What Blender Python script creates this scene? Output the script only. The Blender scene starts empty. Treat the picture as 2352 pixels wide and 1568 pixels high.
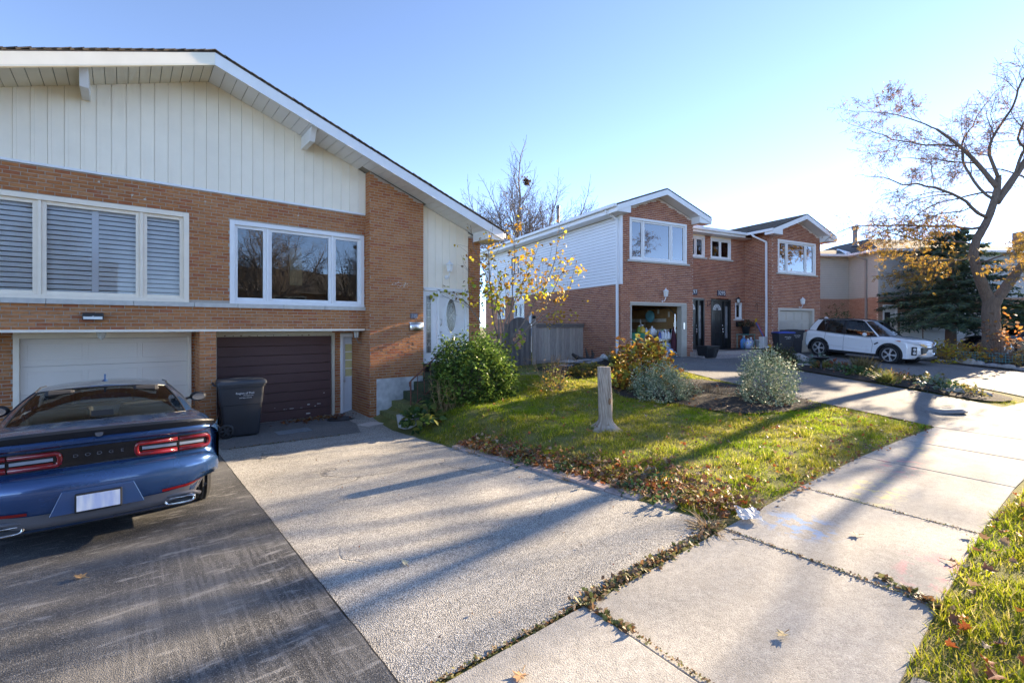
import bpy, bmesh, math, random
import numpy as np
from mathutils import Vector, Matrix
R = math.radians
random.seed(7); RNG = np.random.default_rng(7)
SC = bpy.context.scene
COL = SC.collection

# ---------------------------------------------------------------- camera
cam = bpy.data.cameras.new('camera'); CAM = bpy.data.objects.new('camera', cam); COL.objects.link(CAM)
CAM.location = (0, 0, 2.2); CAM.rotation_euler = (R(90), 0, R(-39.4))
cam.sensor_width = 36; cam.lens = 36*1082/2352; cam.shift_y = -34/2352
cam.clip_start = .05; cam.clip_end = 4000
SC.camera = CAM
# ---------------------------------------------------------------- sky, sun, exposure
SUN_AZ, SUN_EL = R(93.2), R(17.0)          # azimuth clockwise from +Y
W = bpy.data.worlds.new('World'); SC.world = W; W.use_nodes = True
nt = W.node_tree; bg = nt.nodes['Background']
sky = nt.nodes.new('ShaderNodeTexSky'); sky.sky_type = 'NISHITA'; sky.sun_disc = False
sky.sun_elevation = SUN_EL; sky.sun_rotation = SUN_AZ; sky.altitude = 150
sky.air_density = .28; sky.dust_density = .008; sky.ozone_density = 1.5
nt.links.new(sky.outputs[0], bg.inputs[0]); bg.inputs[1].default_value = .15
sl = bpy.data.lights.new('sun', 'SUN'); sl.energy = 3.7; sl.angle = R(.55); sl.color = (1, .86, .68)
SUN = bpy.data.objects.new('sun', sl); COL.objects.link(SUN)
S = Vector((math.sin(SUN_AZ)*math.cos(SUN_EL), math.cos(SUN_AZ)*math.cos(SUN_EL), math.sin(SUN_EL)))
SUN.rotation_euler = S.to_track_quat('Z', 'Y').to_euler(); SUN.location = (0, 0, 30)
SC.view_settings.view_transform = 'Standard'; SC.view_settings.look = 'None'
SC.view_settings.exposure = 2.6; SC.view_settings.gamma = 1
SC.view_settings.use_white_balance = True; SC.view_settings.white_balance_temperature = 7500; SC.view_settings.white_balance_tint = 10
SC.render.engine = 'CYCLES'; SC.cycles.max_bounces = 8; SC.cycles.transparent_max_bounces = 12
SC.cycles.use_denoising = True; SC.cycles.caustics_reflective = False; SC.cycles.caustics_refractive = False

# ---------------------------------------------------------------- helpers
def link(o, parent=None):
    COL.objects.link(o)
    if parent is not None: o.parent = parent
    return o
def tag(o, label=None, cat=None, group=None, kind=None):
    if label: o['label'] = label
    if cat: o['category'] = cat
    if group: o['group'] = group
    if kind: o['kind'] = kind
    return o
def thing(name, label, cat, loc=(0, 0, 0), rz=0, group=None):
    o = bpy.data.objects.new(name, None); o.empty_display_size = .2
    link(o); o.location = loc; o.rotation_euler = (0, 0, rz)
    return tag(o, label, cat, group)
def meshdata(name, v, f, mat, smooth=False):
    me = bpy.data.meshes.new(name)
    if isinstance(v, np.ndarray): v = v.tolist()
    if isinstance(f, np.ndarray): f = f.tolist()
    me.from_pydata(v, [], f); me.materials.append(mat)
    if smooth: me.polygons.foreach_set('use_smooth', [True]*len(me.polygons))
    me.update(); return me
def mobj(name, v, f, mat, parent=None, smooth=False, loc=None):
    o = bpy.data.objects.new(name, meshdata(name, v, f, mat, smooth))
    if loc is not None: o.location = loc
    return link(o, parent)
def copy_tree(o, parent=None):
    c = o.copy(); COL.objects.link(c)
    if parent is not None: c.parent = parent
    for ch in list(o.children): copy_tree(ch, c)
    return c
class MB:
    def __init__(s): s.v = []; s.f = []
    def add(s, vs, fs):
        n = len(s.v); s.v += [tuple(map(float, p)) for p in vs]; s.f += [tuple(i+n for i in q) for q in fs]; return s
    def hexa(s, p): return s.add(p, [(0,3,2,1),(4,5,6,7),(0,1,5,4),(1,2,6,5),(2,3,7,6),(3,0,4,7)])
    def box(s, x0, x1, y0, y1, z0, z1):
        return s.hexa([(x0,y0,z0),(x1,y0,z0),(x1,y1,z0),(x0,y1,z0),(x0,y0,z1),(x1,y0,z1),(x1,y1,z1),(x0,y1,z1)])
    def bar(s, p, q, w, h=None, up=(0,0,1)):
        h = h or w; p = Vector(p); q = Vector(q); d = (q-p).normalized(); u = Vector(up)
        if abs(d.dot(u)) > .99: u = Vector((1,0,0))
        a = d.cross(u).normalized()*w/2; b = a.cross(d).normalized()*h/2
        return s.hexa([p-a-b,p+a-b,p+a+b,p-a+b,q-a-b,q+a-b,q+a+b,q-a+b])
    def prism(s, poly, axis, a, b):
        n = len(poly)
        def pt(p, t): return {'x': (t,p[0],p[1]), 'y': (p[0],t,p[1]), 'z': (p[0],p[1],t)}[axis]
        vs = [pt(p,a) for p in poly]+[pt(p,b) for p in poly]
        return s.add(vs, [tuple(range(n)), tuple(range(2*n-1,n-1,-1))]+[(i,i+n,(i+1)%n+n,(i+1)%n) for i in range(n)])
    def tube(s, pts, rads, n=6, cap=True):
        pts = [Vector(p) for p in pts]
        if not hasattr(rads, '__len__'): rads = [rads]*len(pts)
        vs = []; a = None
        for i, p in enumerate(pts):
            d = (pts[min(i+1,len(pts)-1)]-pts[max(i-1,0)])
            d = d.normalized() if d.length > 1e-9 else Vector((0,0,1))
            if a is None: a = d.orthogonal().normalized()
            a = (a-d*a.dot(d)); a = a.normalized() if a.length > 1e-6 else d.orthogonal().normalized()
            b = d.cross(a)
            for k in range(n):
                t = 2*math.pi*k/n; vs.append(p+(a*math.cos(t)+b*math.sin(t))*rads[i])
        fs = [(i*n+k,i*n+(k+1)%n,(i+1)*n+(k+1)%n,(i+1)*n+k) for i in range(len(pts)-1) for k in range(n)]
        if cap: fs += [tuple(range(n-1,-1,-1)), tuple(range((len(pts)-1)*n, len(pts)*n))]
        return s.add(vs, fs)
    def lathe(s, prof, n=16, c=(0,0,0), axis='z', sx=1, sy=1, cap=True):
        vs = []
        for r, h in prof:
            for k in range(n):
                t = 2*math.pi*k/n; a, b = r*math.cos(t)*sx, r*math.sin(t)*sy
                vs.append({'z': (c[0]+a,c[1]+b,c[2]+h), 'x': (c[0]+h,c[1]+a,c[2]+b), 'y': (c[0]+a,c[1]+h,c[2]+b)}[axis])
        m = len(prof)
        fs = [(i*n+k,i*n+(k+1)%n,(i+1)*n+(k+1)%n,(i+1)*n+k) for i in range(m-1) for k in range(n)]
        if cap: fs += [tuple(range(n-1,-1,-1)), tuple(range((m-1)*n, m*n))]
        return s.add(vs, fs)
    def ball(s, c, r, n=10, m=7):
        if not hasattr(r, '__len__'): r = (r,r,r)
        vs = [(c[0],c[1],c[2]-r[2])]
        for i in range(1, m):
            ph = -math.pi/2+math.pi*i/m
            for k in range(n):
                t = 2*math.pi*k/n; vs.append((c[0]+r[0]*math.cos(ph)*math.cos(t), c[1]+r[1]*math.cos(ph)*math.sin(t), c[2]+r[2]*math.sin(ph)))
        vs.append((c[0],c[1],c[2]+r[2])); L = len(vs)-1
        fs = [(0,1+(k+1)%n,1+k) for k in range(n)]
        fs += [(1+(i-1)*n+k,1+(i-1)*n+(k+1)%n,1+i*n+(k+1)%n,1+i*n+k) for i in range(1,m-1) for k in range(n)]
        fs += [(L,1+(m-2)*n+k,1+(m-2)*n+(k+1)%n) for k in range(n)]
        return s.add(vs, fs)
    def grid(s, P):
        a = len(P); b = len(P[0])
        return s.add([p for r in P for p in r], [(i*b+j,i*b+j+1,(i+1)*b+j+1,(i+1)*b+j) for i in range(a-1) for j in range(b-1)])
    def build(s, name, mat, parent=None, smooth=False, bevel=0, seg=2, loc=None, solid=0):
        o = mobj(name, s.v, s.f, mat, parent, smooth, loc)
        if solid:
            m = o.modifiers.new('solid', 'SOLIDIFY'); m.thickness = solid; m.offset = 0
        if bevel:
            m = o.modifiers.new('bevel', 'BEVEL'); m.width = bevel; m.segments = seg; m.limit_method = 'ANGLE'; m.angle_limit = R(35)
        return o
def B(name, mat, parent, x0, x1, y0, y1, z0, z1, bevel=0, smooth=False):
    return MB().box(x0,x1,y0,y1,z0,z1).build(name, mat, parent, bevel=bevel, smooth=smooth)
def text(name, s, size, mat, parent, loc, rot, ext=.002, xs=1):
    c = bpy.data.curves.new(name, 'FONT'); c.body = s; c.size = size; c.extrude = ext; c.align_x = 'CENTER'; c.align_y = 'CENTER'; c.resolution_u = 3
    o = bpy.data.objects.new(name, c); COL.objects.link(o)
    me = bpy.data.meshes.new_from_object(o.evaluated_get(bpy.context.evaluated_depsgraph_get()))
    bpy.data.objects.remove(o); me.materials.clear(); me.materials.append(mat)
    q = bpy.data.objects.new(name, me); q.location = loc; q.rotation_euler = rot; q.scale = (xs, 1, 1)
    return link(q, parent)
def rots(yaw, pitch, roll):
    cy, sy, cp, sp, cr, sr = np.cos(yaw), np.sin(yaw), np.cos(pitch), np.sin(pitch), np.cos(roll), np.sin(roll)
    M = np.empty((len(yaw),3,3))
    M[:,0,0]=cy*cp; M[:,0,1]=cy*sp*sr-sy*cr; M[:,0,2]=cy*sp*cr+sy*sr
    M[:,1,0]=sy*cp; M[:,1,1]=sy*sp*sr+cy*cr; M[:,1,2]=sy*sp*cr-cy*sr
    M[:,2,0]=-sp;   M[:,2,1]=cp*sr;          M[:,2,2]=cp*cr
    return M
def scatter(name, tv, tf, P, M, sc, mat, parent=None, smooth=False):
    """many copies of one small template joined into a single mesh"""
    tv = np.asarray(tv, float); n = len(P); k = len(tv)
    V = np.einsum('nij,kj->nki', M, tv)*np.asarray(sc).reshape(n,1,1)+np.asarray(P)[:,None,:]
    V = V.reshape(-1,3); loops = []; tot = []
    me = bpy.data.meshes.new(name)
    me.vertices.add(len(V)); me.vertices.foreach_set('co', V.ravel())
    fl = [len(f) for f in tf]; flat = np.concatenate([np.array(f) for f in tf])
    L = (flat[None,:]+(np.arange(n)*k)[:,None]).ravel()
    me.loops.add(len(L)); me.loops.foreach_set('vertex_index', L)
    tot = np.tile(fl, n); st = np.concatenate([[0], np.cumsum(tot)[:-1]])
    me.polygons.add(len(tot)); me.polygons.foreach_set('loop_start', st); me.polygons.foreach_set('loop_total', tot)
    me.materials.append(mat)
    if smooth: me.polygons.foreach_set('use_smooth', np.ones(len(tot), bool))
    me.update(calc_edges=True); me.validate()
    return link(bpy.data.objects.new(name, me), parent)

# ---------------------------------------------------------------- materials
def newmat(name):
    m = bpy.data.materials.new(name); m.use_nodes = True; t = m.node_tree
    return m, t, t.nodes['Principled BSDF'], t.nodes['Material Output']
def lk(t, a, b): t.links.new(a, b)
def nd(t, typ, **k):
    n = t.nodes.new('ShaderNode'+typ)
    for a, b in k.items():
        if isinstance(a, str) and a.startswith('i_'): n.inputs[a[2:]].default_value = b
        else: setattr(n, a, b)
    return n
def c4(c): return (c[0], c[1], c[2], 1)
def ramp(t, fac, stops, interp='LINEAR'):
    r = nd(t, 'ValToRGB'); r.color_ramp.interpolation = interp; e = r.color_ramp.elements
    while len(e) < len(stops): e.new(.5)
    for i, (p, c) in enumerate(stops): e[i].position = p; e[i].color = c4(c) if hasattr(c, '__len__') else (c,c,c,1)
    lk(t, fac, r.inputs[0]); return r.outputs[0]
def math_(t, op, a, b=None):
    n = nd(t, 'Math', operation=op)
    for i, x in enumerate((a, b)):
        if x is None: continue
        if hasattr(x, 'links'): lk(t, x, n.inputs[i])
        else: n.inputs[i].default_value = x
    return n.outputs[0]
def mixc(t, fac, a, b, mode='MIX'):
    n = nd(t, 'Mix', data_type='RGBA', blend_type=mode)
    for i, x in ((0, fac), (6, a), (7, b)):
        if hasattr(x, 'links'): lk(t, x, n.inputs[i])
        else: n.inputs[i].default_value = x if i == 0 else c4(x)
    return n.outputs[2]
def noise(t, scale, det=4, vec=None, rough=.55):
    n = nd(t, 'TexNoise'); n.inputs['Scale'].default_value = scale; n.inputs['Detail'].default_value = det; n.inputs['Roughness'].default_value = rough
    if vec is not None: lk(t, vec, n.inputs['Vector'])
    return n.outputs['Fac']
def coords(t, scale=(1,1,1), obj=True):
    tc = nd(t, 'TexCoord'); mp = nd(t, 'Mapping'); mp.inputs['Scale'].default_value = scale
    lk(t, tc.outputs['Object'], mp.inputs[0]); return mp.outputs[0]
def geo_pos(t, scale=(1,1,1)):
    g = nd(t, 'NewGeometry'); mp = nd(t, 'Mapping'); mp.inputs['Scale'].default_value = scale
    lk(t, g.outputs['Position'], mp.inputs[0]); return mp.outputs[0]
def rnd(t):
    g = nd(t, 'NewGeometry'); o = nd(t, 'ObjectInfo')
    return math_(t, 'FRACT', math_(t, 'ADD', g.outputs['Random Per Island'], math_(t, 'MULTIPLY', o.outputs['Random'], 7.31)))
def bump(t, bs, h, strength=.3, dist=.01):
    b = nd(t, 'Bump'); b.inputs['Strength'].default_value = strength; b.inputs['Distance'].default_value = dist
    lk(t, h, b.inputs['Height']); lk(t, b.outputs[0], bs.inputs['Normal']); return b
def M(name, cols, rough=.6, metal=0, var=.12, vs=6, bmp=0, bs=60, bd=.004, stretch=(1,1,1), spec=.5, coat=0, big=0, leaf=0, alpha=None):
    """procedural surface: per-piece colour from a list, mottled by noise, with fine relief"""
    m, t, p, out = newmat(name)
    if not isinstance(cols[0], (tuple, list)): cols = [cols]
    vec = geo_pos(t, stretch) if stretch == (1,1,1) else coords(t, stretch)
    if len(cols) > 1: c = ramp(t, rnd(t), [(i/len(cols), k) for i, k in enumerate(cols)], 'CONSTANT')
    else:
        rg = nd(t, 'RGB'); rg.outputs[0].default_value = c4(cols[0]); c = rg.outputs[0]
    if var:
        n = noise(t, vs, 5, vec); v = ramp(t, n, [(.25, 1-var), (.75, 1+var)]); c = mixc(t, 1, c, v, 'MULTIPLY')
    if big:
        n = noise(t, .6, 3, geo_pos(t)); v = ramp(t, n, [(.3, 1-big), (.7, 1+big)]); c = mixc(t, 1, c, v, 'MULTIPLY')
    lk(t, c, p.inputs['Base Color'])
    p.inputs['Roughness'].default_value = rough; p.inputs['Metallic'].default_value = metal
    p.inputs['Specular IOR Level'].default_value = spec
    if coat: p.inputs['Coat Weight'].default_value = coat; p.inputs['Coat Roughness'].default_value = .03
    if bmp: bump(t, p, noise(t, bs, 4, vec), bmp, bd)
    if leaf:
        tr = nd(t, 'BsdfTranslucent'); lk(t, c, tr.inputs[0]); ad = nd(t, 'MixShader'); ad.inputs[0].default_value = leaf
        lk(t, p.outputs[0], ad.inputs[1]); lk(t, tr.outputs[0], ad.inputs[2]); lk(t, ad.outputs[0], out.inputs[0])
    return m
def brick_mat(name, cols, stri):
    m, t, p, out = newmat(name)
    c = ramp(t, rnd(t), [(i/len(cols), k) for i, k in enumerate(cols)], 'CONSTANT')
    v = geo_pos(t, (9, 9, 42)) if stri else geo_pos(t, (30, 30, 30))
    n = noise(t, 1.6, 4, v); c = mixc(t, 1, c, ramp(t, n, [(.3, .72), (.7, 1.22)]), 'MULTIPLY')
    n2 = noise(t, .8, 3, geo_pos(t)); c = mixc(t, 1, c, ramp(t, n2, [(.3, .88), (.7, 1.1)]), 'MULTIPLY')
    n3 = noise(t, 9, 3, geo_pos(t)); c = mixc(t, ramp(t, n3, [(.70, 0), (.80, .35)]), c, (.5,.44,.38))
    lk(t, c, p.inputs['Base Color']); p.inputs['Roughness'].default_value = .85; p.inputs['Specular IOR Level'].default_value = .25
    bump(t, p, n, .8, .006); return m
def glass_mat(name, ior=2.1, tint=(.86,.9,.88), rough=0.0):
    m, t, p, out = newmat(name); t.nodes.remove(p)
    fr = nd(t, 'Fresnel'); fr.inputs[0].default_value = ior
    tr = nd(t, 'BsdfTransparent'); tr.inputs[0].default_value = c4(tint)
    gl = nd(t, 'BsdfGlossy'); gl.inputs['Roughness'].default_value = rough
    # old panes are never quite flat
    nz = noise(t, 1.3, 1, geo_pos(t)); b = nd(t, 'Bump'); b.inputs['Strength'].default_value = .12; b.inputs['Distance'].default_value = .02
    lk(t, nz, b.inputs['Height']); lk(t, b.outputs[0], gl.inputs['Normal'])
    mx = nd(t, 'MixShader'); lk(t, fr.outputs[0], mx.inputs[0]); lk(t, tr.outputs[0], mx.inputs[1]); lk(t, gl.outputs[0], mx.inputs[2])
    lk(t, mx.outputs[0], out.inputs[0]); return m

brick1 = brick_mat('rug_brick', [(.47,.185,.066),(.43,.16,.057),(.49,.205,.078),(.45,.17,.06),(.41,.145,.053),(.48,.20,.082),(.44,.175,.066),(.39,.125,.052),(.49,.215,.09)], True)
brick2 = brick_mat('red_brick', [(.42,.16,.085),(.38,.14,.075),(.45,.18,.10),(.34,.12,.07),(.43,.17,.10),(.39,.145,.08),(.31,.105,.065)], False)
brick3 = M('orange_brick_wall', [(.33,.18,.12),(.30,.155,.10),(.36,.20,.13)], .9, var=.15, vs=20, bmp=.3, bs=40)
mortar1 = M('mortar_grey', (.44,.375,.315), .95, var=.15, vs=20, bmp=.4, bs=120)
mortar2 = M('mortar_pale', (.64,.55,.47), .95, var=.12, vs=20, bmp=.3, bs=120)
cream = M('cream_siding', (.92,.825,.67), .5, var=.035, vs=3, big=.03, bmp=.08, bs=30)
ivory = M('ivory_soffit', (.78,.72,.58), .5, var=.04, vs=3)
white = M('white_paint', (.80,.80,.80), .42, var=.04, vs=4, bmp=.04, bs=50)
wvinyl = M('white_vinyl', (.80,.81,.83), .45, var=.03, vs=3)
cream_paint = M('cream_paint', (.86,.75,.61), .5, var=.05, vs=5)
tan_paint = M('tan_trim', (.62,.56,.44), .55, var=.05, vs=6)
beige_siding = M('beige_siding', (.45,.475,.44), .55, var=.05, vs=3)
blue_siding = M('blue_grey_siding', (.42,.45,.46), .55, var=.05, vs=3)
brown_door = M('brown_garage_paint', (.105,.048,.043), .55, var=.15, vs=4, stretch=(2,2,30), bmp=.15, bs=8)
white_door = M('white_garage_paint', (.76,.665,.575), .5, var=.04, vs=2, big=.04)
taupe_door = M('taupe_garage_paint', (.50,.44,.37), .5, var=.04, vs=2)
shingle = M('asphalt_shingle', [(.10,.085,.075),(.13,.11,.095),(.085,.075,.07),(.15,.125,.105)], .95, var=.3, vs=30, bmp=.5, bs=150)
stone = M('limestone', (.55,.52,.47), .8, var=.12, vs=10, bmp=.2, bs=60)
parge = M('parged_concrete', (.52,.52,.51), .9, var=.35, vs=5, big=.15, bmp=.4, bs=30, bd=.008)
black = M('black_plastic', (.016,.017,.02), .45, var=.1)
blackdoor = M('black_door_paint', (.012,.012,.013), .3, var=.1)
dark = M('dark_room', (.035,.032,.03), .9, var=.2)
roomwall = M('room_wall', (.25,.22,.18), .9, var=.1)
metal = M('brushed_steel', (.62,.60,.58), .3, 1, var=.06, vs=30)
chrome = M('chrome', (.75,.75,.76), .1, 1, var=0)
iron = M('rusty_iron', (.19,.075,.05), .8, .2, var=.4, vs=30, bmp=.3)
glass = glass_mat('window_glass', 2.0)
bright_glass = glass_mat('coated_window_glass', 3.2)
lampglass = M('lamp_glass', (.75,.76,.74), .2, var=.05)
# ================================================================ terrain
def cl(x, a=0., b=1.): return max(a, min(b, x))
def sm(a, b, x):
    t = cl((x-a)/(b-a)); return t*t*(3-2*t)
def Ysw(X):                       # house-side edge of the sidewalk
    if X < 5: return 2.28
    if X < 16: return 2.28-.0092*(X-5)**2
    return 2.28-.0092*121-.2024*(X-16)
def Xe(Y): return 4.62-.055*(Y-2.3) if Y > 2.3 else 4.62      # lawn edge of the old driveway
def gz(X, Y):
    X = min(X, 45); Y = min(Y, 40)
    zd = .17*cl((9.8-Y)/7.3)+.03
    zs = .2+.012*max(0, X-6)
    Yh = 10.69-.2144*(X-13.89) if X > 13.89 else 10.69
    zf = cl(.62+.055*(X-6), .5, 1.0)
    a = cl((Y-Ysw(X))/(Yh-Ysw(X)))
    zl = zs+(zf-zs)*a**.85
    z = zd+(zl-zd)*sm(0, 1.5, X-Xe(Y))
    if Y < -2.4: z -= .12*sm(0, .3, -2.4-Y)
    if Y > 10.3 and 7.7 < X < 15.5: z -= .2*sm(10.3, 12.3, Y)*(1-sm(13.5, 15.5, X))
    return z
def dist_mask(t, c, r, sx=1, sy=1):
    g = nd(t, 'NewGeometry'); mp = nd(t, 'Mapping'); mp.inputs['Location'].default_value = (-c[0]*sx, -c[1]*sy, 0); mp.inputs['Scale'].default_value = (sx, sy, 0)
    lk(t, g.outputs['Position'], mp.inputs[0]); ln = nd(t, 'VectorMath', operation='LENGTH'); lk(t, mp.outputs[0], ln.inputs[0])
    return ramp(t, math_(t, 'DIVIDE', ln.outputs['Value'], r), [(.55, 1), (1, 0)])
def stone_surface(name, cols, scale, dark, bumpd, extra=None, rough=.85, cr=0, bigv=.12, dot=.35):
    m, t, p, out = newmat(name); pos = geo_pos(t)
    vo = nd(t, 'TexVoronoi'); vo.inputs['Scale'].default_value = scale; lk(t, pos, vo.inputs['Vector'])
    sp = nd(t, 'SeparateColor'); lk(t, vo.outputs['Color'], sp.inputs[0])
    c = ramp(t, sp.outputs[0], [(i/(len(cols)-1), k) for i, k in enumerate(cols)])
    c = mixc(t, ramp(t, vo.outputs['Distance'], [(dot, 0), (dot+.35, 1)]), c, dark)
    c = mixc(t, 1, c, ramp(t, noise(t, .9, 5, pos), [(.3, 1-bigv), (.7, 1+bigv)]), 'MULTIPLY')
    c = mixc(t, 1, c, ramp(t, noise(t, 14, 4, pos), [(.3, .86), (.7, 1.12)]), 'MULTIPLY')
    h = math_(t, 'MULTIPLY', vo.outputs['Distance'], -1)
    if cr:
        nz = nd(t, 'TexNoise'); nz.inputs['Scale'].default_value = 2.2; nz.inputs['Detail'].default_value = 6; lk(t, pos, nz.inputs['Vector'])
        va = nd(t, 'VectorMath', operation='SCALE'); va.inputs['Scale'].default_value = .5; lk(t, nz.outputs['Color'], va.inputs[0])
        vb = nd(t, 'VectorMath', operation='ADD'); lk(t, pos, vb.inputs[0]); lk(t, va.outputs[0], vb.inputs[1])
        v2 = nd(t, 'TexVoronoi', feature='DISTANCE_TO_EDGE'); v2.inputs['Scale'].default_value = cr; lk(t, vb.outputs[0], v2.inputs['Vector'])
        gate = ramp(t, noise(t, .5, 2, pos), [(.46, 0), (.56, 1)])
        k = math_(t, 'MULTIPLY', ramp(t, v2.outputs['Distance'], [(.0, 1), (.007, 0)]), gate)
        c = mixc(t, math_(t, 'MULTIPLY', k, .5), c, (.05,.045,.04)); h = math_(t, 'SUBTRACT', h, math_(t, 'MULTIPLY', k, 2))
    if extra: c = extra(t, c, pos)
    lk(t, c, p.inputs['Base Color']); p.inputs['Roughness'].default_value = rough; p.inputs['Specular IOR Level'].default_value = .3
    bump(t, p, h, .9, bumpd); return m
def seal_extra(t, c, pos):
    sc = nd(t, 'Mapping'); sc.inputs['Scale'].default_value = (2.2, 8, 2); sc.inputs['Rotation'].default_value = (0, 0, R(15)); lk(t, pos, sc.inputs[0])
    n = noise(t, 1.6, 6, sc.outputs[0], .7); c = mixc(t, ramp(t, n, [(.55, 0), (.64, .55)]), c, (.38,.37,.355))
    c = mixc(t, ramp(t, noise(t, .7, 6, pos), [(.42, 0), (.62, .6)]), c, (.18,.176,.17))
    tr = nd(t, 'Mapping'); tr.inputs['Scale'].default_value = (26, 1.5, 1); tr.inputs['Rotation'].default_value = (0, 0, R(-8)); lk(t, pos, tr.inputs[0])
    k = math_(t, 'MULTIPLY', ramp(t, noise(t, 1, 3, tr.outputs[0]), [(.50, 0), (.58, .22)]), dist_mask(t, (.55, 3.5), 1.6, 1.6, .6))
    return mixc(t, k, c, (.3,.29,.28))
def old_extra(t, c, pos):
    c = mixc(t, ramp(t, noise(t, 1.7, 6, pos, .65), [(.56, 0), (.72, .45)]), c, (.20,.19,.175))
    return mixc(t, ramp(t, noise(t, 3.1, 4, pos), [(.70, 0), (.76, .6)]), c, (.10,.095,.09))
def chalk_extra(t, c, pos):
    c = mixc(t, ramp(t, noise(t, 2.3, 7, pos, .7), [(.50, 0), (.70, .55)]), c, (.27,.25,.22))
    c = mixc(t, ramp(t, noise(t, 60, 3, pos), [(.62, 0), (.72, .5)]), c, (.22,.21,.19))
    for ctr, r, col, sx, sy, th in (((5.2,1.82), .42, (.12,.3,.62), 1, 1, .5), ((5.2,.78), .45, (.62,.22,.25), .6, 1.6, .52), ((6.9,1.6), .5, (.62,.55,.2), .7, 1.3, .54), ((8.4,1.6), .5, (.6,.25,.25), .7, 1.3, .54), ((9.6,1.5), .6, (.6,.55,.25), .7, 1.3, .54), ((10.9,1.5), .6, (.65,.3,.22), .7, 1.3, .54)):
        k = math_(t, 'MULTIPLY', dist_mask(t, ctr, r, sx, sy), ramp(t, noise(t, 7, 3, pos), [(th, 0), (th+.08, .6)]))
        c = mixc(t, k, c, col)
    pit = nd(t, 'TexVoronoi'); pit.inputs['Scale'].default_value = 22; lk(t, pos, pit.inputs['Vector'])
    return mixc(t, ramp(t, pit.outputs['Distance'], [(.09, .7), (.16, 0)]), c, (.16,.15,.14))
aggregate = stone_surface('worn_aggregate_asphalt', [(.32,.305,.28),(.46,.44,.40),(.57,.545,.495),(.74,.70,.63)], 112, (.20,.19,.175), .005, old_extra, cr=.42, bigv=.14)
sealer = stone_surface('sealed_black_asphalt', [(.065,.065,.065),(.10,.099,.098),(.085,.084,.083),(.30,.29,.275)], 130, (.05,.05,.051), .003, seal_extra, .62)
concrete = stone_surface('sidewalk_concrete', [(.285,.273,.255),(.36,.345,.322),(.425,.408,.38)], 120, (.265,.253,.236), .002, chalk_extra, .9, dot=.6, bigv=.16)
asphalt2 = stone_surface('grey_asphalt', [(.17,.167,.163),(.225,.22,.213),(.28,.272,.263)], 120, (.145,.142,.138), .003, None, .85, cr=.3)
road_mat = stone_surface('road_asphalt', [(.2,.195,.19),(.26,.255,.25),(.3,.295,.285)], 90, (.07,.07,.07), .003)
def turf(t, c, pos): return c
m, t, p, _ = newmat('turf_and_soil'); pos = geo_pos(t)
c = ramp(t, noise(t, 2.5, 6, pos), [(.3, (.10,.115,.025)), (.5, (.18,.18,.04)), (.7, (.28,.235,.09))])
c = mixc(t, ramp(t, noise(t, 40, 3, pos), [(.4, 0), (.7, .6)]), c, (.06,.05,.03)); lk(t, c, p.inputs['Base Color']); p.inputs['Roughness'].default_value = 1
bump(t, p, noise(t, 50, 4, pos), 1, .02); turf_mat = m
soil_mat = M('dark_mulch_soil', [(.035,.026,.02)], 1, var=.6, vs=30, bmp=1, bs=60, bd=.03)

def axis(segs):
    a = [segs[0][0]]
    for s0, s1, st in segs:
        n = max(1, round((s1-s0)/st)); a += [s0+(s1-s0)*(i+1)/n for i in range(n)]
    return a
xs = axis([(-400,-60,40),(-60,-8,6),(-8,3.6,.5),(3.6,20,.2),(20,48,.7),(48,80,6),(80,500,40)])
ys = axis([(-400,-40,40),(-40,-4,4),(-4,13,.2),(13,40,1.5),(40,600,40)])
V = [(x, y, gz(x, y)) for y in ys for x in xs]; nx = len(xs)
F_ = [(j*nx+i, j*nx+i+1, (j+1)*nx+i+1, (j+1)*nx+i) for j in range(len(ys)-1) for i in range(nx-1)]
tag(mobj('ground', V, F_, turf_mat, smooth=True), kind='structure')

def sheet(name, mat, rows, dz, n=14, m=24, kind='structure'):
    """rows: list of (left point, right point) along a strip, laid on the terrain"""
    P = []
    for k in range(len(rows)-1):
        for j in range(m+(k == len(rows)-2)):
            s = j/m; row = []
            (a0, b0), (a1, b1) = rows[k], rows[k+1]
            a = [a0[i]+(a1[i]-a0[i])*s for i in (0,1)]; b = [b0[i]+(b1[i]-b0[i])*s for i in (0,1)]
            for i in range(n+1):
                u = i/n; x = a[0]+(b[0]-a[0])*u; y = a[1]+(b[1]-a[1])*u; row.append((x, y, gz(x, y)+dz))
            P.append(row)
    mb = MB().grid(P); o = mb.build(name, mat, smooth=True); tag(o, kind=kind); return o
random.seed(3)
def wob(y0, y1, n, f, amp=.02): return [((f(y0+(y1-y0)*i/n)+random.uniform(-amp, amp)), y0+(y1-y0)*i/n) for i in range(n+1)]
edge_r = wob(2.30, 9.1, 30, lambda y: Xe(y), .025)
sheet('driveway', aggregate, [((1.17+.006*y, y), (x, y)) for x, y in edge_r], .014, 8, 2)
sheet('driveway', aggregate, [((1.225, 9.1), (4.27, 9.1)), ((1.25, 11.7), (4.6, 11.7))], .014, 6, 6)
edge_b = [(1.15+.006*y+random.uniform(-.006, .006), y) for y in np.linspace(2.30, 11.7, 60)]
sheet('driveway', sealer, [((-5.2, y), (x, y)) for x, y in edge_b], .030, 6, 1)
# black tar edge where the sealed half steps up
tb = MB(); tb.tube([(x+.004, y, gz(x, y)+.018) for x, y in edge_b], .011, 5); tag(tb.build('driveway', M('tar_edge', (.012,.012,.013), .6, var=.2)), kind='structure')
# concrete-like threshold strip before the brown garage
sheet('garage_apron', asphalt2, [((1.30, 9.55), (3.7, 9.35)), ((1.30, 11.7), (4.38, 11.7))], .020, 6, 6)
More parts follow.
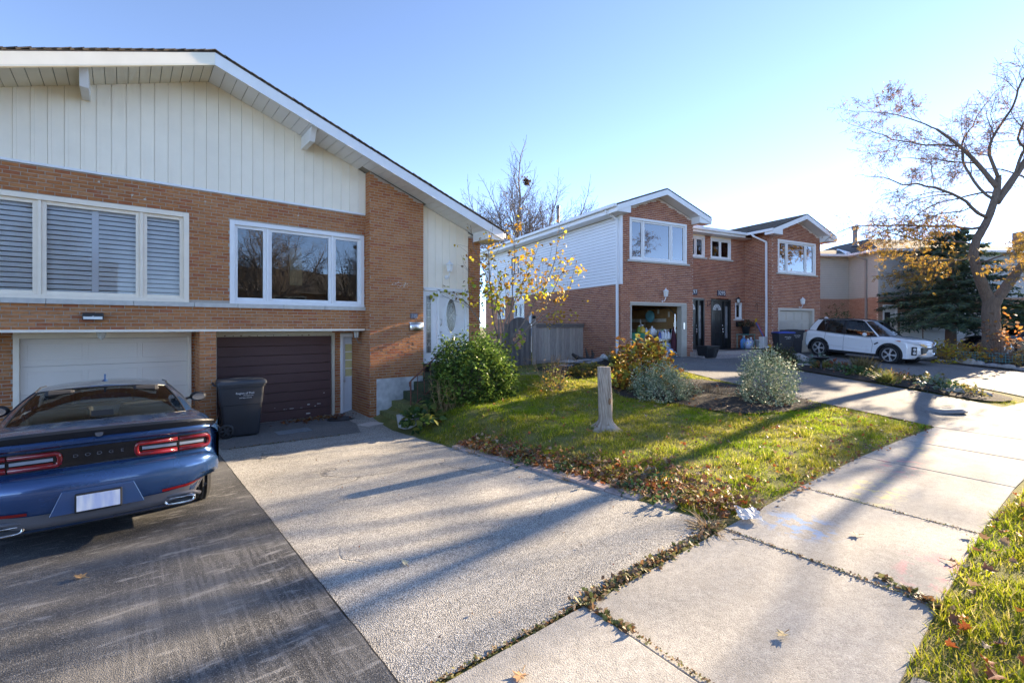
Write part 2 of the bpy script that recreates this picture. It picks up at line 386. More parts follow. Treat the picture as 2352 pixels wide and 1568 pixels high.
# neighbouring driveways
sheet('driveway', asphalt2, [((11.9, 1.70), (15.6, 1.02)), ((12.0, 2.6), (15.9, 2.0)), ((12.15, 4.1), (16.3, 3.4)), ((12.8, 6.6), (17.1, 6.2)), ((13.6, 8.6), (18.1, 7.9)), ((14.3, 10.75), (22.6, 8.95))], .022, 12, 8)
sheet('driveway', asphalt2, [((17.5, .2), (24.5, -1.2)), ((19.2, 3.0), (25.0, 1.6)), ((20.4, 5.6), (26.2, 4.2)), ((21.6, 9.2), (27.0, 7.6))], .022, 12, 8)
sheet('driveway', asphalt2, [((29.5, -2.6), (36, -5)), ((35.0, 5.8), (40, 1.9))], .022, 12, 16)
# planting bed soil
def blob(name, mat, pts, dz, kind='structure'):
    cx = sum(p[0] for p in pts)/len(pts); cy = sum(p[1] for p in pts)/len(pts); mb = MB(); P = []
    n = len(pts)*5
    ring = []
    for i in range(n):
        a = i/5; k = int(a); u = a-k; q = [pts[(k+j-1) % len(pts)] for j in range(4)]
        f = lambda d: .5*(2*q[1][d]+(q[2][d]-q[0][d])*u+(2*q[0][d]-5*q[1][d]+4*q[2][d]-q[3][d])*u*u+(3*q[1][d]-q[0][d]-3*q[2][d]+q[3][d])*u**3)
        ring.append((f(0)+random.uniform(-.03,.03), f(1)+random.uniform(-.03,.03)))
    for r in range(9):
        s = r/8; P.append([(cx+(x-cx)*s, cy+(y-cy)*s, gz(cx+(x-cx)*s, cy+(y-cy)*s)+dz*(1-.6*s**3)+random.uniform(0,.015)) for x, y in ring+[ring[0]]])
    o = mb.grid(P).build(name, mat, smooth=True); return tag(o, kind=kind)
blob('planting_bed', soil_mat, [(8.9,6.9),(9.2,5.8),(9.5,4.5),(10.6,3.9),(11.9,3.7),(12.3,4.4),(12.5,5.8),(12.3,7.0),(10.5,8.1)], .05)
blob('planting_bed', soil_mat, [(16.1,1.6),(16.35,3.0),(16.9,5.2),(18.0,7.4),(20.2,8.6),(20.9,7.6),(19.9,5.2),(18.7,3.0),(17.3,1.2)], .10)
blob('planting_bed', soil_mat, [(9.5,9.6),(10.3,8.9),(12.3,9.6),(13.6,10.3),(12.6,12.2),(11.2,12.3)], .04)
blob('planting_bed', soil_mat, [(24.7,1.0),(25.3,4.0),(26.6,6.3),(29.5,4.6),(31.5,2.2),(28.5,-1.5)], .12)

# sidewalk of separate slabs
SW = tag(thing('sidewalk', None, None), kind='structure')
js = [-6.2,-4.2,-2.0,.45,2.53,4.55,6.45,8.55,10.25,11.9,13.7,15.5,17.3,19.2,21.2,23.2,25.5,28,31]
for a, b in zip(js, js[1:]):
    n0 = lambda X: (X, Ysw(X)-.02); f0 = lambda X: (X-.11+(0 if X < 5 else -.02*(X-5)), Ysw(X)-1.62)
    q = [f0(a+.008), f0(b-.008), n0(b-.008), n0(a+.008)]; dz = random.uniform(-.006, .008)
    vs = [(x, y, gz(x, y)-.08) for x, y in q]+[(x, y, gz(x, y)+.020+dz) for x, y in q]
    MB().hexa(vs).build('slab', concrete, SW, bevel=.008)
# road and kerb across the boulevard, behind the camera
sheet('road', road_mat, [((-60, -10.5), (-60, -2.7)), ((5, -10.5), (5, -2.7)), ((16, -11.5), (16, -3.8)), ((40, -18.5), (40, -9.0))], .03, 10, 14)
kb = MB()
for i in range(40):
    X0, X1 = -40+i*2, -38+i*2
    yk = lambda X: -2.55 if X < 5 else -2.55-.0092*(min(X,16)-5)**2-.21*max(0, X-16)
    kb.hexa([(X0,yk(X0)-.15,gz(X0,yk(X0))-.15),(X1,yk(X1)-.15,gz(X1,yk(X1))-.15),(X1,yk(X1),gz(X1,yk(X1))-.15),(X0,yk(X0),gz(X0,yk(X0))-.15),(X0,yk(X0)-.15,gz(X0,yk(X0))+.10),(X1,yk(X1)-.15,gz(X1,yk(X1))+.10),(X1,yk(X1),gz(X1,yk(X1))+.10),(X0,yk(X0),gz(X0,yk(X0))+.10)])
tag(kb.build('kerb', concrete), kind='structure')
# apron of asphalt between sidewalk and road, by the camera's feet
sheet('driveway', asphalt2, [((-5, -2.5), (4.9, -2.5)), ((-5, -.6), (3.75, -.4)), ((-5, .62), (3.45, .62))], .02, 8, 6)
# ================================================================ brickwork, windows and other house pieces
def sub_iv(iv, cuts):
    out = [iv]
    for c0, c1 in cuts:
        nx_ = []
        for a, b in out:
            if c1 <= a or c0 >= b: nx_.append((a, b))
            else:
                if a < c0: nx_.append((a, c0))
                if c1 < b: nx_.append((c1, b))
        out = nx_
    return out
def lay(store, ax, const, sgn, a0, a1, z0, z1, holes=(), L=.20, H=.0635, j=.0115, top=None, ph=0.):
    """collect bricks of one wall face; ax 'x' runs along x at y=const, ax 'y' runs along y at x=const; sgn = outward side"""
    n = int(math.ceil((z1-z0)/H)); k0 = int(round(z0/H))
    for k in range(n):
        zb = z0+k*H; zt = min(zb+H-j, z1)
        if zt-zb < .02: continue
        cuts = [(h[0], h[1]) for h in holes if h[2] < zt-.012 and h[3] > zb+.012]
        off = (((k0+k) % 2)*.5+ph)*L + ((k0+k)*37 % 7-3)*.004
        i0 = int(math.floor((a0-off)/L))-1
        for i in range(i0, int((a1-off)/L)+2):
            b0, b1 = off+i*L, off+i*L+L-j
            b0, b1 = max(b0, a0), min(b1, a1)
            if b1-b0 < .025: continue
            for c0, c1 in sub_iv((b0, b1), cuts):
                if c1-c0 < .022: continue
                zz = zt
                if top is not None:
                    zm = min(top(c0), top(c1))
                    if zb > zm-.02: continue
                    zz = min(zt, zm)
                store.append((ax, const, sgn, c0, c1, zb, zz, random.uniform(-.0015, .0035)))
def brick_geo(b, mb, off=None):
    ax, c, s, a0, a1, z0, z1, pr = b; d0, d1 = c+s*pr, c-s*.012
    lo, hi = min(d0, d1), max(d0, d1)
    if ax == 'x': mb.box(a0, a1, lo, hi, z0, z1)
    else: mb.box(lo, hi, a0, a1, z0, z1)
def place_bricks(store, house, mat, budget=300):
    mw = house.matrix_basis; cpos = Vector((0, 0, 2.2))
    def dist(b):
        p = (b[3]+b[4])/2, b[1]; q = Vector((p[0], p[1], (b[5]+b[6])/2)) if b[0] == 'x' else Vector((p[1], p[0], (b[5]+b[6])/2))
        return (mw @ q-cpos).length
    # nearest full bricks inside the picture become parts of their own
    def seen(b):
        q = mw @ (Vector(((b[3]+b[4])/2, b[1], (b[5]+b[6])/2)) if b[0] == 'x' else Vector((b[1], (b[3]+b[4])/2, (b[5]+b[6])/2)))
        d = q.x*.6347+q.y*.7727; l = q.x*.7727-q.y*.6347
        return d > 0 and abs(l/d) < 1.07
    idx = sorted(range(len(store)), key=lambda i: (not seen(store[i]), dist(store[i])-(store[i][4]-store[i][3])*8))
    chosen = set(idx[:budget]); cache = {}; rest = MB()
    for i, b in enumerate(store):
        if i not in chosen: brick_geo(b, rest); continue
        key = (b[0], b[2], round(b[4]-b[3], 3), round(b[6]-b[5], 3))
        if key not in cache:
            mb = MB(); brick_geo((b[0], 0, b[2], 0, key[2], 0, key[3], .001), mb); cache[key] = meshdata('brick', mb.v, mb.f, mat)
        o = bpy.data.objects.new('brick', cache[key])
        o.location = (b[3], b[1]+b[2]*b[7], b[5]) if b[0] == 'x' else (b[1]+b[2]*b[7], b[3], b[5])
        link(o, house)
    if rest.v: tag(rest.build('brickwork', mat, house), kind='stuff')
def lite(w, x0, x1, y, z0, z1, fw, fm, gm, fd=.05, sash='sash'):
    """one sash with its pane; outward is -y"""
    f = MB()
    f.box(x0, x0+fw, y, y+fd, z0, z1); f.box(x1-fw, x1, y, y+fd, z0, z1)
    f.box(x0+fw, x1-fw, y, y+fd, z0, z0+fw); f.box(x0+fw, x1-fw, y, y+fd, z1-fw, z1)
    f.build(sash, fm, w, bevel=.004)
    B('pane', gm, w, x0+fw, x1-fw, y+fd*.5, y+fd*.5+.006, z0+fw, z1-fw)
def window(house, x0, x1, y, z0, z1, splits, fm, gm=None, fw=.075, sw=.05, depth=.10, louvers=None, proud=.02, room=True, roomd=2.2, roommat=None):
    w = MB(); gm = gm or glass
    w.box(x0, x0+fw, y-proud, y+depth, z0, z1); w.box(x1-fw, x1, y-proud, y+depth, z0, z1)
    w.box(x0+fw, x1-fw, y-proud, y+depth, z0, z0+fw*.8); w.box(x0+fw, x1-fw, y-proud, y+depth, z1-fw, z1)
    xs_ = [x0+fw]+list(splits)+[x1-fw]
    for s in splits: w.box(s-.022, s+.022, y-proud+.02, y+depth, z0+fw*.8, z1-fw)
    wo = w.build('window', fm, house, bevel=.005)
    for i in range(len(xs_)-1):
        a = xs_[i]+(.022 if i else 0); b = xs_[i+1]-(.022 if i < len(xs_)-2 else 0)
        lite(wo, a, b, y+.03, z0+fw*.8, z1-fw, sw, fm, gm)
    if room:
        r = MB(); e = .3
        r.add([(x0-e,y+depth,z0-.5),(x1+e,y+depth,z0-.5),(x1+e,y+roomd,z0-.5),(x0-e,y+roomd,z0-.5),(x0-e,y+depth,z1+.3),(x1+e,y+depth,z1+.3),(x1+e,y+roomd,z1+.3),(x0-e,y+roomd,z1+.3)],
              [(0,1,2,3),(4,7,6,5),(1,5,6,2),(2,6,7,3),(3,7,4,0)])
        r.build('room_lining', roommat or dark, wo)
    if louvers:
        for (a, b) in louvers:
            fr = MB(); yb = y+.11
            fr.box(a, a+.045, yb, yb+.03, z0+.08, z1-.08); fr.box(b-.045, b, yb, yb+.03, z0+.08, z1-.08)
            fr.build('shutter_frame', wvinyl, wo)
            n = int((z1-z0-.2)/.082)
            for k in range(n):
                zc = z0+.13+k*.082; s = MB(); d = .030
                s.hexa([(a+.047,yb-.012,zc-d),(b-.047,yb-.012,zc-d),(b-.047,yb-.004,zc-d-.005),(a+.047,yb-.004,zc-d-.005),(a+.047,yb+.036,zc+d+.005),(b-.047,yb+.036,zc+d+.005),(b-.047,yb+.044,zc+d),(a+.047,yb+.044,zc+d)])
                s.build('louver', louver_mat, wo)
    return wo
louver_mat = M('shutter_louver', (.90,.90,.88), .5, var=.05)
def coach_lamp(house, name, x, y, z, s, fm, face=(0, -1)):
    l = MB(); fx, fy = face
    l.lathe([(.045*s,0),(.05*s,.012*s),(.03*s,.02*s)], 10, (x,y,z), 'y' if fy else 'x')
    l.tube([(x,y,z),(x+fx*.07*s,y+fy*.07*s,z-.02*s),(x+fx*.1*s,y+fy*.1*s,z+.03*s),(x+fx*.12*s,y+fy*.12*s,z+.09*s)], .012*s, 6)
    c = (x+fx*.12*s, y+fy*.12*s, z+.1*s)
    l.lathe([(.035*s,0),(.04*s,.01*s),(.055*s,.012*s)], 6, c)
    for k in range(6):
        t_ = 2*math.pi*k/6; l.bar((c[0]+.05*s*math.cos(t_),c[1]+.05*s*math.sin(t_),c[2]+.01*s),(c[0]+.068*s*math.cos(t_),c[1]+.068*s*math.sin(t_),c[2]+.15*s), .008*s)
    l.lathe([(.082*s,.15*s),(.07*s,.17*s),(.03*s,.2*s),(.014*s,.21*s),(.014*s,.23*s),(.004*s,.25*s)], 12, c)
    o = l.build(name, fm, house)
    MB().lathe([(.045*s,.012*s),(.062*s,.15*s)], 6, c).build('lamp_pane', lampglass, o)
    return o

# ================================================================ the cream and orange brick house on the left
H1 = thing('semi_detached_house', 'wide gabled house in orange-brown brick and cream board siding behind the blue car', 'house')
YP, YU, YR, YF, XC = 10.54, 10.82, 11.64, 9.93, 1.25
XP0, XP1, XR, XL = 4.39, 5.78, 7.63, -5.13
def zf(X): return 6.92-.36*abs(X-XC)
# mortar cores
core = MB()
def wallx(mb, x0, x1, y, z0, z1, holes=(), th=.1):
    """slab facing -y with rectangular holes"""
    xs_ = sorted({x0, x1, *[cl(h[i], x0, x1) for h in holes for i in (0,1)]}); zs_ = sorted({z0, z1, *[cl(h[i], z0, z1) for h in holes for i in (2,3)]})
    for a, b in zip(xs_, xs_[1:]):
        run = None
        for c, d in zip(zs_, zs_[1:]):
            inh = any(h[0] <= a+1e-6 and h[1] >= b-1e-6 and h[2] <= c+1e-6 and h[3] >= d-1e-6 for h in holes)
            if not inh: mb.box(a, b, y, y+th, c, d)
W1 = (-1.80, .94, 2.66, 4.35); W2 = (1.61, 4.36, 2.66, 4.33)
wallx(core, XL, 4.39, YU+.005, 2.15, 4.83, (W1, W2))
core.box(1.117, 1.373, YU+.005, YR, .0, 2.13)
core.prism([(XP0+.005,0),(XP1-.005,0),(XP1-.005,zf(XP1)),(XP0+.005,zf(XP0))], 'y', YP+.005, YR+.3)
core.box(7.25, XR-.005, 10.687, 11.2, .3, 4.66)
core.box(XR-.12, XR-.005, 11.2, 21, .0, 4.6); core.box(XL+.005, XL+.12, YU+.1, 21, 0, 4.6); core.box(XL, XR-.12, 20.9, 21, 0, 4.6)
GL = (-1.48, 1.05, 0, 2.11); GR = (1.49, 3.95, 0, 2.06); SD = (4.09, 4.39, 0, 2.02)
wallx(core, XL+.12, 4.39, YR+.005, 0, 2.13, (GL, GR, SD))
core.build('mortar_wall', mortar1, H1)
st = []
lay(st, 'x', YU, -1, XL, XP0, 2.145, 4.82, (W1, W2, (-1.9, XP0, 2.58, 2.67)))
lay(st, 'x', YU, -1, 1.11, 1.38, .03, 2.13); lay(st, 'y', 1.11, -1, YU+.012, YR, .03, 2.13); lay(st, 'y', 1.38, 1, YU+.012, YR, .03, 2.13)
lay(st, 'x', YP, -1, XP0, XP1, .03, 6, ((4.55, XP1, 0, .97),), top=lambda x: zf(x)-.02)
lay(st, 'y', XP0, -1, YP+.012, YR, .03, 2.13); lay(st, 'y', XP0, -1, YP+.012, YU, 2.145, 5.8, ph=.3)
lay(st, 'x', 10.68, -1, 7.24, XR, .62, 4.64, top=lambda x: zf(x)-.02)
lay(st, 'x', YR, -1, XL+.2, 4.39, .03, 2.13, (GL, GR, SD))
place_bricks(st, H1, brick1, 300)
del st
# parged foundation beside the steps, stone sill band
MB().box(4.552, XP1, YP-.012, YP+.2, -.05, .965).build('foundation', parge, H1, bevel=.01)
for i, a in enumerate([-2.0,-1.0,.12,1.02,1.75,2.6,3.45]):
    b = [-1.0,.12,1.02,1.75,2.6,3.45,4.39][i]
    B('sill_stone', stone, H1, a+.003, b-.003, YU-.045, YU+.06, 2.575, 2.66, bevel=.006)
# siding boards with raised battens
def vboards(x0, x1, y, z0, topf, mat, pitch=.2):
    x = x0
    while x < x1-.02:
        b = min(x+pitch, x1); r = min(x+.045, b); m_ = MB()
        for (p0, p1, pr) in ((x, r, .009), (r, b-.004, .0)):
            if p1-p0 < .004: continue
            m_.hexa([(p0,y-pr,z0),(p1,y-pr,z0),(p1,y+.02,z0),(p0,y+.02,z0),(p0,y-pr,topf(p0)),(p1,y-pr,topf(p1)),(p1,y+.02,topf(p1)),(p0,y+.02,topf(p0))])
        m_.build('siding_board', mat, H1); x = b
vboards(XL+.35, XP0-.03, YU-.005, 4.862, lambda x: zf(x)+.03, cream)
B('siding_trim', white, H1, XL+.3, XP0-.004, YU-.03, YU+.02, 4.82, 4.86); B('siding_trim', cream, H1, XP0-.028, XP0-.003, YU-.03, YU+.02, 4.862, zf(XP0)+.02)
vboards(XP1+.002, 7.24, 10.70, 3.20, lambda x: zf(x)+.02, cream, .215)
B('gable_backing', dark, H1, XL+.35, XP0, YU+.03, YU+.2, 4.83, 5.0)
gb = MB(); gb.prism([(XL+.4,4.9),(XP0+.1,4.9),(XP0+.1,zf(XP0)),(XC,zf(XC)),(XL+.4,zf(XL+.4))], 'y', YU+.025, YU+.12); gb.build('gable_backing', cream, H1)
gb = MB(); gb.prism([(XP1,3.1),(XR-.02,3.1),(XR-.02,zf(XR)),(XP1,zf(XP1))], 'y', 10.725, 10.8); gb.build('gable_backing', cream, H1)
# roof slabs, fascia, soffit panels, beams, shingle edge
for s in (-1, 1):
    xe = XC+s*6.62
    rf = MB(); zt = lambda X: zf(X)+.235
    rf.hexa([(XC,9.95,zt(XC)-.03),(xe,9.95,zt(xe)-.03),(xe,21.3,zt(xe)-.03),(XC,21.3,zt(XC)-.03),(XC,9.95,zt(XC)),(xe,9.95,zt(xe)),(xe,21.3,zt(xe)),(XC,21.3,zt(XC))])
    rf.build('roof', shingle, H1)
    fa = MB(); fa.hexa([(XC,YF,zf(XC)),(xe,YF,zf(xe)),(xe,YF+.03,zf(xe)),(XC,YF+.03,zf(XC)),(XC,YF,zf(XC)+.205),(xe,YF,zf(xe)+.205),(xe,YF+.03,zf(xe)+.205),(XC,YF+.03,zf(XC)+.205)])
    fa.build('fascia', white if s > 0 else cream, H1, bevel=.004)
    dr = MB(); dr.hexa([(XC,YF-.006,zf(XC)-.022),(xe,YF-.006,zf(xe)-.022),(xe,YF+.05,zf(xe)-.022),(XC,YF+.05,zf(XC)-.022),(XC,YF-.006,zf(XC)+.004),(xe,YF-.006,zf(xe)+.004),(xe,YF+.05,zf(xe)+.004),(XC,YF+.05,zf(XC)+.004)])
    dr.build('fascia_lip', white if s > 0 else ivory, H1)
    L_ = 6.5; n = int(L_/(.185 if s > 0 else .15)); w_ = L_/n
    for i in range(n):
        a, b = XC+s*(i*w_+.005), XC+s*((i+1)*w_-.005); y1 = YU if (s < 0 or b < XP0) else (YP if a < XP1 else 10.70)
        MB().hexa([(a,YF+.03,zf(a)+.03),(b,YF+.03,zf(b)+.03),(b,y1+.02,zf(b)+.03),(a,y1+.02,zf(a)+.03),(a,YF+.03,zf(a)+.045),(b,YF+.03,zf(b)+.045),(b,y1+.02,zf(b)+.045),(a,y1+.02,zf(a)+.045)]).build('soffit_panel', wvinyl if s > 0 else ivory, H1)
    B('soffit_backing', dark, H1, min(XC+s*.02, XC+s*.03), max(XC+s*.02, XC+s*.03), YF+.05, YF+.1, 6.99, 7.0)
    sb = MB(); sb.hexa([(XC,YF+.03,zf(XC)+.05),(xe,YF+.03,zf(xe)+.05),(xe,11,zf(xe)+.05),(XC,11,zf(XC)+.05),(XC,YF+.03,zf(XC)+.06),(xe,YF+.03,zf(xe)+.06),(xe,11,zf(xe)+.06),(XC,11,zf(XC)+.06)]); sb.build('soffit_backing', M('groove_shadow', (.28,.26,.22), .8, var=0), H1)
    xb = XC+s*1.76
    bm = MB(); bm.prism([(10.06,zf(xb)+.02),(YU+.02,zf(xb)+.02),(YU+.02,zf(xb)-.24),(10.22,zf(xb)-.24)], 'x', xb-.055, xb+.055); bm.build('roof_beam', white, H1, bevel=.006)
    for i in range(46):
        a, b = s*(i*.145), s*((i+1)*.145+.02); k = random.uniform(0,.012)
        X0, X1 = XC+a, XC+b; z0, z1 = zf(X0)+.238+.012+k, zf(X1)+.238
        y0 = YF-.025-random.uniform(0,.015)
        MB().hexa([(X0,y0,z0-.012),(X1,y0,z1-.006),(X1,10.9,z1-.006),(X0,10.9,z0-.012),(X0,y0,z0),(X1,y0,z1+.006),(X1,10.9,z1+.006),(X0,10.9,z0)]).build('shingle', shingle, H1)
    # boxed eave return
    er = MB(); xa, xz = XC+s*6.12, XC+s*6.62; ze = zf(xe)
    er.prism([(xa,ze-.03),(xz+s*.02,ze-.03),(xz+s*.02,ze+.20),(xa,ze+.30)], 'y', YF+.035, 10.66); er.build('eave_return', white, H1, bevel=.006)
    B('gutter', white, H1, min(xz+s*.022, xz+s*.13), max(xz+s*.022, xz+s*.13), 10.0, 21, ze+.06, ze+.19, bevel=.01)
# windows
louv = [(-1.72,-1.12),(-1.05,-.40),(-.40,.20),(.26,.86)]
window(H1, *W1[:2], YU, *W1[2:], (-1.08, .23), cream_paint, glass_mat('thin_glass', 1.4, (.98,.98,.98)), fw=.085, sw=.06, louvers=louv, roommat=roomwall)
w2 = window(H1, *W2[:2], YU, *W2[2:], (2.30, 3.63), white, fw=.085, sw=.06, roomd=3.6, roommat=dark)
B('curtain', M('tan_curtain', (.62,.48,.26), .9, var=.2, vs=2, stretch=(30,1,1)), w2, 3.05, 3.34, YU+1.3, YU+1.33, 3.2, 4.1)
B('soffit_board', cream_paint, H1, XL, XP0-.02, YU-.03, YR, 2.13, 2.147)
B('soffit_board', cream_paint, H1, XL, XP0-.02, YU-.032, YU-.012, 2.105, 2.15)
# white panelled garage door (left half)
gf = MB()
for (a, b, z0, z1) in ((-1.48,-1.405,0,2.11),(.995,1.05,0,2.11),(-1.405,.995,1.99,2.11)): gf.box(a,b,YR-.03,YR+.1,z0,z1)
g1 = gf.build('garage_door', cream_paint, H1, bevel=.004)
for k in range(4):
    z0 = .04+k*.487; B('door_section', white_door, g1, -1.403, .993, YR+.05, YR+.09, z0, z0+.483, bevel=.004)
    for i in range(3):
        a = -1.33+i*.79; f = MB(); y0 = YR+.05
        for q0, q1, r0, r1 in ((a,a+.72,z0+.09,z0+.105),(a,a+.72,z0+.375,z0+.39),(a,a+.015,z0+.105,z0+.375),(a+.705,a+.72,z0+.105,z0+.375)): f.box(q0,q1,y0-.005,y0+.002,r0,r1)
        f.build('panel_moulding', white_door, g1, bevel=.003)
# dark brown plank garage door (right half)
gf = MB()
for (a, b, z0, z1) in ((1.41,1.49,0,2.06),(3.885,3.95,0,2.06),(1.49,3.885,1.98,2.11)): gf.box(a,b,YR-.035,YR+.08,z0,z1)
g2 = gf.build('garage_door', tan_paint, H1, bevel=.004)
for k in range(9):
    z0 = .06+k*.2135; B('door_plank', brown_door, g2, 1.492, 3.883, YR+.03+(.004 if k % 2 else 0), YR+.07, z0, z0+.206, bevel=.006)
B('bottom_seal', metal, g2, 1.5, 3.88, YR+.02, YR+.05, .035, .058)
MB().tube([(1.6,YR+.03,.75),(1.6,YR-.03,.75),(1.74,YR-.03,.75),(1.74,YR+.03,.75)], .012, 6).build('door_handle', metal, g2)
for k in range(30):
    B('nail_stain', iron, g2, 1.55+k*.078+random.uniform(-.02,.02), 1.56+k*.078+random.uniform(.0,.02), YR-.0365, YR-.034, 1.99, 2.0+random.uniform(0,.02)) if k % 2 else None
scuff = M('scuffed_paint', (.55,.55,.53), .8, var=.2)
for k in range(12):
    x = random.uniform(2.6, 3.7); z = random.choice([.12,.14,.3,.35,.6]); B('scuff', scuff, g2, x, x+random.uniform(.02,.1), YR+.0275, YR+.0295, z, z+random.uniform(.006,.03))
# side door in the recess
sd = MB(); 
for (a, b, z0, z1) in ((4.09,4.155,.05,2.02),(4.155,4.385,1.94,2.02)): sd.box(a,b,YR-.04,YR+.1,z0,z1)
sdo = sd.build('side_door', white, H1, bevel=.004)
B('door_leaf', M('pale_blue_door_paint', (.62,.66,.70), .5, var=.06), sdo, 4.157, 4.384, YR+.02, YR+.06, .08, 1.93)
B('door_pane', M('yellowed_glass', (.60,.52,.25), .15, var=.1), sdo, 4.22, 4.383, YR+.008, YR+.018, .95, 1.78)
for k in range(5): B('glazing_bar', white, sdo, 4.215, 4.384, YR-.002, YR+.009, .95+k*.205, .97+k*.205)
MB().ball((4.19,YR-.02,.86), .028).build('door_knob', metal, sdo, True); B('threshold', stone, sdo, 4.05, 4.385, YR-.12, YR+.05, .03, .07)
coach_lamp(H1, 'wall_lamp', XP0, 11.05, 1.83, 1.0, M('weathered_lamp_metal', (.22,.20,.18), .6, .4, var=.2), (-1, 0))
# front door set with oval light and sidelight
leaded = M('leaded_glass', (.10,.095,.09), .08, var=.5, vs=14)
came = M('lead_came', (.55,.54,.50), .35, .6, var=.1)
fd = MB(); y = 10.68
for (a, b, z0, z1) in ((5.80,5.875,1.30,3.17),(6.255,6.33,1.30,3.17),(7.13,7.23,1.30,3.17),(5.80,7.23,3.12,3.20),(5.80,7.23,1.26,1.30)): fd.box(a,b,y-.03,y+.12,z0,z1)
fdo = fd.build('front_door', white, H1, bevel=.004)
B('sidelight', white, fdo, 5.876, 6.254, y+.02, y+.06, 1.31, 3.115, bevel=.003)
B('sidelight_pane', leaded, fdo, 5.955, 6.085, y+.008, y+.018, 1.53, 2.99)
lc = MB()
for z in np.linspace(1.53, 2.99, 9): lc.box(5.955,6.085,y+.002,y+.009,z-.004,z+.004)
for x in (5.955,5.99,6.05,6.08): lc.box(x-.003,x+.003,y+.001,y+.008,1.53,2.99)
for zc in (1.75,2.26,2.78):
    for k in range(4): lc.bar((6.02,y+.004,zc),(6.02+.06*math.cos(k*1.57+.78),y+.004,zc+.09*math.sin(k*1.57+.78)), .006)
lc.build('lead_strip', came, fdo)
B('door_leaf', white, fdo, 6.332, 7.128, y+.02, y+.065, 1.31, 3.115, bevel=.004)
cx_, cz_ = 6.69, 2.50
ov = lambda rx, rz, yy, n=32: [(cx_+rx*math.cos(2*math.pi*k/n), yy, cz_+rz*math.sin(2*math.pi*k/n)) for k in range(n)]
MB().add(ov(.155,.435,y+.012), [tuple(range(32))]).build('oval_pane', leaded, fdo)
MB().tube(ov(.165,.445,y+.012)+[ov(.165,.445,y+.012)[0]], .017, 6).build('oval_moulding', white, fdo, True)
lc = MB()
for k in range(-4, 5):
    if k: h = .43*math.sqrt(max(0, 1-(k*.036/.155)**2)); lc.box(cx_+k*.036-.002,cx_+k*.036+.002,y+.006,y+.011,cz_-h,cz_+h)
for k in range(8):
    a = k*math.pi/4; lc.bar((cx_,y+.006,cz_),(cx_+.10*math.cos(a),y+.006,cz_+.15*math.sin(a)), .007)
for s in (.45,.7):
    q = ov(.155*s,.435*s,y+.006,20); lc.tube(q+[q[0]], .004, 4)
lc.build('lead_strip', came, fdo)
pm = MB()
for (a, b) in ((6.42,7.05),):
    pts = [(a,y+.012,1.42),(b,y+.012,1.42),(b,y+.012,1.90),((a+b)/2,y+.012,1.98),(a,y+.012,1.90),(a,y+.012,1.42)]; pm.tube(pts, .011, 5)
    pts = [(a,y+.012,3.0),(a,y+.012,2.95),((a+b)/2,y+.012,3.03),(b,y+.012,2.95),(b,y+.012,3.0)]; pm.tube(pts, .009, 5)
pm.build('panel_moulding', white, fdo)
MB().tube([(6.375,y+.02,2.40),(6.375,y-.03,2.37),(6.375,y-.03,2.26),(6.375,y+.02,2.22)], .011, 6).ball((6.375,y-.01,2.06), .024).build('door_handle', metal, fdo, True)
coach_lamp(H1, 'wall_lamp', 6.55, 10.69, 3.50, 1.25, white)
# mailbox, number plate, flood light over the white garage, lamp under the overhang
mbx = MB(); P = []
for k in range(13):
    a = math.pi*(k/12); P.append((5.385+.19*(1-math.cos(a)), YP-.005-.10*math.sin(a)**.7))
mbx.prism(P, 'z', 2.10, 2.275); mo = mbx.build('mailbox', metal, H1, True)
mo.modifiers.new('bevel', 'BEVEL').width = .004
lid = MB(); lid.prism([(5.385-.015+ (q[0]-5.385)*1.08, YP-.003+(q[1]-YP)*1.12) for q in P], 'z', 2.277, 2.305); lid.build('mailbox_lid', M('mailbox_lid_steel', (.3,.33,.37), .35, .8, var=.05), mo)
npm = M('slate_plaque', (.16,.15,.17), .6, var=.15)
npq = B('house_number', npm, H1, 5.42, 5.615, YP-.02, YP, 2.40, 2.53, bevel=.004)
text('number_digits', '330', .105, M('pewter_digits', (.36,.36,.42), .4, .5, var=.1), npq, (5.517, YP-.022, 2.465), (R(90), 0, 0), .004)
fl = B('flood_light', black, H1, -.56, -.285, YU-.09, YU, 2.315, 2.435, bevel=.012)
B('flood_light_lens', lampglass, fl, -.545, -.30, YU-.096, YU-.091, 2.325, 2.372); MB().ball((-.42,YU-.095,2.372), .012).build('motion_sensor', white, fl, True)
coach = MB().lathe([(.03,.0),(.05,-.02),(.075,-.03),(.05,-.13),(.02,-.15),(.012,-.17)], 8, (-.33, YR-.35, 2.13)).build('ceiling_lamp', lampglass, H1)
# patches of spalled brick face
spall = M('spalled_brick', (.58,.53,.47), .9, var=.15)
for k in range(26):
    x = random.gauss(5.13, .13); z = random.gauss(3.20, .05); mb = MB(); n = 7; r = random.uniform(.008,.022)
    mb.prism([(x+r*random.uniform(.6,1.4)*math.cos(6.283*i/n), z+.7*r*random.uniform(.6,1.2)*math.sin(6.283*i/n)) for i in range(n)], 'y', YP-.006, YP-.003); mb.build('spalled_patch', spall, H1)
for (x, z) in ((.1,4.55),(.28,4.5),(-.35,4.7),(2.9,4.6),(1.2,4.62)):
    mb = MB(); r = .02; mb.prism([(x+r*random.uniform(.6,1.4)*math.cos(6.283*i/7), z+r*random.uniform(.6,1.2)*math.sin(6.283*i/7)) for i in range(7)], 'y', YU-.006, YU-.003); mb.build('spalled_patch', spall, H1)
# ---------------- concrete entry steps (thing of its own) with rusty rail
green = M('green_step_paint', [(.05,.065,.03)], .9, var=.4, vs=10, bmp=.3, bs=50, big=.25)
mossy = M('mossy_concrete', [(.16,.17,.06)], .95, var=.45, vs=12, bmp=.4, bs=60)
ST = thing('entry_steps', 'worn green painted concrete steps climbing to the white front door', 'steps', (0,0,0))
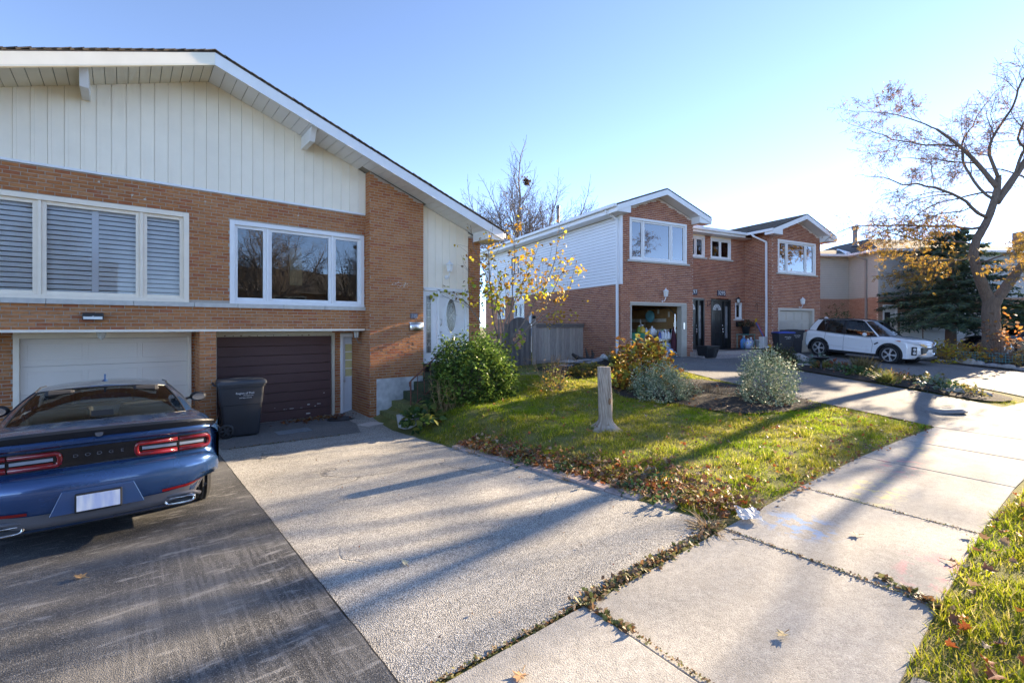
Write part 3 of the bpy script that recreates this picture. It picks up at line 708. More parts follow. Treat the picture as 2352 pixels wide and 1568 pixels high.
# six treads climb towards the door, stepping up along +x beside the parged wall
tx = [4.62,4.92,5.22,5.50,5.76,6.0]
for k in range(6):
    z1 = .03+.205*(k+1); B('step', mossy if k < 2 else green, ST, tx[k], 7.25 if k > 3 else 6.6, 9.56-.0*k, YP-.016 if k < 4 else 10.66, z1-.205 if k else -.1, z1, bevel=.012)
rl = thing('hand_rail', 'rusty wrought iron rail beside the green entry steps', 'railing')
mb = MB(); p0, p1 = Vector((4.95,9.6,.30)), Vector((6.05,9.6,1.12))
mb.tube([(4.95,9.6,.22),(4.95,9.6,.98)], .016, 6); mb.build('post', iron, rl)
MB().tube([(4.93,9.6,.86),(4.92,9.6,.95),(4.97,9.6,1.0),(6.05,9.6,1.86)], .017, 6).build('top_rail', iron, rl)
MB().tube([(4.95,9.6,.38),(6.05,9.6,1.18)], .012, 6).build('bottom_rail', iron, rl)
for k in range(1, 7):
    u = k/6.5; MB().tube([(4.95+1.1*u,9.6,.38+.80*u),(4.95+1.1*u,9.6,1.0+.86*u)], .009, 5).build('baluster', iron, rl)
MB().tube([(4.95,9.56,.36),(5.0,9.55,.33),(5.08,9.55,.35)], .022, 7).build('clamp', white, rl)
# ================================================================ red brick semi next door (3297 / 3295)
A2 = R(-12.1)
H2 = thing('semi_detached_house', 'red brick semi with two white gables and an open garage, beyond the lawn', 'house', (13.89,10.69,0), A2)
FZ = .95
def z2(w, c): return 7.10-.356*abs(w-c)
st = []; core = MB()
OG = (.43, 3.31, FZ-.2, 3.09); WL = (.40, 3.31, 4.66, 6.22)
RG = (9.05, 11.78, FZ-.2, 3.02); WR = (9.03, 11.89, 4.64, 6.14)
tl = lambda c: (lambda w: z2(w, c)-.05)
def gable_front(w0, w1, c, holes):
    wallx(core, w0+.005, w1-.005, .005, FZ-.25, 6.3, holes)
    core.prism([(w0+.005,6.3),(w1-.005,6.3),(w1-.005,z2(w1,c)),(c,z2(c,c)),(w0+.005,z2(w0,c))], 'y', .005, .1)
    lay(st, 'x', 0, -1, w0, w1, FZ-.1, 7.2, holes, L=.215, H=.069, top=tl(c))
gable_front(0, 3.67, 1.835, (OG, WL)); gable_front(8.67, 12.28, 10.475, (RG, WR))
D1 = (4.75, 5.95, 1.15, 3.44); D2 = (6.38, 7.69, 1.15, 3.48); SW2 = (8.0, 8.45, 2.55, 3.32)
WM1 = (4.9, 5.96, 5.28, 6.20); WM2 = (6.35, 7.69, 5.28, 6.20)
wallx(core, 3.67, 8.67, 1.407, FZ-.25, 6.6, (D1, D2, SW2, WM1, WM2))
lay(st, 'x', 1.40, -1, 3.67, 8.67, FZ-.1, 6.6, (D1, D2, SW2, WM1, WM2), L=.215, H=.069)
core.box(3.55, 3.663, .1, 1.41, FZ-.2, 6.6); lay(st, 'y', 3.67, 1, .012, 1.4, FZ-.1, 6.6, L=.215, H=.069)
core.box(8.677, 8.79, .1, 1.41, FZ-.2, 6.6); lay(st, 'y', 8.67, -1, .012, 1.4, FZ-.1, 6.6, L=.215, H=.069, ph=.25)
SWN = (7.25, 8.35, 2.62, 3.70); SWN2 = (9.4, 10.3, 2.62, 3.70)
for (a, b, c0, c1) in ((.1,7.25,.6,3.75),(7.25,8.35,.6,2.62),(8.35,9.4,.6,3.75),(9.4,10.3,.6,2.62),(10.3,12,.6,3.75)): core.box(.005, .12, a, b, c0, c1)
core.box(.02, .12, .05, 12, 3.75, 6.35)
core.box(12.15, 12.27, .1, 12, .6, 6.35); core.box(.1, 12.2, 11.9, 12, .6, 6.35)
lay(st, 'y', 0, -1, .012, 12, FZ+.0, 3.74, (SWN, SWN2), L=.215, H=.069)
lay(st, 'y', 12.28, 1, .012, 12, FZ-.1, 6.3, (), L=.215, H=.069)
core.build('mortar_wall', mortar2, H2)
place_bricks(st, H2, brick2, 300); del st
MB().box(-.03, .1, .02, 12, .5, FZ-.005).build('foundation', parge, H2)
# lap siding courses on the flank
for k in range(21):
    z0 = 3.76+k*.118
    MB().hexa([(-.022,.10,z0),(.01,.10,z0),(.01,12,z0),(-.022,12,z0),(-.010,.10,z0+.108),(.01,.10,z0+.108),(.01,12,z0+.108),(-.010,12,z0+.108)]).build('lap_siding', wvinyl, H2)
B('corner_trim', wvinyl, H2, -.03, .07, -.02, .10, 3.74, 6.3, bevel=.004)
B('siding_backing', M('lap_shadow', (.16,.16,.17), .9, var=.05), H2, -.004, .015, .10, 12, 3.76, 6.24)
for k in range(21): B('corner_trim', wvinyl, H2, .07, .078, -.012, .0, 3.76+k*.118, 3.86+k*.118) if k % 1 == 0 and k < 1 else None
def sidewin(d0, d1, z0, z1):
    w = window(H2, 0, d1-d0, 0, z0, z1, ((d1-d0)/2,), white, fw=.06, sw=.04, depth=.1, roomd=1.2)
    w.rotation_euler = (0, 0, R(-90)); w.location = (0, d1, 0)
sidewin(SWN[0], SWN[1], 2.62, 3.40); sidewin(SWN2[0], SWN2[1], 2.62, 3.40)
for a, b in ((7.25,8.35),(9.4,10.3)): B('window_panel', white, H2, -.01, .1, a, b, 3.402, 3.72)
w = window(H2, 0, .75, 0, 4.9, 5.8, (), black, fw=.05, sw=.03, depth=.05, roomd=.3); w.rotation_euler = (0,0,R(-90)); w.location = (-.02, 8.6, 0)
# roofs
def gable_roof(c, hw, d0, d1):
    for s in (-1, 1):
        e = c+s*hw; zt = lambda w: z2(w, c)+.24
        q = MB(); q.hexa([(c,d0+.02,zt(c)-.04),(e,d0+.02,zt(e)-.04),(e,d1,zt(e)-.04),(c,d1,zt(c)-.04),(c,d0+.02,zt(c)),(e,d0+.02,zt(e)),(e,d1,zt(e)),(c,d1,zt(c))]); q.build('roof', shingle, H2)
        # shingle courses
        n = 17; m_ = MB()
        for k in range(n):
            a0, a1 = c+s*hw*(1-k/n)+s*.02, c+s*hw*(1-(k+1)/n); zz0, zz1 = zt(a0)+.002, zt(a1)+.002
            d = d0
            while d < min(d1, 11.5):
                L_ = random.uniform(.28,.36); dd = min(d+L_, d1); o_ = random.uniform(0,.006)
                m_.hexa([(a0,d,zz0),(a1,d,zz1),(a1,dd-.004,zz1),(a0,dd-.004,zz0),(a0,d,zz0+.016+o_),(a1,d,zz1+.004),(a1,dd-.004,zz1+.004),(a0,dd-.004,zz0+.016+o_)]); d = dd
        tag(m_.build('roof_shingles', shingle, H2), kind='stuff')
        f = MB(); f.hexa([(c,d0,zt(c)-.235),(e,d0,zt(e)-.235),(e,d0+.02,zt(e)-.235),(c,d0+.02,zt(c)-.235),(c,d0,zt(c)-.04),(e,d0,zt(e)-.04),(e,d0+.02,zt(e)-.04),(c,d0+.02,zt(c)-.04)]); f.build('fascia', white, H2)
        for i in range(8):
            a, b = c+s*(i*hw/8+.004), c+s*((i+1)*hw/8-.004)
            MB().hexa([(a,d0+.02,zt(a)-.215),(b,d0+.02,zt(b)-.215),(b,.03,zt(b)-.215),(a,.03,zt(a)-.215),(a,d0+.02,zt(a)-.20),(b,d0+.02,zt(b)-.20),(b,.03,zt(b)-.20),(a,.03,zt(a)-.20)]).build('soffit_panel', wvinyl, H2)
        xa = e-s*.62; er = MB(); er.prism([(xa,zt(e)-.255),(e+s*.01,zt(e)-.255),(e+s*.01,zt(e)-.06),(xa,zt(e)-.06+.2)], 'y', d0+.022, -.005); er.build('eave_return', white, H2)
    return zt(c+hw)
ze = gable_roof(1.835, 2.36, -.45, 12.4); gable_roof(10.475, 2.36, -.45, 12.4)
for k in range(24):
    d = -.02+k*.5; B('soffit_panel', wvinyl, H2, -.50, .0, d+.003, d+.497, ze-.255, ze-.24)
def gutter(w0, w1, d0, d1, z): 
    return B('gutter', white, H2, w0, w1, d0, d1, z-.12, z, bevel=.02)
gutter(-.66, -.53, -.43, 12.3, ze+.012); B('fascia', white, H2, -.527, -.502, -.43, 12.3, ze-.26, ze-.045); B('fascia', white, H2, 12.815, 12.835, -.43, 12.3, ze-.26, ze-.045); gutter(4.195, 4.29, -.43, .9, ze-.02); gutter(4.3, 8.05, .83, .93, ze-.02); gutter(8.05, 8.11, -.43, .93, ze-.02); gutter(12.84, 12.93, -.43, 12.3, ze-.02)
# middle roof between the gables
q = MB(); q.hexa([(2.6,.94,ze-.03),(9.9,.94,ze-.03),(9.9,4.0,ze+.5),(2.6,4.0,ze+.5),(2.6,.94,ze),(9.9,.94,ze),(9.9,4.0,ze+.53),(2.6,4.0,ze+.53)]); q.build('roof', shingle, H2)
q = MB()
for k in range(10):
    d0, d1 = .92+k*.3, .92+(k+1)*.3; za, zb = ze+.177*(d0-.94)+.002, ze+.177*(d1-.94)+.002; x = 4.2
    while x < 8.2:
        x1 = min(x+random.uniform(.28,.36), 8.2); q.hexa([(x,d0,za),(x1-.004,d0,za),(x1-.004,d1,zb),(x,d1,zb),(x,d0,za+.018),(x1-.004,d0,za+.018),(x1-.004,d1,zb+.004),(x,d1,zb+.004)]); x = x1
tag(q.build('roof_shingles', shingle, H2), kind='stuff')
B('fascia', white, H2, 4.2, 8.1, .93, .95, ze-.22, ze-.01)
for k in range(10): B('soffit_panel', wvinyl, H2, 3.68+k*.498, 3.68+k*.498+.494, .95, 1.41, ze-.235, ze-.22)
B('roof_deck', shingle, H2, .5, 12, 4.0, 11.5, 6.4, 6.8)
vp = M('vent_pipe_metal', (.18,.17,.17), .6, .3, var=.1)
MB().lathe([(.06,0),(.06,.62),(.09,.63),(.09,.74),(.05,.76)], 10, (.15,4.4,6.85)).build('vent_pipe', vp, H2)
MB().lathe([(.16,0),(.16,.16),(.05,.2)], 8, (5.6,2.3,6.95)).build('roof_vent', vp, H2)
def downpipe(house, pts, mat, w=.075):
    mb = MB()
    for a, b in zip(pts, pts[1:]): mb.bar(a, b, w, w*.8, up=(0,1,0) if abs(a[2]-b[2]) > abs(a[0]-b[0])+abs(a[1]-b[1]) else (0,0,1))
    return mb.build('downpipe', mat, house, bevel=.008)
downpipe(H2, [(-.56,.15,ze-.12),(-.54,.12,ze-.2),(-.09,.12,ze-.42),(-.07,.12,ze-.55),(-.07,.12,1.25),(-.12,.06,1.0)], wvinyl, .085)
downpipe(H2, [(8.08,.6,ze-.12),(8.10,.5,ze-.25),(8.58,.25,ze-.5),(8.6,.25,1.35),(8.5,.1,1.25)], wvinyl, .085)
# windows
def sill(w0, w1, d, z): B('sill_stone', stone, H2, w0-.12, w1+.12, d-.06, d+.05, z-.07, z, bevel=.006)
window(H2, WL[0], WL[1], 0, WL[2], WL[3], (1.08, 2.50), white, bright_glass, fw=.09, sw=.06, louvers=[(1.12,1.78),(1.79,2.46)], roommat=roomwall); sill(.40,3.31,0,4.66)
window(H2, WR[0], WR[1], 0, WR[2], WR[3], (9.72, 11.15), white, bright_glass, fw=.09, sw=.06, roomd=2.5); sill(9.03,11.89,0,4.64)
window(H2, *WM1[:2], 1.40, *WM1[2:], (5.43,), white, fw=.08, sw=.05, roomd=1.5); sill(4.9,5.96,1.4,5.28)
window(H2, *WM2[:2], 1.40, *WM2[2:], (7.02,), white, fw=.08, sw=.05, roomd=1.5); sill(6.35,7.69,1.4,5.28)
window(H2, *SW2[:2], 1.40, *SW2[2:], (), white, fw=.06, sw=.05, roomd=.8); sill(8.0,8.45,1.4,2.55)
B('window_panel', cream, H2, 4.9, 5.96, 1.385, 1.40, 6.20, 6.5); B('window_panel', cream, H2, 6.35, 7.69, 1.385, 1.40, 6.20, 6.5)
# black entry doors
def entry(w0, w1, light_side):
    mb = MB(); y = 1.40; z0, z1 = 1.17, 3.44
    for (a, b, c, d) in ((w0,w0+.07,z0,z1),(w1-.07,w1,z0,z1),(w0+.07,w1-.07,z1-.08,z1),(w0+.07,w1-.07,z0-.06,z0+.05)): mb.box(a,b,y-.02,y+.15,c,d)
    wl = w0+.07+(w1-w0-.14)*.68; mb.box(wl, wl+.07, y-.0, y+.15, z0+.05, z1-.08)
    e = mb.build('front_door', blackdoor, H2, bevel=.004)
    B('door_leaf', blackdoor, e, w0+.072, wl-.002, y+.07, y+.11, z0+.052, z1-.082)
    B('sidelight', blackdoor, e, wl+.072, w1-.072, y+.09, y+.12, z0+.052, z1-.082)
    B('sidelight_pane', M('rain_glass', (.22,.22,.23), .2, var=.3), e, wl+.12, w1-.12, y+.08, y+.088, z0+.5, z1-.3)
    c = (w0+.07+wl)/2; fan = [(c+.27*math.cos(math.pi*k/12), z1-.48+.27*math.sin(math.pi*k/12)) for k in range(13)]
    MB().prism(fan, 'y', y+.058, y+.068).build('fan_light', M('fan_glass', (.5,.5,.5), .2, var=.3), e)
    fb = MB()
    for k in range(1, 6): fb.bar((c, y+.054, z1-.48), (c+.26*math.cos(math.pi*k/6), y+.054, z1-.48+.26*math.sin(math.pi*k/6)), .012)
    fb.build('fan_bar', blackdoor, e)
    for i in range(2):
        for (a, b) in ((z0+.18,z0+.75),(z0+.85,z1-.62)):
            p = MB(); q0 = w0+.13+i*.34; 
            for (r0, r1, s0, s1) in ((q0,q0+.27,a,a+.02),(q0,q0+.27,b-.02,b),(q0,q0+.02,a+.02,b-.02),(q0+.25,q0+.27,a+.02,b-.02)): p.box(r0,r1,y+.06,y+.07,s0,s1)
            p.build('panel_moulding', blackdoor, e)
    MB().ball((wl-.06,y+.04,z0+1.08), .035).build('deadbolt', chrome, e, True)
    MB().ball((wl-.06,y+.03,z0+.92), .035).tube([(wl-.06,y+.05,z0+.9),(wl-.06,y-.0,z0+.8),(wl-.06,y+.05,z0+.66)], .014, 6).build('door_handle', chrome, e, True)
entry(4.75, 5.95, 1); entry(6.38, 7.69, 1)
navy = M('number_plate_blue', (.012,.022,.06), .5, var=.1)
for s_, w_ in (('3297', 5.22), ('3295', 7.05)):
    p_ = B('house_number', navy, H2, w_-.27, w_+.27, 1.375, 1.40, 3.60, 3.85, bevel=.004)
    text('number_digits', s_, .25, white, p_, (w_, 1.372, 3.725), (R(90),0,0), .004)
B('mailbox', black, H2, 8.03, 8.42, 1.27, 1.40, 2.20, 2.44, bevel=.02)
coach_lamp(H2, 'wall_lamp', 2.04, 0, 3.20, 1.35, white); coach_lamp(H2, 'wall_lamp', 10.62, 0, 3.1, 1.35, white); coach_lamp(H2, 'wall_lamp', 8.02, 1.4, 3.15, 1.3, black)
for x_, y_, dx in ((6.15,1.4,.35),): 
    MB().tube([(x_,y_,3.1),(x_,y_,3.35),(x_+dx*.2,y_-.15,3.37),(x_+dx*.4,y_-.3,3.3)], .012, 5).tube([(x_,y_,3.12),(x_+.05,y_-.12,3.2),(x_,y_-.14,3.3)], .01, 5).build('plant_bracket', black, H2)
MB().tube([(8.67,.75,2.95),(8.67,.75,3.25),(8.55,.70,3.27),(8.3,.6,3.1)], .012, 5).build('plant_bracket', black, H2)
# open garage: frame, lining, ceiling track
gfm = MB()
for (a, b, c, d) in ((.43,.50,FZ-.05,3.09),(3.02,3.31,FZ-.05,3.09),(.50,3.02,2.99,3.09)): gfm.box(a,b,-.02,.22,c,d)
gfo = gfm.build('garage_frame', M('grey_beige_frame', (.42,.38,.32), .6, var=.08), H2, bevel=.005)
B('door_control', metal, gfo, 3.10, 3.17, -.045, -.021, 2.1, 2.35)
m, t, p, _ = newmat('brown_drywall'); pos = coords(t)
c = ramp(t, noise(t, 3, 4, pos), [(.3, (.40,.21,.085)), (.7, (.52,.30,.13))]); lk(t, c, p.inputs['Base Color']); p.inputs['Roughness'].default_value = .9; drywall = m
gi = MB(); gi.add([(.2,.22,FZ),(3.45,.22,FZ),(3.45,4.2,FZ),(.2,4.2,FZ),(.2,.22,3.4),(3.45,.22,3.4),(3.45,4.2,3.4),(.2,4.2,3.4)], [(1,5,6,2),(2,6,7,3),(3,7,4,0)]); gi.build('garage_lining', drywall, H2)
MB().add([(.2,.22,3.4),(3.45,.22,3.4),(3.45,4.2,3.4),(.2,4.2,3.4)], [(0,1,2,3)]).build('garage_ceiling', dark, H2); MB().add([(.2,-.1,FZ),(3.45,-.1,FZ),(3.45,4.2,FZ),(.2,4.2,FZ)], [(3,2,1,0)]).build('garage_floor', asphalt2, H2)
tape = M('joint_compound', (.78,.72,.62), .9, var=.2, vs=8)
for z_, h_, a, b in ((2.42,.13,.3,3.4),(1.95,.15,.3,3.4)): B('joint_tape', tape, H2, a, b, 4.185, 4.195, z_, z_+h_)
for z_, h_, a, b in ((2.40,.14,1.2,4.1),(1.93,.16,.3,4.1)): B('joint_tape', tape, H2, 3.435, 3.445, a, b, z_, z_+h_)
for (d, z_) in ((.8,1.7),(.9,1.35),(1.4,1.6),(2.1,1.5),(.6,2.2),(1.0,2.6),(1.6,2.75),(2.2,2.7)): B('joint_tape', tape, H2, 3.436, 3.444, d, d+.1, z_, z_+.22)
B('switch_box', black, H2, 3.42, 3.445, .9, 1.0, 1.95, 2.12); B('switch_box', white, H2, 3.42, 3.445, .72, .82, 1.97, 2.12)
MB().tube([(2.95,.25,1.0),(2.95,.25,2.7),(2.95,.6,2.95),(2.95,4,2.95)], .025, 5).build('door_track', metal, H2)
# taupe sectional door of the right unit
gfm = MB()
for (a, b, c, d) in ((9.05,9.13,FZ,3.02),(11.62,11.78,FZ,3.02),(9.13,11.62,2.94,3.02)): gfm.box(a,b,-.02,.2,c,d)
g3 = gfm.build('garage_door', taupe_door, H2, bevel=.004)
for k in range(4):
    z0 = FZ+.02+k*.49; B('door_section', taupe_door, g3, 9.132, 11.618, .10, .14, z0, z0+.486, bevel=.006)
    for i in range(4):
        a = 9.2+i*.61; f = MB()
        for r0, r1, s0, s1 in ((a,a+.54,z0+.08,z0+.095),(a,a+.54,z0+.39,z0+.405),(a,a+.015,z0+.095,z0+.39),(a+.525,a+.54,z0+.095,z0+.39)): f.box(r0,r1,.092,.102,s0,s1)
        f.build('panel_moulding', taupe_door, g3)
# paved entry steps
pave = M('paver_steps', [(.33,.27,.25),(.37,.31,.28),(.30,.26,.25)], .9, var=.2, vs=14, bmp=.4, bs=50)
PS = thing('entry_steps', 'low curved paver steps before the black front doors', 'steps', (13.89,10.69,0), A2)
for k, (d0, z1, z0) in enumerate(((-.95,1.07,.8),(-.55,1.20,1.07))):
    P = [(3.69,1.38),(8.55,1.38),(8.5,d0+.9)]+[(8.3-4.9*i/10, d0+.25-.25*math.sin(math.pi*i/10)+(.5 if i < 2 else 0)) for i in range(11)]+[(3.45,d0+.25)]
    P = [(x if y < -.02 else max(x,3.69), y) for x, y in P]
    MB().prism(P, 'z', z0-.1, z1).build('step', pave, PS, bevel=.012)
def at2(w, d, z): 
    q = Matrix.Rotation(A2, 3, 'Z') @ Vector((w, d, 0)); return (13.89+q.x, 10.69+q.y, z)
mt = B('door_mat', black, None, 5.9, 8.2, .1, 1.1, 1.212, 1.226, bevel=.004); mt.location = (13.89,10.69,0); mt.rotation_euler = (0,0,A2); tag(mt, 'large black mat in front of the black doors', 'door mat')
mt = B('door_mat', M('beige_mat', (.36,.31,.26), .95, var=.2), None, 4.3, 5.6, -.2, .7, 1.212, 1.224, bevel=.003); mt.location = (13.89,10.69,0); mt.rotation_euler = (0,0,A2); tag(mt, 'flat beige mat on the paver step left of the black mat', 'door mat')

# ================================================================ beige siding house beyond the white car
A3 = R(-35)
H3 = thing('detached_house', 'beige siding over brick house behind the white car and spruce', 'house', (32.24,7.29,0), A3)
st = []; core = MB(); B3 = .95
D3 = (.26,1.12,B3,3.42); G3 = (2.7,6.4,B3-.1,3.05)
wallx(core, 0, 9.5, .005, .5, 3.84, (D3, G3)); lay(st, 'x', 0, -1, 0, 9.5, B3-.2, 3.82, (D3, G3), L=.215, H=.072)
core.box(.005, .1, .1, 2.05, .5, 3.84); lay(st, 'y', 0, -1, .012, 2.05, B3-.2, 3.82, L=.215, H=.072)
core.box(-2.4, 0, 2.057, 2.2, .5, 3.84); lay(st, 'x', 2.05, -1, -2.4, 0, B3-.2, 3.82, L=.215, H=.072)
core.box(-2.38, -2.3, 2.2, 9, .5, 3.84); core.box(-2.3, 9.5, 8.9, 9, .5, 6.3); core.box(9.4, 9.5, .1, 9, .5, 6.3); core.box(-2.3, 9.4, .3, .4, 3.9, 6.3) if 0 else None
core.build('mortar_wall', mortar2, H3); place_bricks(st, H3, brick3, 200); del st
for k in range(23):
    z0 = 3.86+k*.108; z1 = z0+.100
    MB().hexa([(0,-.024,z0),(9.5,-.024,z0),(9.5,.018,z0),(0,.018,z0),(0,-.010,z1),(9.5,-.010,z1),(9.5,.018,z1),(0,.018,z1)]).build('lap_siding', blue_siding, H3)
    MB().hexa([(-.024,.06,z0),(.018,.06,z0),(.018,2.05,z0),(-.024,2.05,z0),(-.010,.06,z1),(.018,.06,z1),(.018,2.05,z1),(-.010,2.05,z1)]).build('lap_siding', beige_siding, H3)
    MB().hexa([(-2.4,2.026,z0),(-.03,2.026,z0),(-.03,2.058,z0),(-2.4,2.058,z0),(-2.4,2.04,z1),(-.03,2.04,z1),(-.03,2.058,z1),(-2.4,2.058,z1)]).build('lap_siding', beige_siding, H3)
    MB().box(-2.41,-2.38,2.1,9,z0,z1).build('lap_siding', beige_siding, H3)
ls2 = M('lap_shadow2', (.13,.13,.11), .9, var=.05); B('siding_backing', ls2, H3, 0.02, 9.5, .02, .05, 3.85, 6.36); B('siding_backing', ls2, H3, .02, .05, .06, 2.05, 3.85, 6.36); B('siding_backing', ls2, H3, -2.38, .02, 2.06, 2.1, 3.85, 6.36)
B('corner_trim', beige_siding, H3, -.03, .06, -.035, .06, 3.84, 6.36)
ze3 = 6.42
rf = MB()
rf.add([(-.5,-.55,ze3),(10,-.55,ze3),(10,9.5,ze3),(-.5,9.5,ze3),(2.2,3.2,ze3+1.25),(7,3.2,ze3+1.25),(7,6,ze3+1.25),(2.2,6,ze3+1.25)], [(0,1,5,4),(1,2,6,5),(2,3,7,6),(3,0,4,7),(4,5,6,7),(3,2,1,0)])
rf.add([(-2.9,1.5,ze3),(.6,1.5,ze3),(.6,9,ze3),(-2.9,9,ze3),(-1.2,4,ze3+.55),(1.8,4,ze3+.75),(1.8,6,ze3+.75),(-1.2,6,ze3+.55)], [(0,1,5,4),(1,2,6,5),(2,3,7,6),(3,0,4,7),(4,5,6,7)])
ro = rf.build('roof', shingle, H3)
MB().tube([(-.5,1.5,ze3+.02),(.9,4.0,ze3+.62)], .14, 5).build('valley_flashing', white, ro)
for a, b, c, d in ((-.58,10,-.63,-.55),(-.58,-.5,-.55,1.42),(-2.98,-.5,1.42,1.5)): B('gutter', white, H3, a, b, c, d, ze3-.12, ze3+.01, bevel=.015)
for a, b, c, d in ((-.5,9.9,-.55,.02),(-.5,.02,.02,2.05),(-2.9,-.5,1.5,2.05)): B('soffit', wvinyl, H3, a, b, c, d, ze3-.10, ze3-.06)
MB().lathe([(.24,0),(.13,.14),(.12,1.0),(.18,1.02),(.18,1.2),(.15,1.22)], 10, (.35,2.0,ze3+.55)).build('chimney_flue', vp, H3)
for x_, y_ in ((-.6,4.2),(-1.3,4.3),(-.9,5)): MB().lathe([(.08,0),(.08,.35)], 8, (x_,y_,ze3+.5)).build('roof_vent', vp, H3)
downpipe(H3, [(-.54,.9,ze3-.1),(-.5,.9,ze3-.2),(-.08,.75,ze3-.42),(-.07,.75,ze3-.6),(-.07,.75,1.0)], M('grey_downpipe', (.3,.29,.27), .5, var=.05), .1)
e = MB()
for (a, b, c, d) in ((.26,.33,B3,3.42),(1.05,1.12,B3,3.42),(.33,1.05,3.34,3.42)): e.box(a,b,-.03,.1,c,d)
eo = e.build('front_door', white, H3); B('door_leaf', white, eo, .33, 1.05, .03, .07, B3, 3.34); B('door_pane', dark, eo, .40, .72, .015, .028, 1.6, 3.0)
B('wall_lamp', black, H3, .45, .8, -.25, 0, 3.55, 3.72, bevel=.03)
B('canopy_board', white, H3, 1.3, 2.6, -.02, .02, B3, 3.0)
gw = MB(); gw.box(4.5,4.62,-.02,.1,B3-.1,3.05); g4 = gw.build('garage_door', cream_paint, H3)
for i, (a, b) in enumerate(((2.7,4.5),(4.62,6.4))):
    for k in range(8 if i else 4):
        hh = .26 if i else .52; z0 = B3-.05+k*hh; B('door_section', white, g4, a+.01, b-.01, .02, .06, z0, z0+hh-.012, bevel=.004)
# ================================================================ further house at the right edge
H4 = thing('detached_house', 'far house with blue-grey siding over brick at the right edge behind the locust tree', 'house', (41.5,2.2,0), R(-42))
st = []; core = MB(); wallx(core, 0, 9, .005, .4, 3.4, ((1.3,2.6,1.9,3.2),)); lay(st, 'x', 0, -1, 0, 9, .8, 3.4, ((1.3,2.6,1.9,3.2),), L=.215, H=.072)
core.box(.005,.1,.1,8,.4,3.4); lay(st, 'y', 0, -1, .012, 8, .8, 3.4, L=.215, H=.072); core.box(0,9,7.9,8,.4,6); core.box(8.9,9,.1,8,.4,6)
core.build('mortar_wall', mortar2, H4); place_bricks(st, H4, brick2, 0); del st
for k in range(20):
    z0 = 3.4+k*.13; B('lap_siding', blue_siding, H4, -.02, 9, -.35-(k % 2)*.006, .3, z0, z0+.125); B('lap_siding', blue_siding, H4, -.03, .1, .3, 8, z0, z0+.125)
window(H4, 1.3, 2.6, 0, 1.9, 3.2, (1.95,), white, fw=.1, roomd=1.5)
rf = MB(); rf.add([(-.5,-.8,6),(9.5,-.8,6),(9.5,8.5,6),(-.5,8.5,6),(2,3.5,7.5),(7,3.5,7.5),(7,5,7.5),(2,5,7.5)], [(0,1,5,4),(1,2,6,5),(2,3,7,6),(3,0,4,7),(4,5,6,7),(3,2,1,0)]); rf.build('roof', shingle, H4)
B('gutter', white, H4, -.55, 9.5, -.88, -.8, 5.9, 6.02)
B('chimney', brick3, H4, 3.4, 4.1, 3.6, 4.4, 6.8, 8.6)
# ================================================================ house across the road (seen mirrored in the windows)
H5 = thing('detached_house', 'tan brick house across the road mirrored in the front windows', 'house', (14,-21,0), R(180))
core = MB(); wallx(core, -9, 9, 0, 0, 5.2, ((-5,-2.5,1,2.5),(2,4.5,1,2.5),(2,4.5,3.4,4.8),(-5,-2.5,3.4,4.8)), .2); core.box(-9,-8.8,.2,9,0,5.2); core.box(8.8,9,.2,9,0,5.2); core.box(-9,9,8.8,9,0,5.2)
core.build('brick_wall', brick3, H5)
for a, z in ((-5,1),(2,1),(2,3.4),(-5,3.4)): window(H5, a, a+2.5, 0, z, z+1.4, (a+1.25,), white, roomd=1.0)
rf = MB(); rf.prism([(-.7,5.1),(9.7,5.1),(4.5,7.4)], 'x', -9.6, 9.6); rf.build('roof', shingle, H5)
H6 = thing('detached_house', 'second tan house across the road further left in the reflections', 'house', (-8,-22,0), R(180))
core = MB(); core.box(-7,7,0,8,0,5); core.build('brick_wall', M('tan_brick_far', (.33,.25,.17), .9, var=.15, vs=8), H6)
rf = MB(); rf.prism([(-.7,5),(8.7,5),(4,7.2)], 'x', -7.6, 7.6); rf.build('roof', shingle, H6)
for a in (-5,1): B('window', white, H6, a, a+3, -.05, .05, 1.2, 2.7)
# ================================================================ trees and plants
def rv(s=1.): return Vector((random.gauss(0,s), random.gauss(0,s), random.gauss(0,s)))
def branch(mb, p, d, r, L, lev, P, tips, keep=None):
    n = max(3, min(8, int(L/.22))); pts = [p.copy()]; p = p.copy(); d = d.normalized(); dirs = [d]
    for i in range(n):
        d = (d+rv(P['wander'])+Vector((0,0,P['up'][min(lev, len(P['up'])-1)]))).normalized(); p = p+d*(L/n); pts.append(p.copy()); dirs.append(d)
    last = lev >= P['max']; r1 = r*(.35 if last else .6)
    rads = [max(r+(r1-r)*i/n, P.get('rmin', 0)) for i in range(n+1)]
    mb.tube(pts, rads, 7 if r > .06 else 5 if r > .02 else 3, cap=r > .03)
    if last:
        for i in range(1, n+1): tips.append((pts[i], dirs[i]))
        return
    k = P['kids'][min(lev, len(P['kids'])-1)]
    for j in range(k):
        u = P['start']+(1-P['start'])*(j+random.random()*.8)/k; i = min(n-1, int(u*n)); q = pts[i].lerp(pts[i+1], u*n-i)
        ax = dirs[i].orthogonal().normalized(); ax.rotate(Matrix.Rotation(random.random()*6.283+j*2.4, 3, dirs[i]))
        nd_ = dirs[i].copy(); nd_.rotate(Matrix.Rotation(R(P['ang'][min(lev, len(P['ang'])-1)])*random.uniform(.7,1.25), 3, ax))
        branch(mb, q, nd_, r*(1-.4*u)*P['rr'], L*P['lr']*random.uniform(.7,1.15)*(1.1-.35*u), lev+1, P, tips)
    branch(mb, pts[-1], dirs[-1], r1, L*P['lr']*.95, lev+1, P, tips)
bark = M('grey_bark', (.155,.12,.095), .95, var=.35, vs=10, stretch=(3,3,.6), bmp=1, bs=9, bd=.06)
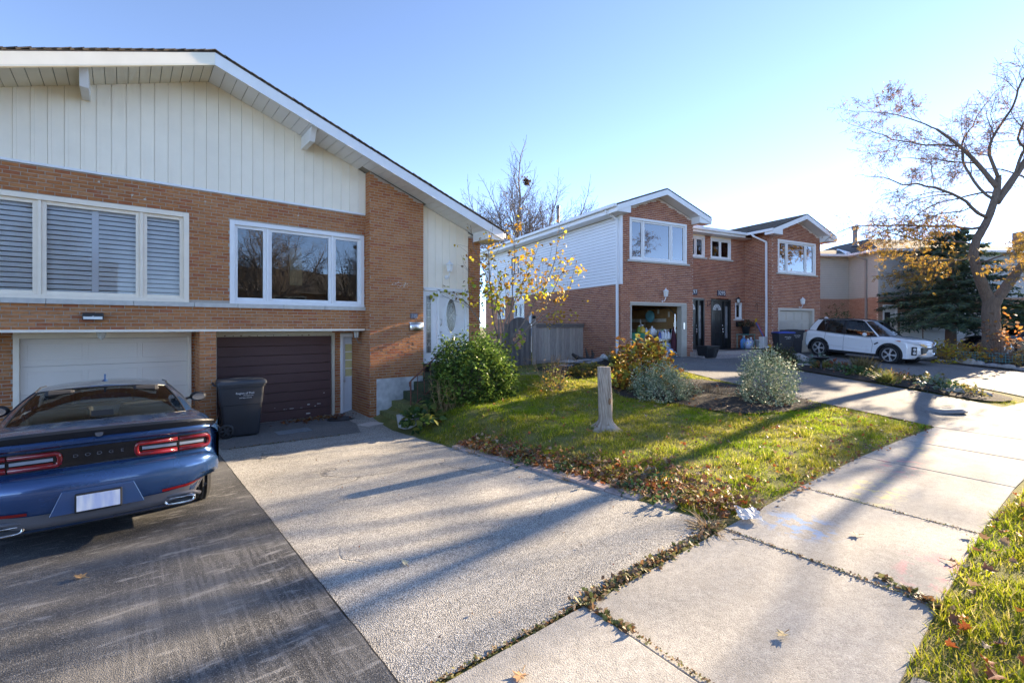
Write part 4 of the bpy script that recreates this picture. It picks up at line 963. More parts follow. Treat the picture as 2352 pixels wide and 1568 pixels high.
bark2 = M('dark_twig_bark', (.19,.155,.135), .95, var=.3, vs=12, bmp=.4, bs=40)
leafy = lambda nm, cols, tr=.45: M(nm, cols, .55, var=.18, vs=20, leaf=tr, spec=.3)
LEAF4 = ([(0,0,0),(.32,.5,.06),(0,1,0),(-.32,.5,.06)], [(0,1,2),(0,2,3)])
HEART = ([(0,0,0),(.42,.18,.08),(.40,.55,.1),(0,1.05,-.02),(-.40,.55,.1),(-.42,.18,.08)], [(0,1,2,3),(0,3,4,5)])
PINN = ([], [])
for i in range(7):
    for s in (-1, 1):
        y = .1+i*.13; b = len(PINN[0]); PINN[0].extend([(0,y,-.06*i*i*.12),(s*.2,y+.04,-.05),(s*.32,y+.16,-.12),(s*.1,y+.12,-.05)]); PINN[1].append((b,b+1,b+2,b+3))
def leaves_at(name, tips, n, tmpl, size, mat, parent, spread=.06, droop=.3, up=False):
    idx = RNG.integers(0, len(tips), n); Pp = np.array([tips[i][0] for i in idx])+RNG.normal(0, spread, (n,3))
    yaw = RNG.uniform(0, 6.283, n); M_ = rots(yaw, RNG.normal(0,.5,n), RNG.normal(-droop,.5,n))
    return scatter(name, *tmpl, Pp, M_, RNG.uniform(.7,1.25,n)*size, mat, parent)
def limb(mb, pts, rads, n=10):
    """smooth limb through control points"""
    out = []; ro = []
    for i in range(len(pts)-1):
        q = [Vector(pts[max(0,min(len(pts)-1,i+j-1))]) for j in range(4)]
        for k in range(5):
            u = k/5; out.append(.5*(2*q[1]+(q[2]-q[0])*u+(2*q[0]-5*q[1]+4*q[2]-q[3])*u*u+(3*q[1]-q[0]-3*q[2]+q[3])*u**3)); ro.append(rads[i]+(rads[i+1]-rads[i])*u)
    out.append(Vector(pts[-1])); ro.append(rads[-1]); ro = [r*random.uniform(.96,1.05) for r in ro]
    mb.tube(out, ro, n); return out

# -------- bare tree behind the red house
random.seed(11)
T = thing('bare_tree', 'tall leafless tree with a squirrel nest behind the red house', 'tree', (20.75,24.4,.8))
mb = MB(); tips = []; limb(mb, [(0,0,-.3),(0,0,1.5),(.05,0,3.2),(0,0,4.6)], [.3,.24,.22,.2])
P = dict(wander=.08, up=[.045,.05,.03,.02], max=4, kids=[6,5,4,3], ang=[34,38,42,44], start=.2, rr=.5, lr=.62, rmin=.0085)
for k in range(8):
    a = k*6.283/8+.4; tilt = (.6 if k % 2 else 1.15)*random.uniform(.85,1.15)
    branch(mb, Vector((0,0,3.0+.22*k)), Vector((math.cos(a)*tilt, math.sin(a)*tilt, 1)), .085, 3.7*random.uniform(.9,1.15), 0, P, tips)
branch(mb, Vector((0,0,4.6)), Vector((.05,0,1)), .13, 4.2, 0, P, tips)
mb.build('trunk', bark2, T)
nt_ = [(Vector((.45,-.2,11.3))+rv(.09), None) for k in range(60)]
leaves_at('leaf_nest', nt_, 260, LEAF4, .16, M('dry_leaf_nest', [(.12,.07,.045),(.17,.10,.06)], 1, var=.4, vs=20, leaf=.2), T, .05)
leaves_at('dead_leaves', tips, 260, LEAF4, .1, leafy('brown_dead_leaf', [(.2,.1,.05),(.25,.14,.06)]), T)

# -------- honey locust beside the rock bed
random.seed(21)
LC = thing('locust_tree', 'thick-trunked honey locust with russet and gold leaves right of the white car', 'tree', (27.1,2.44,.62))
mb = MB(); tips = []
limb(mb, [(0,0,-.2),(.0,0,.25),(.03,-.02,1.2),(.02,0,2.2),(.06,-.05,2.75)], [.55,.36,.285,.275,.29], 14)
lft = limb(mb, [(.04,0,2.5),(-.25,.22,3.3),(-.52,.42,4.3),(-.46,.38,5.0),(-.1,.08,5.9),(.18,-.15,7.0),(.25,-.2,7.7)], [.23,.19,.165,.15,.135,.12,.09])
rgt = limb(mb, [(.08,-.06,2.5),(.5,-.4,3.2),(1.0,-.85,4.1),(1.5,-1.3,4.7),(2.2,-1.9,5.8),(3.0,-2.2,7.2)], [.20,.18,.15,.13,.10,.075])
up2 = limb(mb, [(.18,-.15,6.6),(.7,-.6,7.6),(1.3,-1.0,8.6),(1.9,-1.3,9.6)], [.14,.12,.09,.06])
up3 = limb(mb, [(.2,-.17,7.2),(-.3,.3,8.1),(-.9,.8,8.9),(-1.6,1.4,9.6)], [.10,.08,.06,.045])
P = dict(wander=.15, up=[.02,.0,-.03,-.05], max=4, kids=[4,4,3,3], ang=[42,46,48,50], start=.25, rr=.45, lr=.64, rmin=.0055)
ends = [((-.2,.1,6.0),(-2.6,2.3,1.0),.09,2.5),((-.3,.25,5.6),(-2.2,1.9,.15),.08,2.3),((.1,-.1,6.7),(-2.2,2.0,1.6),.08,2.5),((-.9,.8,8.9),(-2,1.7,.5),.055,1.9),((-1.6,1.4,9.6),(-1.3,1.2,.9),.04,1.6),((.2,-.2,7.6),(-.4,.3,2.2),.09,2.3),
 ((.7,-.6,7.6),(-.5,-.1,2.2),.08,2.2),((1.3,-1,8.6),(.0,.6,1.6),.07,2.0),((1.9,-1.3,9.6),(.6,-.4,1.5),.05,1.8),((2.2,-1.9,5.8),(.4,.6,1.6),.07,2.2),((3,-2.2,7.2),(.9,-.6,1),.07,2.2),
 ((-.5,.4,4.4),(-1.8,1.2,.1),.05,1.7),((-.45,.38,4.9),(-1.6,1.5,-.1),.05,1.9),((-.5,.42,4.1),(-1.0,-1.0,.2),.05,1.5),((.15,-.1,7.0),(1,1.2,1),.06,2.0),((-.3,.3,8.1),(.6,.9,1.2),.05,1.8)]
for q, d, r, L in ends: branch(mb, Vector(q), Vector(d), r*.72, L*1.12, 0, P, tips)
mb.build('trunk', bark, LC, True)
low = [t_ for t_ in tips if t_[0].z < 6.2]; hi = [t_ for t_ in tips if t_[0].z >= 5.2]
leaves_at('russet_leaves', hi, 8000, PINN, .09, leafy('locust_russet', [(.22,.09,.035),(.30,.13,.04),(.16,.075,.04),(.33,.17,.045),(.13,.09,.04)]), LC, .08, .9)
leaves_at('gold_leaves', low, 1300, PINN, .165, leafy('locust_gold', [(.48,.28,.04),(.38,.20,.05),(.30,.16,.05),(.5,.33,.05),(.25,.2,.05)]), LC, .1, .9)
def dup_tree(src, loc, rz, sc, label):
    c = copy_tree(src); c.location = loc; c.rotation_euler = (0,0,rz); c.scale = (sc,sc,sc); c['label'] = label; return c
dup_tree(LC, (33.5,-6.2,.2), 2.4, .95, 'honey locust on the boulevard right of the frame whose branches shade the driveway')
dup_tree(LC, (21.5,-6.0,.2), 4.1, .8, 'smaller honey locust on the boulevard nearer the camera, out of frame')
dup_tree(T, (7,-11.5,.0), 1.1, .78, 'leafless tree across the road mirrored in the front windows')
dup_tree(T, (13.5,-13,.0), 2.7, .72, 'second leafless tree across the road, mirrored further right')
dup_tree(T, (-3.5,-13,.0), 4.2, .74, 'leafless tree across the road mirrored in the shuttered window')
# far crowns peeping over the roofs
dup_tree(T, (46,24,.5), .5, .62, 'leafless tree just showing over the right white gable')

# -------- spruce in front of the beige house
random.seed(5)
SP = thing('spruce_tree', 'dark blue-green spruce in front of the beige house', 'tree', (33.2,4.45,.85))
mb = MB(); limb(mb, [(0,0,-.2),(0,0,2),(0,0,4.5),(0,0,6.3)], [.26,.2,.12,.03]); tw = MB(); tips = []
for k in range(92):
    z = 1.35+4.9*(k/92)**1.15; L = 3.9*(1-(z-1.2)/5.4)**.75*random.uniform(.75,1.1)+.15; a = k*2.4+random.uniform(-.3,.3)
    pts = []; 
    for i in range(7):
        u = i/6; pts.append(Vector((math.cos(a)*L*u, math.sin(a)*L*u, z+.25*u-.55*u*u*(1.2-.1*k/9)+random.uniform(-.03,.03))))
    tw.tube(pts, [.03-.0035*i for i in range(7)], 4)
    for i in range(1, 7):
        nn = int(5+L*2.2)
        for j in range(nn):
            u = (i-1+j/nn)/6; c = pts[i-1].lerp(pts[i], j/nn); sd_ = random.choice((-1,1)); w_ = (.62*L*.45)*(1-u)*random.uniform(.3,1)+.08
            dx = Vector((-math.sin(a)*sd_*w_+math.cos(a)*.5*w_, math.cos(a)*sd_*w_+math.sin(a)*.5*w_, -.10*w_))
            for s in (.25,.55,.8,1.): tips.append((c+dx*s, dx))
mb.build('trunk', bark, SP, True); tw.build('boughs', bark2, SP)
n = len(tips); 
NEED = ([(0,0,0),(.13,.4,.05),(0,1,-.05),(-.13,.4,.05),(.0,.3,.16),(.0,.7,.12)], [(0,1,2,3),(0,4,5,2)])
Pp = np.array([t_[0] for t_ in tips]); yaw = np.array([math.atan2(-t_[1].x, t_[1].y) for t_ in tips])+RNG.normal(0,.5,n)
scatter('needles', *NEED, Pp+RNG.normal(0,.03,(n,3)), rots(yaw, RNG.normal(0,.35,n), RNG.normal(-.15,.35,n)), RNG.uniform(.7,1.2,n)*.23, M('spruce_needles', [(.065,.125,.09),(.09,.165,.11),(.05,.10,.075),(.13,.19,.09)], .7, var=.25, vs=15, leaf=.15), SP)
S2 = copy_tree(SP); S2.location = (38.5,2.6,.8); S2.scale = (.62,.62,.42); S2['label'] = 'low yellow-green conifer behind the black car at the right edge'
for ch in S2.children:
    if ch.name.startswith('needles'):
        ch.data = ch.data.copy(); ch.data.materials[0] = M('yew_needles', [(.12,.16,.03),(.16,.2,.04),(.09,.12,.03)], .7, var=.25, vs=15, leaf=.3)

# -------- slender yellow-leaved tree at the house corner
random.seed(31)
YT = thing('small_tree', 'slender multi-stemmed tree with sparse yellow leaves at the house corner', 'tree', (7.75,10.0,.62))
mb = MB(); tips = []; ltips = []
P = dict(wander=.13, up=[.06,.05,.02], max=2, kids=[5,4], ang=[38,45], start=.25, rr=.5, lr=.55)
for (dx, dy, dz), L in (((-.55,.4,1.6),1.6),((-.25,.2,1.9),1.7),((0,0,2),1.9),((.35,-.2,1.9),1.9),((.8,-.5,1.7),1.9),((1.15,-.75,1.35),1.9),((.5,.3,1.8),1.7),((-.1,-.35,1.6),1.5),((1.3,-.6,1.0),1.7)):
    b = [Vector((random.uniform(-.12,.12),random.uniform(-.12,.12),-.1))]; d = Vector((dx,dy,dz)).normalized()
    b.append(b[0]+Vector((dx*.12,dy*.12,.8))); b.append(b[1]+d*.55+Vector((0,0,.2)))
    limb(mb, b, [.035,.028,.022], 6); branch(mb, b[-1], d, .02, L, 0, P, tips)
    for i in range(5): ltips.append((b[1].lerp(b[2], i/4)+rv(.12), d)); ltips.append((b[0].lerp(b[1], .4+i*.15)+rv(.15), d))
mb.build('stems', bark2, YT)
leaves_at('yellow_leaves', tips, 950, HEART, .09, leafy('yellow_leaf', [(.55,.36,.03),(.48,.26,.03),(.38,.2,.04),(.62,.45,.05),(.45,.42,.06),(.22,.12,.05)]), YT, .05, .7)
near = [t_ for t_ in tips if t_[0].x < .25 and t_[0].z < 2.6]+ltips*2
leaves_at('green_leaves', near, 420, HEART, .11, leafy('lime_leaf', [(.30,.38,.04),(.42,.42,.05),(.2,.3,.05),(.5,.45,.05)]), YT, .13, .6)

# -------- shrubs as leaf shells
def shrub(name, label, cat, c, r, n, tmpl, size, mat, group=None, rough=.18, twigs=40, flat=.55, kind=None, stem=None, low=.0, boxy=2.0):
    o = thing(name, label, cat, (c[0],c[1],gz(c[0],c[1])), 0, group)
    th = RNG.uniform(0, 6.283, n); cz = RNG.uniform(-.15+low, 1, n); rad = RNG.uniform(.55,1,n)**.45
    lump = 1+rough*(np.sin(3*th+c[0])*np.cos(4*cz+c[1])+.7*np.sin(7*th+5*cz))+RNG.normal(0,.05,n)+rough*.5*np.sin(13*th+2*c[0])*np.sin(11*cz+c[1])+np.where(np.sin(19*th+c[1]*3)*np.sin(17*cz+c[0])>.72, .16, 0)
    cr = np.sqrt(np.clip(1-np.abs(cz)**boxy, 0, 1))
    X = np.stack([np.cos(th)*cr*r[0]*rad*lump, np.sin(th)*cr*r[1]*rad*lump, np.clip(cz*rad*lump,-.05,1.3)*r[2]+.08*r[2]], 1)
    yaw = th-1.57+RNG.normal(0,.7,n); M_ = rots(yaw, RNG.normal(0,.6,n), RNG.normal(.25,.6,n))
    scatter('foliage', *tmpl, X, M_, RNG.uniform(.65,1.3,n)*size, mat, o)
    mb = MB()
    for k in range(twigs):
        a = random.uniform(0,6.283); q = random.uniform(.3,.95); e = Vector((math.cos(a)*r[0]*q, math.sin(a)*r[1]*q, r[2]*random.uniform(.35,1.0)*(1.05-.5*q)))
        mb.tube([Vector((math.cos(a)*r[0]*q*.3, math.sin(a)*r[1]*q*.3, -.05)), e*.6+rv(.03), e], [.012,.008,.003], 3)
    mb.build('stems', stem or bark2, o); return o
hedge_m = leafy('glossy_hedge_leaf', [(.07,.13,.03),(.10,.18,.035),(.17,.27,.05),(.26,.35,.08),(.05,.09,.022)], .35)
hedge_m.node_tree.nodes['Principled BSDF'].inputs['Roughness'].default_value = .28
hd = shrub('hedge_bush', 'dense glossy green hedge bush in front of the entry steps', 'shrub', (6.22,9.0), (.95,.72,1.26), 13500, LEAF4, .074, hedge_m, rough=.13, twigs=120, boxy=3.2)
shrub('hydrangea_bush', 'golden-brown leafy bush beside the open garage driveway', 'shrub', (10.35,7.2), (.80,.72,1.12), 1500, HEART, .125, leafy('hydrangea_leaf', [(.40,.20,.03),(.26,.12,.03),(.48,.30,.04),(.18,.085,.03),(.50,.38,.06),(.30,.30,.06),(.16,.08,.03),(.36,.38,.09)]), twigs=70)
euo = leafy('variegated_leaf', [(.30,.36,.24),(.42,.45,.30),(.16,.24,.13),(.52,.53,.38),(.12,.19,.10),(.24,.31,.2)], .2)
shrub('variegated_shrub', 'low white-variegated euonymus mound beside the golden bush', 'shrub', (9.62,6.25), (.70,.62,.66), 8500, LEAF4, .042, euo, rough=.24)
shrub('variegated_shrub', 'tall upright white-variegated euonymus at the planting bed edge', 'shrub', (11.2,4.6), (.57,.55,1.02), 9500, LEAF4, .042, euo, rough=.22, boxy=3.2)
shrub('clipped_shrub', 'dark green clipped shrub before the blue-lidded bins', 'shrub', (18.2,7.05), (.85,.6,.55), 2600, LEAF4, .06, leafy('dark_shrub_leaf', [(.05,.07,.025),(.08,.09,.03),(.1,.08,.03)], .2), boxy=3)
shrub('juniper_bush', 'loose green juniper against the beige house wall', 'shrub', (28.6,8.1), (.95,.7,1.75), 1900, NEED, .14, leafy('juniper', [(.06,.11,.04),(.09,.14,.05),(.05,.085,.035)], .25), rough=.3)
shrub('groundcover_patch', 'yellowing low groundcover below the wooden fence', 'plant', (10.6,9.35), (.72,.42,.26), 900, HEART, .075, leafy('hosta_yellowing', [(.25,.22,.05),(.38,.28,.06),(.14,.15,.05),(.3,.2,.07)]), twigs=20)
shrub('golden_shrub', 'mixed gold and brown flower clumps between the white and black cars', 'plant', (26.3,3.5), (1.3,1.0,.66), 1500, LEAF4, .13, leafy('golden_border', [(.5,.36,.04),(.35,.22,.05),(.25,.16,.07),(.45,.42,.06),(.55,.3,.05),(.2,.15,.08)]), rough=.3, twigs=90)
shrub('golden_shrub', 'low golden grasses around the foot of the locust trunk', 'plant', (27.3,1.2), (1.3,.8,.55), 1300, LEAF4, .12, leafy('golden_grass', [(.5,.33,.08),(.42,.26,.1),(.3,.22,.1),(.5,.4,.1)]), rough=.3, twigs=80)
shrub('vine_tangle', 'dry vine with orange leaves climbing the locust trunk', 'plant', (26.9,2.15), (.68,.62,1.65), 420, HEART, .12, leafy('vine_orange', [(.5,.18,.05),(.4,.22,.06),(.2,.13,.09),(.3,.2,.14)]), rough=.3, twigs=130, stem=M('dry_vine', (.25,.18,.14), .9, var=.2))
shrub('hosta_plant', 'dark green leafy perennial spilling over the driveway corner by the steps', 'plant', (4.72,8.62), (.42,.42,.42), 190, HEART, .13, leafy('dark_perennial', [(.04,.09,.03),(.06,.12,.035),(.09,.15,.04),(.2,.22,.05)], .3), twigs=20)
straw = M('dry_stalk', [(.36,.24,.12),(.42,.3,.16),(.28,.18,.09)], .9, var=.2, leaf=.2)
def stalks(name, label, c, r, h, n, group=None, mat=None, lean=.25, w=.006):
    o = thing(name, label, 'plant', (c[0],c[1],gz(c[0],c[1])), 0, group); mb = MB()
    for k in range(n):
        a = random.uniform(0,6.283); q = math.sqrt(random.random()); p = Vector((math.cos(a)*r*q, math.sin(a)*r*q, -.03)); e = p+Vector((random.gauss(0,lean),random.gauss(0,lean),random.uniform(.6,1)))*h
        mb.tube([p, p.lerp(e,.5)+rv(.03*h), e], [w, w*.8, w*.4], 3, False)
        for j in range(3): mb.tube([p.lerp(e,.55+.15*j), p.lerp(e,.65+.15*j)+rv(.09*h)], [w*.6,w*.25], 3, False)
    mb.build('stems', mat or straw, o); return o
stalks('dry_stalks', 'brittle tan dead stalks left of the hedge bush', (5.33,8.75), .2, .78, 34)
stalks('dry_stalks', 'dead brown flower stalks right of the hedge bush', (8.35,8.6), .3, .92, 40)
stalks('dry_stalks', 'clipped straw stubble behind the bare soil', (10.9,5.9), .55, .26, 90, lean=.12)
stalks('dry_stalks', 'rusty dry seed heads between the pale bushes', (10.3,6.0), .18, .42, 40, lean=.2)
shrub('seedling_clump', 'yellow-green weeds at the foot of the dead stalks', 'plant', (8.2,8.3), (.5,.4,.45), 420, LEAF4, .07, leafy('weed_yellow', [(.3,.3,.05),(.2,.24,.05),(.35,.22,.06)]), twigs=20, rough=.35)
# -------- rock garden plants
kinds = [leafy('rg_green', [(.07,.13,.04),(.10,.17,.05),(.05,.10,.04)], .3), leafy('rg_olive', [(.2,.2,.05),(.28,.22,.06),(.14,.13,.05)], .4), leafy('rg_blue', [(.12,.18,.13),(.17,.23,.17),(.09,.14,.1)], .2), leafy('rg_red', [(.3,.1,.06),(.25,.14,.06),(.16,.09,.06)], .4)]
words = ['fresh green','olive','blue-green','reddish']
random.seed(8)
for i in range(26):
    u = (i+.5)/26; y = 1.7+6.2*u; xm = 16.95+.05*u+2.6*u**1.35; x = xm+random.uniform(-.75,.8)*(.7+.5*u); k = random.choice((0,0,1,1,2,2,3))
    s = random.uniform(.22,.42)
    shrub('rock_garden_plant', 'small %s perennial in the rock garden strip between the driveways' % words[k], 'plant', (x,y), (s,s,s*random.uniform(.6,1.1)), 150, random.choice((LEAF4,HEART)), random.uniform(.06,.11), kinds[k], 'rock garden perennials', rough=.3, twigs=6)
BL = ([(-.03,0,0),(.03,0,0),(.02,.05,.6),(-.02,.05,.6),(0,.3,1)], [(0,1,2,3),(3,2,4)])
def tuft(name, label, c, n, h, spread, mat, group=None, cat='grass tuft', droop=.5):
    o = thing(name, label, cat, (c[0],c[1],gz(c[0],c[1])), 0, group); a = RNG.uniform(0,6.283,n)
    X = np.stack([RNG.normal(0,spread,n), RNG.normal(0,spread,n), np.full(n,-.01)], 1)
    scatter('blades', *BL, X, rots(a, RNG.normal(0,.25,n), RNG.normal(-droop,.3,n)), RNG.uniform(.5,1.1,n)*h, mat, o); return o
tuftm = leafy('tuft_blade', [(.2,.22,.05),(.3,.28,.07),(.12,.17,.04),(.38,.3,.1)], .4)
tuft('ornamental_grass', 'yellowish spiky daylily clump at the near edge of the rock garden', (16.75,3.6), 260, .5, .09, tuftm)
tuft('ornamental_grass', 'feathery brown grass clump in the middle of the rock garden', (18.9,4.7), 300, .6, .12, leafy('brown_grass', [(.2,.15,.07),(.26,.2,.09),(.15,.13,.05)], .3), droop=.3)
tuft('ornamental_grass', 'green-gold grass clump by the bird bath', (18.1,5.6), 220, .45, .1, tuftm)
tuft('ornamental_grass', 'green daylily clump beside the corner downpipe', (12.7,9.9), 200, .62, .1, leafy('daylily', [(.1,.15,.04),(.2,.2,.06),(.3,.24,.08)], .35))

# -------- grass, stuff
def inpoly(px, py, poly):
    r = np.zeros(len(px), bool); n = len(poly); j = n-1
    for i in range(n):
        xi, yi = poly[i]; xj, yj = poly[j]
        r ^= ((yi > py) != (yj > py)) & (px < (xj-xi)*(py-yi)/(yj-yi+1e-12)+xi); j = i
    return r
gzv = np.vectorize(gz)
GB = ([(-.045,0,0),(.045,0,0),(.035,.1,.5),(-.035,.1,.5),(0,.42,.95)], [(0,1,2,3),(3,2,4)])
def grass(name, label, poly, holes, dens, h, mat, seed, edge=None):
    rg = np.random.default_rng(seed); xs_ = [p[0] for p in poly]; ys_ = [p[1] for p in poly]
    n = int((max(xs_)-min(xs_))*(max(ys_)-min(ys_))*dens)
    x = rg.uniform(min(xs_), max(xs_), n); y = rg.uniform(min(ys_), max(ys_), n); k = inpoly(x, y, poly)
    for hp in holes: k &= ~inpoly(x, y, hp)
    # thin, clumpy turf
    cl_ = np.sin(x*5.1+np.sin(y*3.7)*1.5)*np.sin(y*6.3+np.cos(x*2.9)*1.4)+.6*np.sin(x*13+y*7)*np.sin(y*11-x*5)
    k &= rg.uniform(-2.2,1.1,n) < cl_+.4
    x, y, cl_ = x[k], y[k], cl_[k]; n = len(x); z = gzv(x, y)
    M_ = rots(rg.uniform(0,6.283,n), rg.normal(0,.35,n), rg.normal(-.35,.5,n))
    o = scatter(name, *GB, np.stack([x,y,z-.005],1), M_, (rg.uniform(.5,1.1,n)*h*(1+.3*cl_)).clip(.02,.2), mat)
    return tag(o, label, 'grass', None, 'stuff')
m, t, p, out = newmat('lawn_blade')
r_ = rnd(t); a_ = ramp(t, r_, [(0,(.24,.27,.02)),(.3,(.32,.34,.025)),(.55,(.42,.39,.04)),(.78,(.52,.44,.12)),(.92,(.62,.5,.24))], 'CONSTANT')
b_ = ramp(t, r_, [(0,(.20,.31,.014)),(.45,(.29,.40,.018)),(.75,(.40,.46,.025)),(.94,(.55,.48,.14))], 'CONSTANT')
n_ = noise(t, .55, 3, geo_pos(t)); c = mixc(t, ramp(t, n_, [(.42,0),(.58,1)]), a_, b_); lk(t, c, p.inputs['Base Color']); p.inputs['Roughness'].default_value = .6; p.inputs['Specular IOR Level'].default_value = .25
tr = nd(t, 'BsdfTranslucent'); lk(t, c, tr.inputs[0]); mx = nd(t, 'MixShader'); mx.inputs[0].default_value = .5; lk(t, p.outputs[0], mx.inputs[1]); lk(t, tr.outputs[0], mx.inputs[2]); lk(t, mx.outputs[0], out.inputs[0]); lawn_m = m
bed = [(8.9,6.9),(9.2,5.8),(9.5,4.55),(10.6,3.95),(11.9,3.75),(12.3,4.4),(12.5,5.8),(12.3,7.0),(10.5,8.1)]
lawn = [(4.68,2.42),(5.5,2.30),(7,2.27),(9,2.16),(10.5,2.03),(11.85,1.85),(11.95,2.6),(12.1,4.1),(12.75,6.6),(13.4,8.6),(13.0,10.0),(11.5,9.6),(9.8,9.3),(9.0,10.5),(8.0,10.4),(7.8,9.2),(5.5,8.5),(4.75,8.9),(4.4,8.2),(4.42,6.6),(4.55,4.2)]
grass('lawn_grass', 'sunlit autumn lawn of mixed green and straw grass beside the driveway', lawn, [bed], 3600, .078, lawn_m, 1)
strip = [(3.42,.66),(4.3,.67),(5.4,.68),(6.3,.65),(7.2,.56),(9,.42),(11,.18),(13,-.1),(16,-.7),(16,-3.2),(9,-2.7),(4.95,-2.3),(4.1,-.6),(3.75,.1)]
grass('boulevard_grass', 'thick green boulevard grass at the lower right corner', strip, [], 3600, .09, lawn_m, 2)
grass('lawn_grass', 'small bright green grass triangle past the rock garden', [(15.9,1.0),(16.2,1.7),(17.3,1.3),(17.6,.35),(16.6,.55)], [], 2200, .06, lawn_m, 3)
grass('lawn_grass', 'grass behind the fence between the houses', [(8.2,11),(11,11.2),(13.5,12),(15,20),(8.2,20)], [], 250, .08, lawn_m, 4)

# -------- fallen leaves
MAPLE = [(0,0,0)]
for k, r_ in enumerate((.42,.62,.5,.9,.48,.78,.55,1.0,.55,.78,.48,.9,.5,.62,.3)):
    a = k/15*6.283-1.35; MAPLE.append((r_*math.cos(a)*.85, r_*math.sin(a), .30*r_*r_*math.cos(2*a+.4)+.30*r_*r_))
MAPLE = (MAPLE, [(0,1+k,1+(k+1) % 15) for k in range(15)])
leafm = leafy('fallen_leaf', [(.30,.13,.05),(.38,.10,.03),(.22,.10,.06),(.33,.22,.13),(.18,.085,.05),(.45,.2,.05),(.26,.16,.10),(.4,.3,.2)], .25)
def litter(name, label, x, y, size, seed, dz=.03, cat='leaf litter'):
    rg = np.random.default_rng(seed); n = len(x)
    o = scatter(name, *MAPLE, np.stack([x,y,gzv(x,y)+dz+rg.uniform(0,.03,n)],1), rots(rg.uniform(0,6.28,n), rg.normal(0,.45,n), rg.normal(0,.45,n)), rg.uniform(.6,1.2,n)*size, leafm)
    return tag(o, label, cat, None, 'stuff')
rg = np.random.default_rng(12)
n = 1500; y = rg.uniform(2.35,7.0,n); u = np.abs(rg.normal(0,.42,n))*(.5+.9*np.clip((6.2-y)/3,0,1)); x = np.array([Xe(v) for v in y])+.12+u
litter('leaf_litter', 'brown and red leaves drifted along the lawn edge by the driveway', x, y, .055, 5)
n = 900; x = rg.uniform(4.8,12.2,n); y = rg.uniform(2.0,9,n); k = inpoly(x,y,lawn) & (rg.uniform(0,1,n) < np.clip(1.15-(y-2)/6,.12,1)); litter('leaf_litter', 'leaves scattered across the sunny lawn', x[k], y[k], .05, 6, .05)
n = 260; x = rg.uniform(3.6,8,n); y = rg.uniform(-.9,.62,n); k = inpoly(x,y,strip); litter('leaf_litter', 'leaves lying in the boulevard grass', x[k], y[k], .06, 7, .06)
n = 230; x = rg.normal(3.5,.42,n).clip(2.3,4.3); y = 11.55-np.abs(rg.normal(0,.22,n)); litter('leaf_litter', 'dry leaves blown against the brown garage door', x, y, .055, 8, .015)
n = 160; x = rg.uniform(5.0,11.8,n); y = np.array([Ysw(v) for v in x])+rg.normal(.0,.07,n); litter('leaf_litter', 'small leaf crumbs along the sidewalk edge', x, y, .035, 9, .035)
n = 500; x = rg.uniform(16,21,n); y = rg.uniform(1.4,8.3,n); k = np.abs(x-(16.9+.45*(y-1.6)*.8)) < 1.0; litter('leaf_litter', 'brown leaves between the rock garden stones', x[k], y[k], .055, 10, .1)
n = 60; x = rg.uniform(1.3,4.4,n); y = rg.uniform(2.4,9,n); litter('leaf_litter', 'tiny leaf bits on the old driveway', x, y, .016, 13, .016)
# weeds and crumbs filling the joints
jm = leafy('joint_weed', [(.14,.16,.05),(.24,.22,.08),(.27,.14,.06),(.36,.26,.16),(.2,.13,.08)], .3)
def joint(label, pts, n, w, size, seed):
    rg = np.random.default_rng(seed); i = rg.integers(0, len(pts)-1, n); u = rg.uniform(0,1,n); A = np.array(pts)
    xy = A[i]*(1-u)[:,None]+A[i+1]*u[:,None]+rg.normal(0,w,(n,2))
    o = scatter('joint_weeds', *LEAF4, np.stack([xy[:,0],xy[:,1],gzv(xy[:,0],xy[:,1])+.022],1), rots(rg.uniform(0,6.28,n), rg.normal(0,.4,n), rg.normal(.3,.4,n)), rg.uniform(.5,1.3,n)*size, jm)
    return tag(o, label, 'weeds', None, 'stuff')
joint('leafy weeds in the seam between old driveway and sidewalk', [(2.45,2.29),(2.9,2.31),(3.3,2.31),(3.65,2.30),(4.2,2.31),(4.6,2.33)], 820, .035, .045, 1)
joint('brown crumbs in the near end of the driveway seam', [(1.2,2.29),(1.9,2.29),(2.45,2.29)], 260, .012, .03, 2)
joint('weeds at the meeting of the first sidewalk joint and the seam', [(2.53,2.25),(2.53,2.0),(2.54,1.85)], 120, .015, .05, 3)
joint('crumbs in the second sidewalk joint', [(4.55,2.2),(4.5,1.4),(4.45,.66)], 420, .011, .022, 4)
joint('crumbs in the third sidewalk joint', [(6.45,2.2),(6.38,1.4),(6.3,.6)], 260, .01, .02, 5)
joint('crumbs in the nearest sidewalk joint', [(2.54,1.85),(2.5,1.2),(2.45,.7)], 320, .01, .02, 6)
joint('grass weeds at the right end of the second joint', [(4.62,1.05),(4.5,.75),(4.4,.6)], 200, .03, .05, 7)
joint('moss along the edge of the garage apron', [(1.4,9.52),(2.3,9.45),(3.3,9.36)], 200, .014, .03, 8)
for i, (x, y) in enumerate(((4.62,6.1),(4.58,5.3),(4.72,4.6),(4.95,4.0),(4.78,3.5),(4.72,3.0),(5.0,2.75),(5.25,3.4),(4.85,5.7),(5.1,4.7))):
    shrub('weed_rosette', 'little green weed among the fallen leaves along the driveway edging', 'weed', (x,y), (.16,.16,.13), 70, LEAF4, .06, kinds[0] if i % 3 else kinds[1], 'weeds along the driveway edging', twigs=3, rough=.3)
for i, (x, y) in enumerate(((4.42,6.35),(4.40,6.75),(4.52,4.35))): tuft('straw_tuft', 'dry straw tuft growing between the edging pavers', (x,y), 60, .16, .03, straw, 'straw tufts in the edging', droop=.8)
tuft('straw_tuft', 'flattened tan weed at the sidewalk corner of the seam', (4.45,2.36), 130, .3, .05, straw, None, 'weed', 1.2)
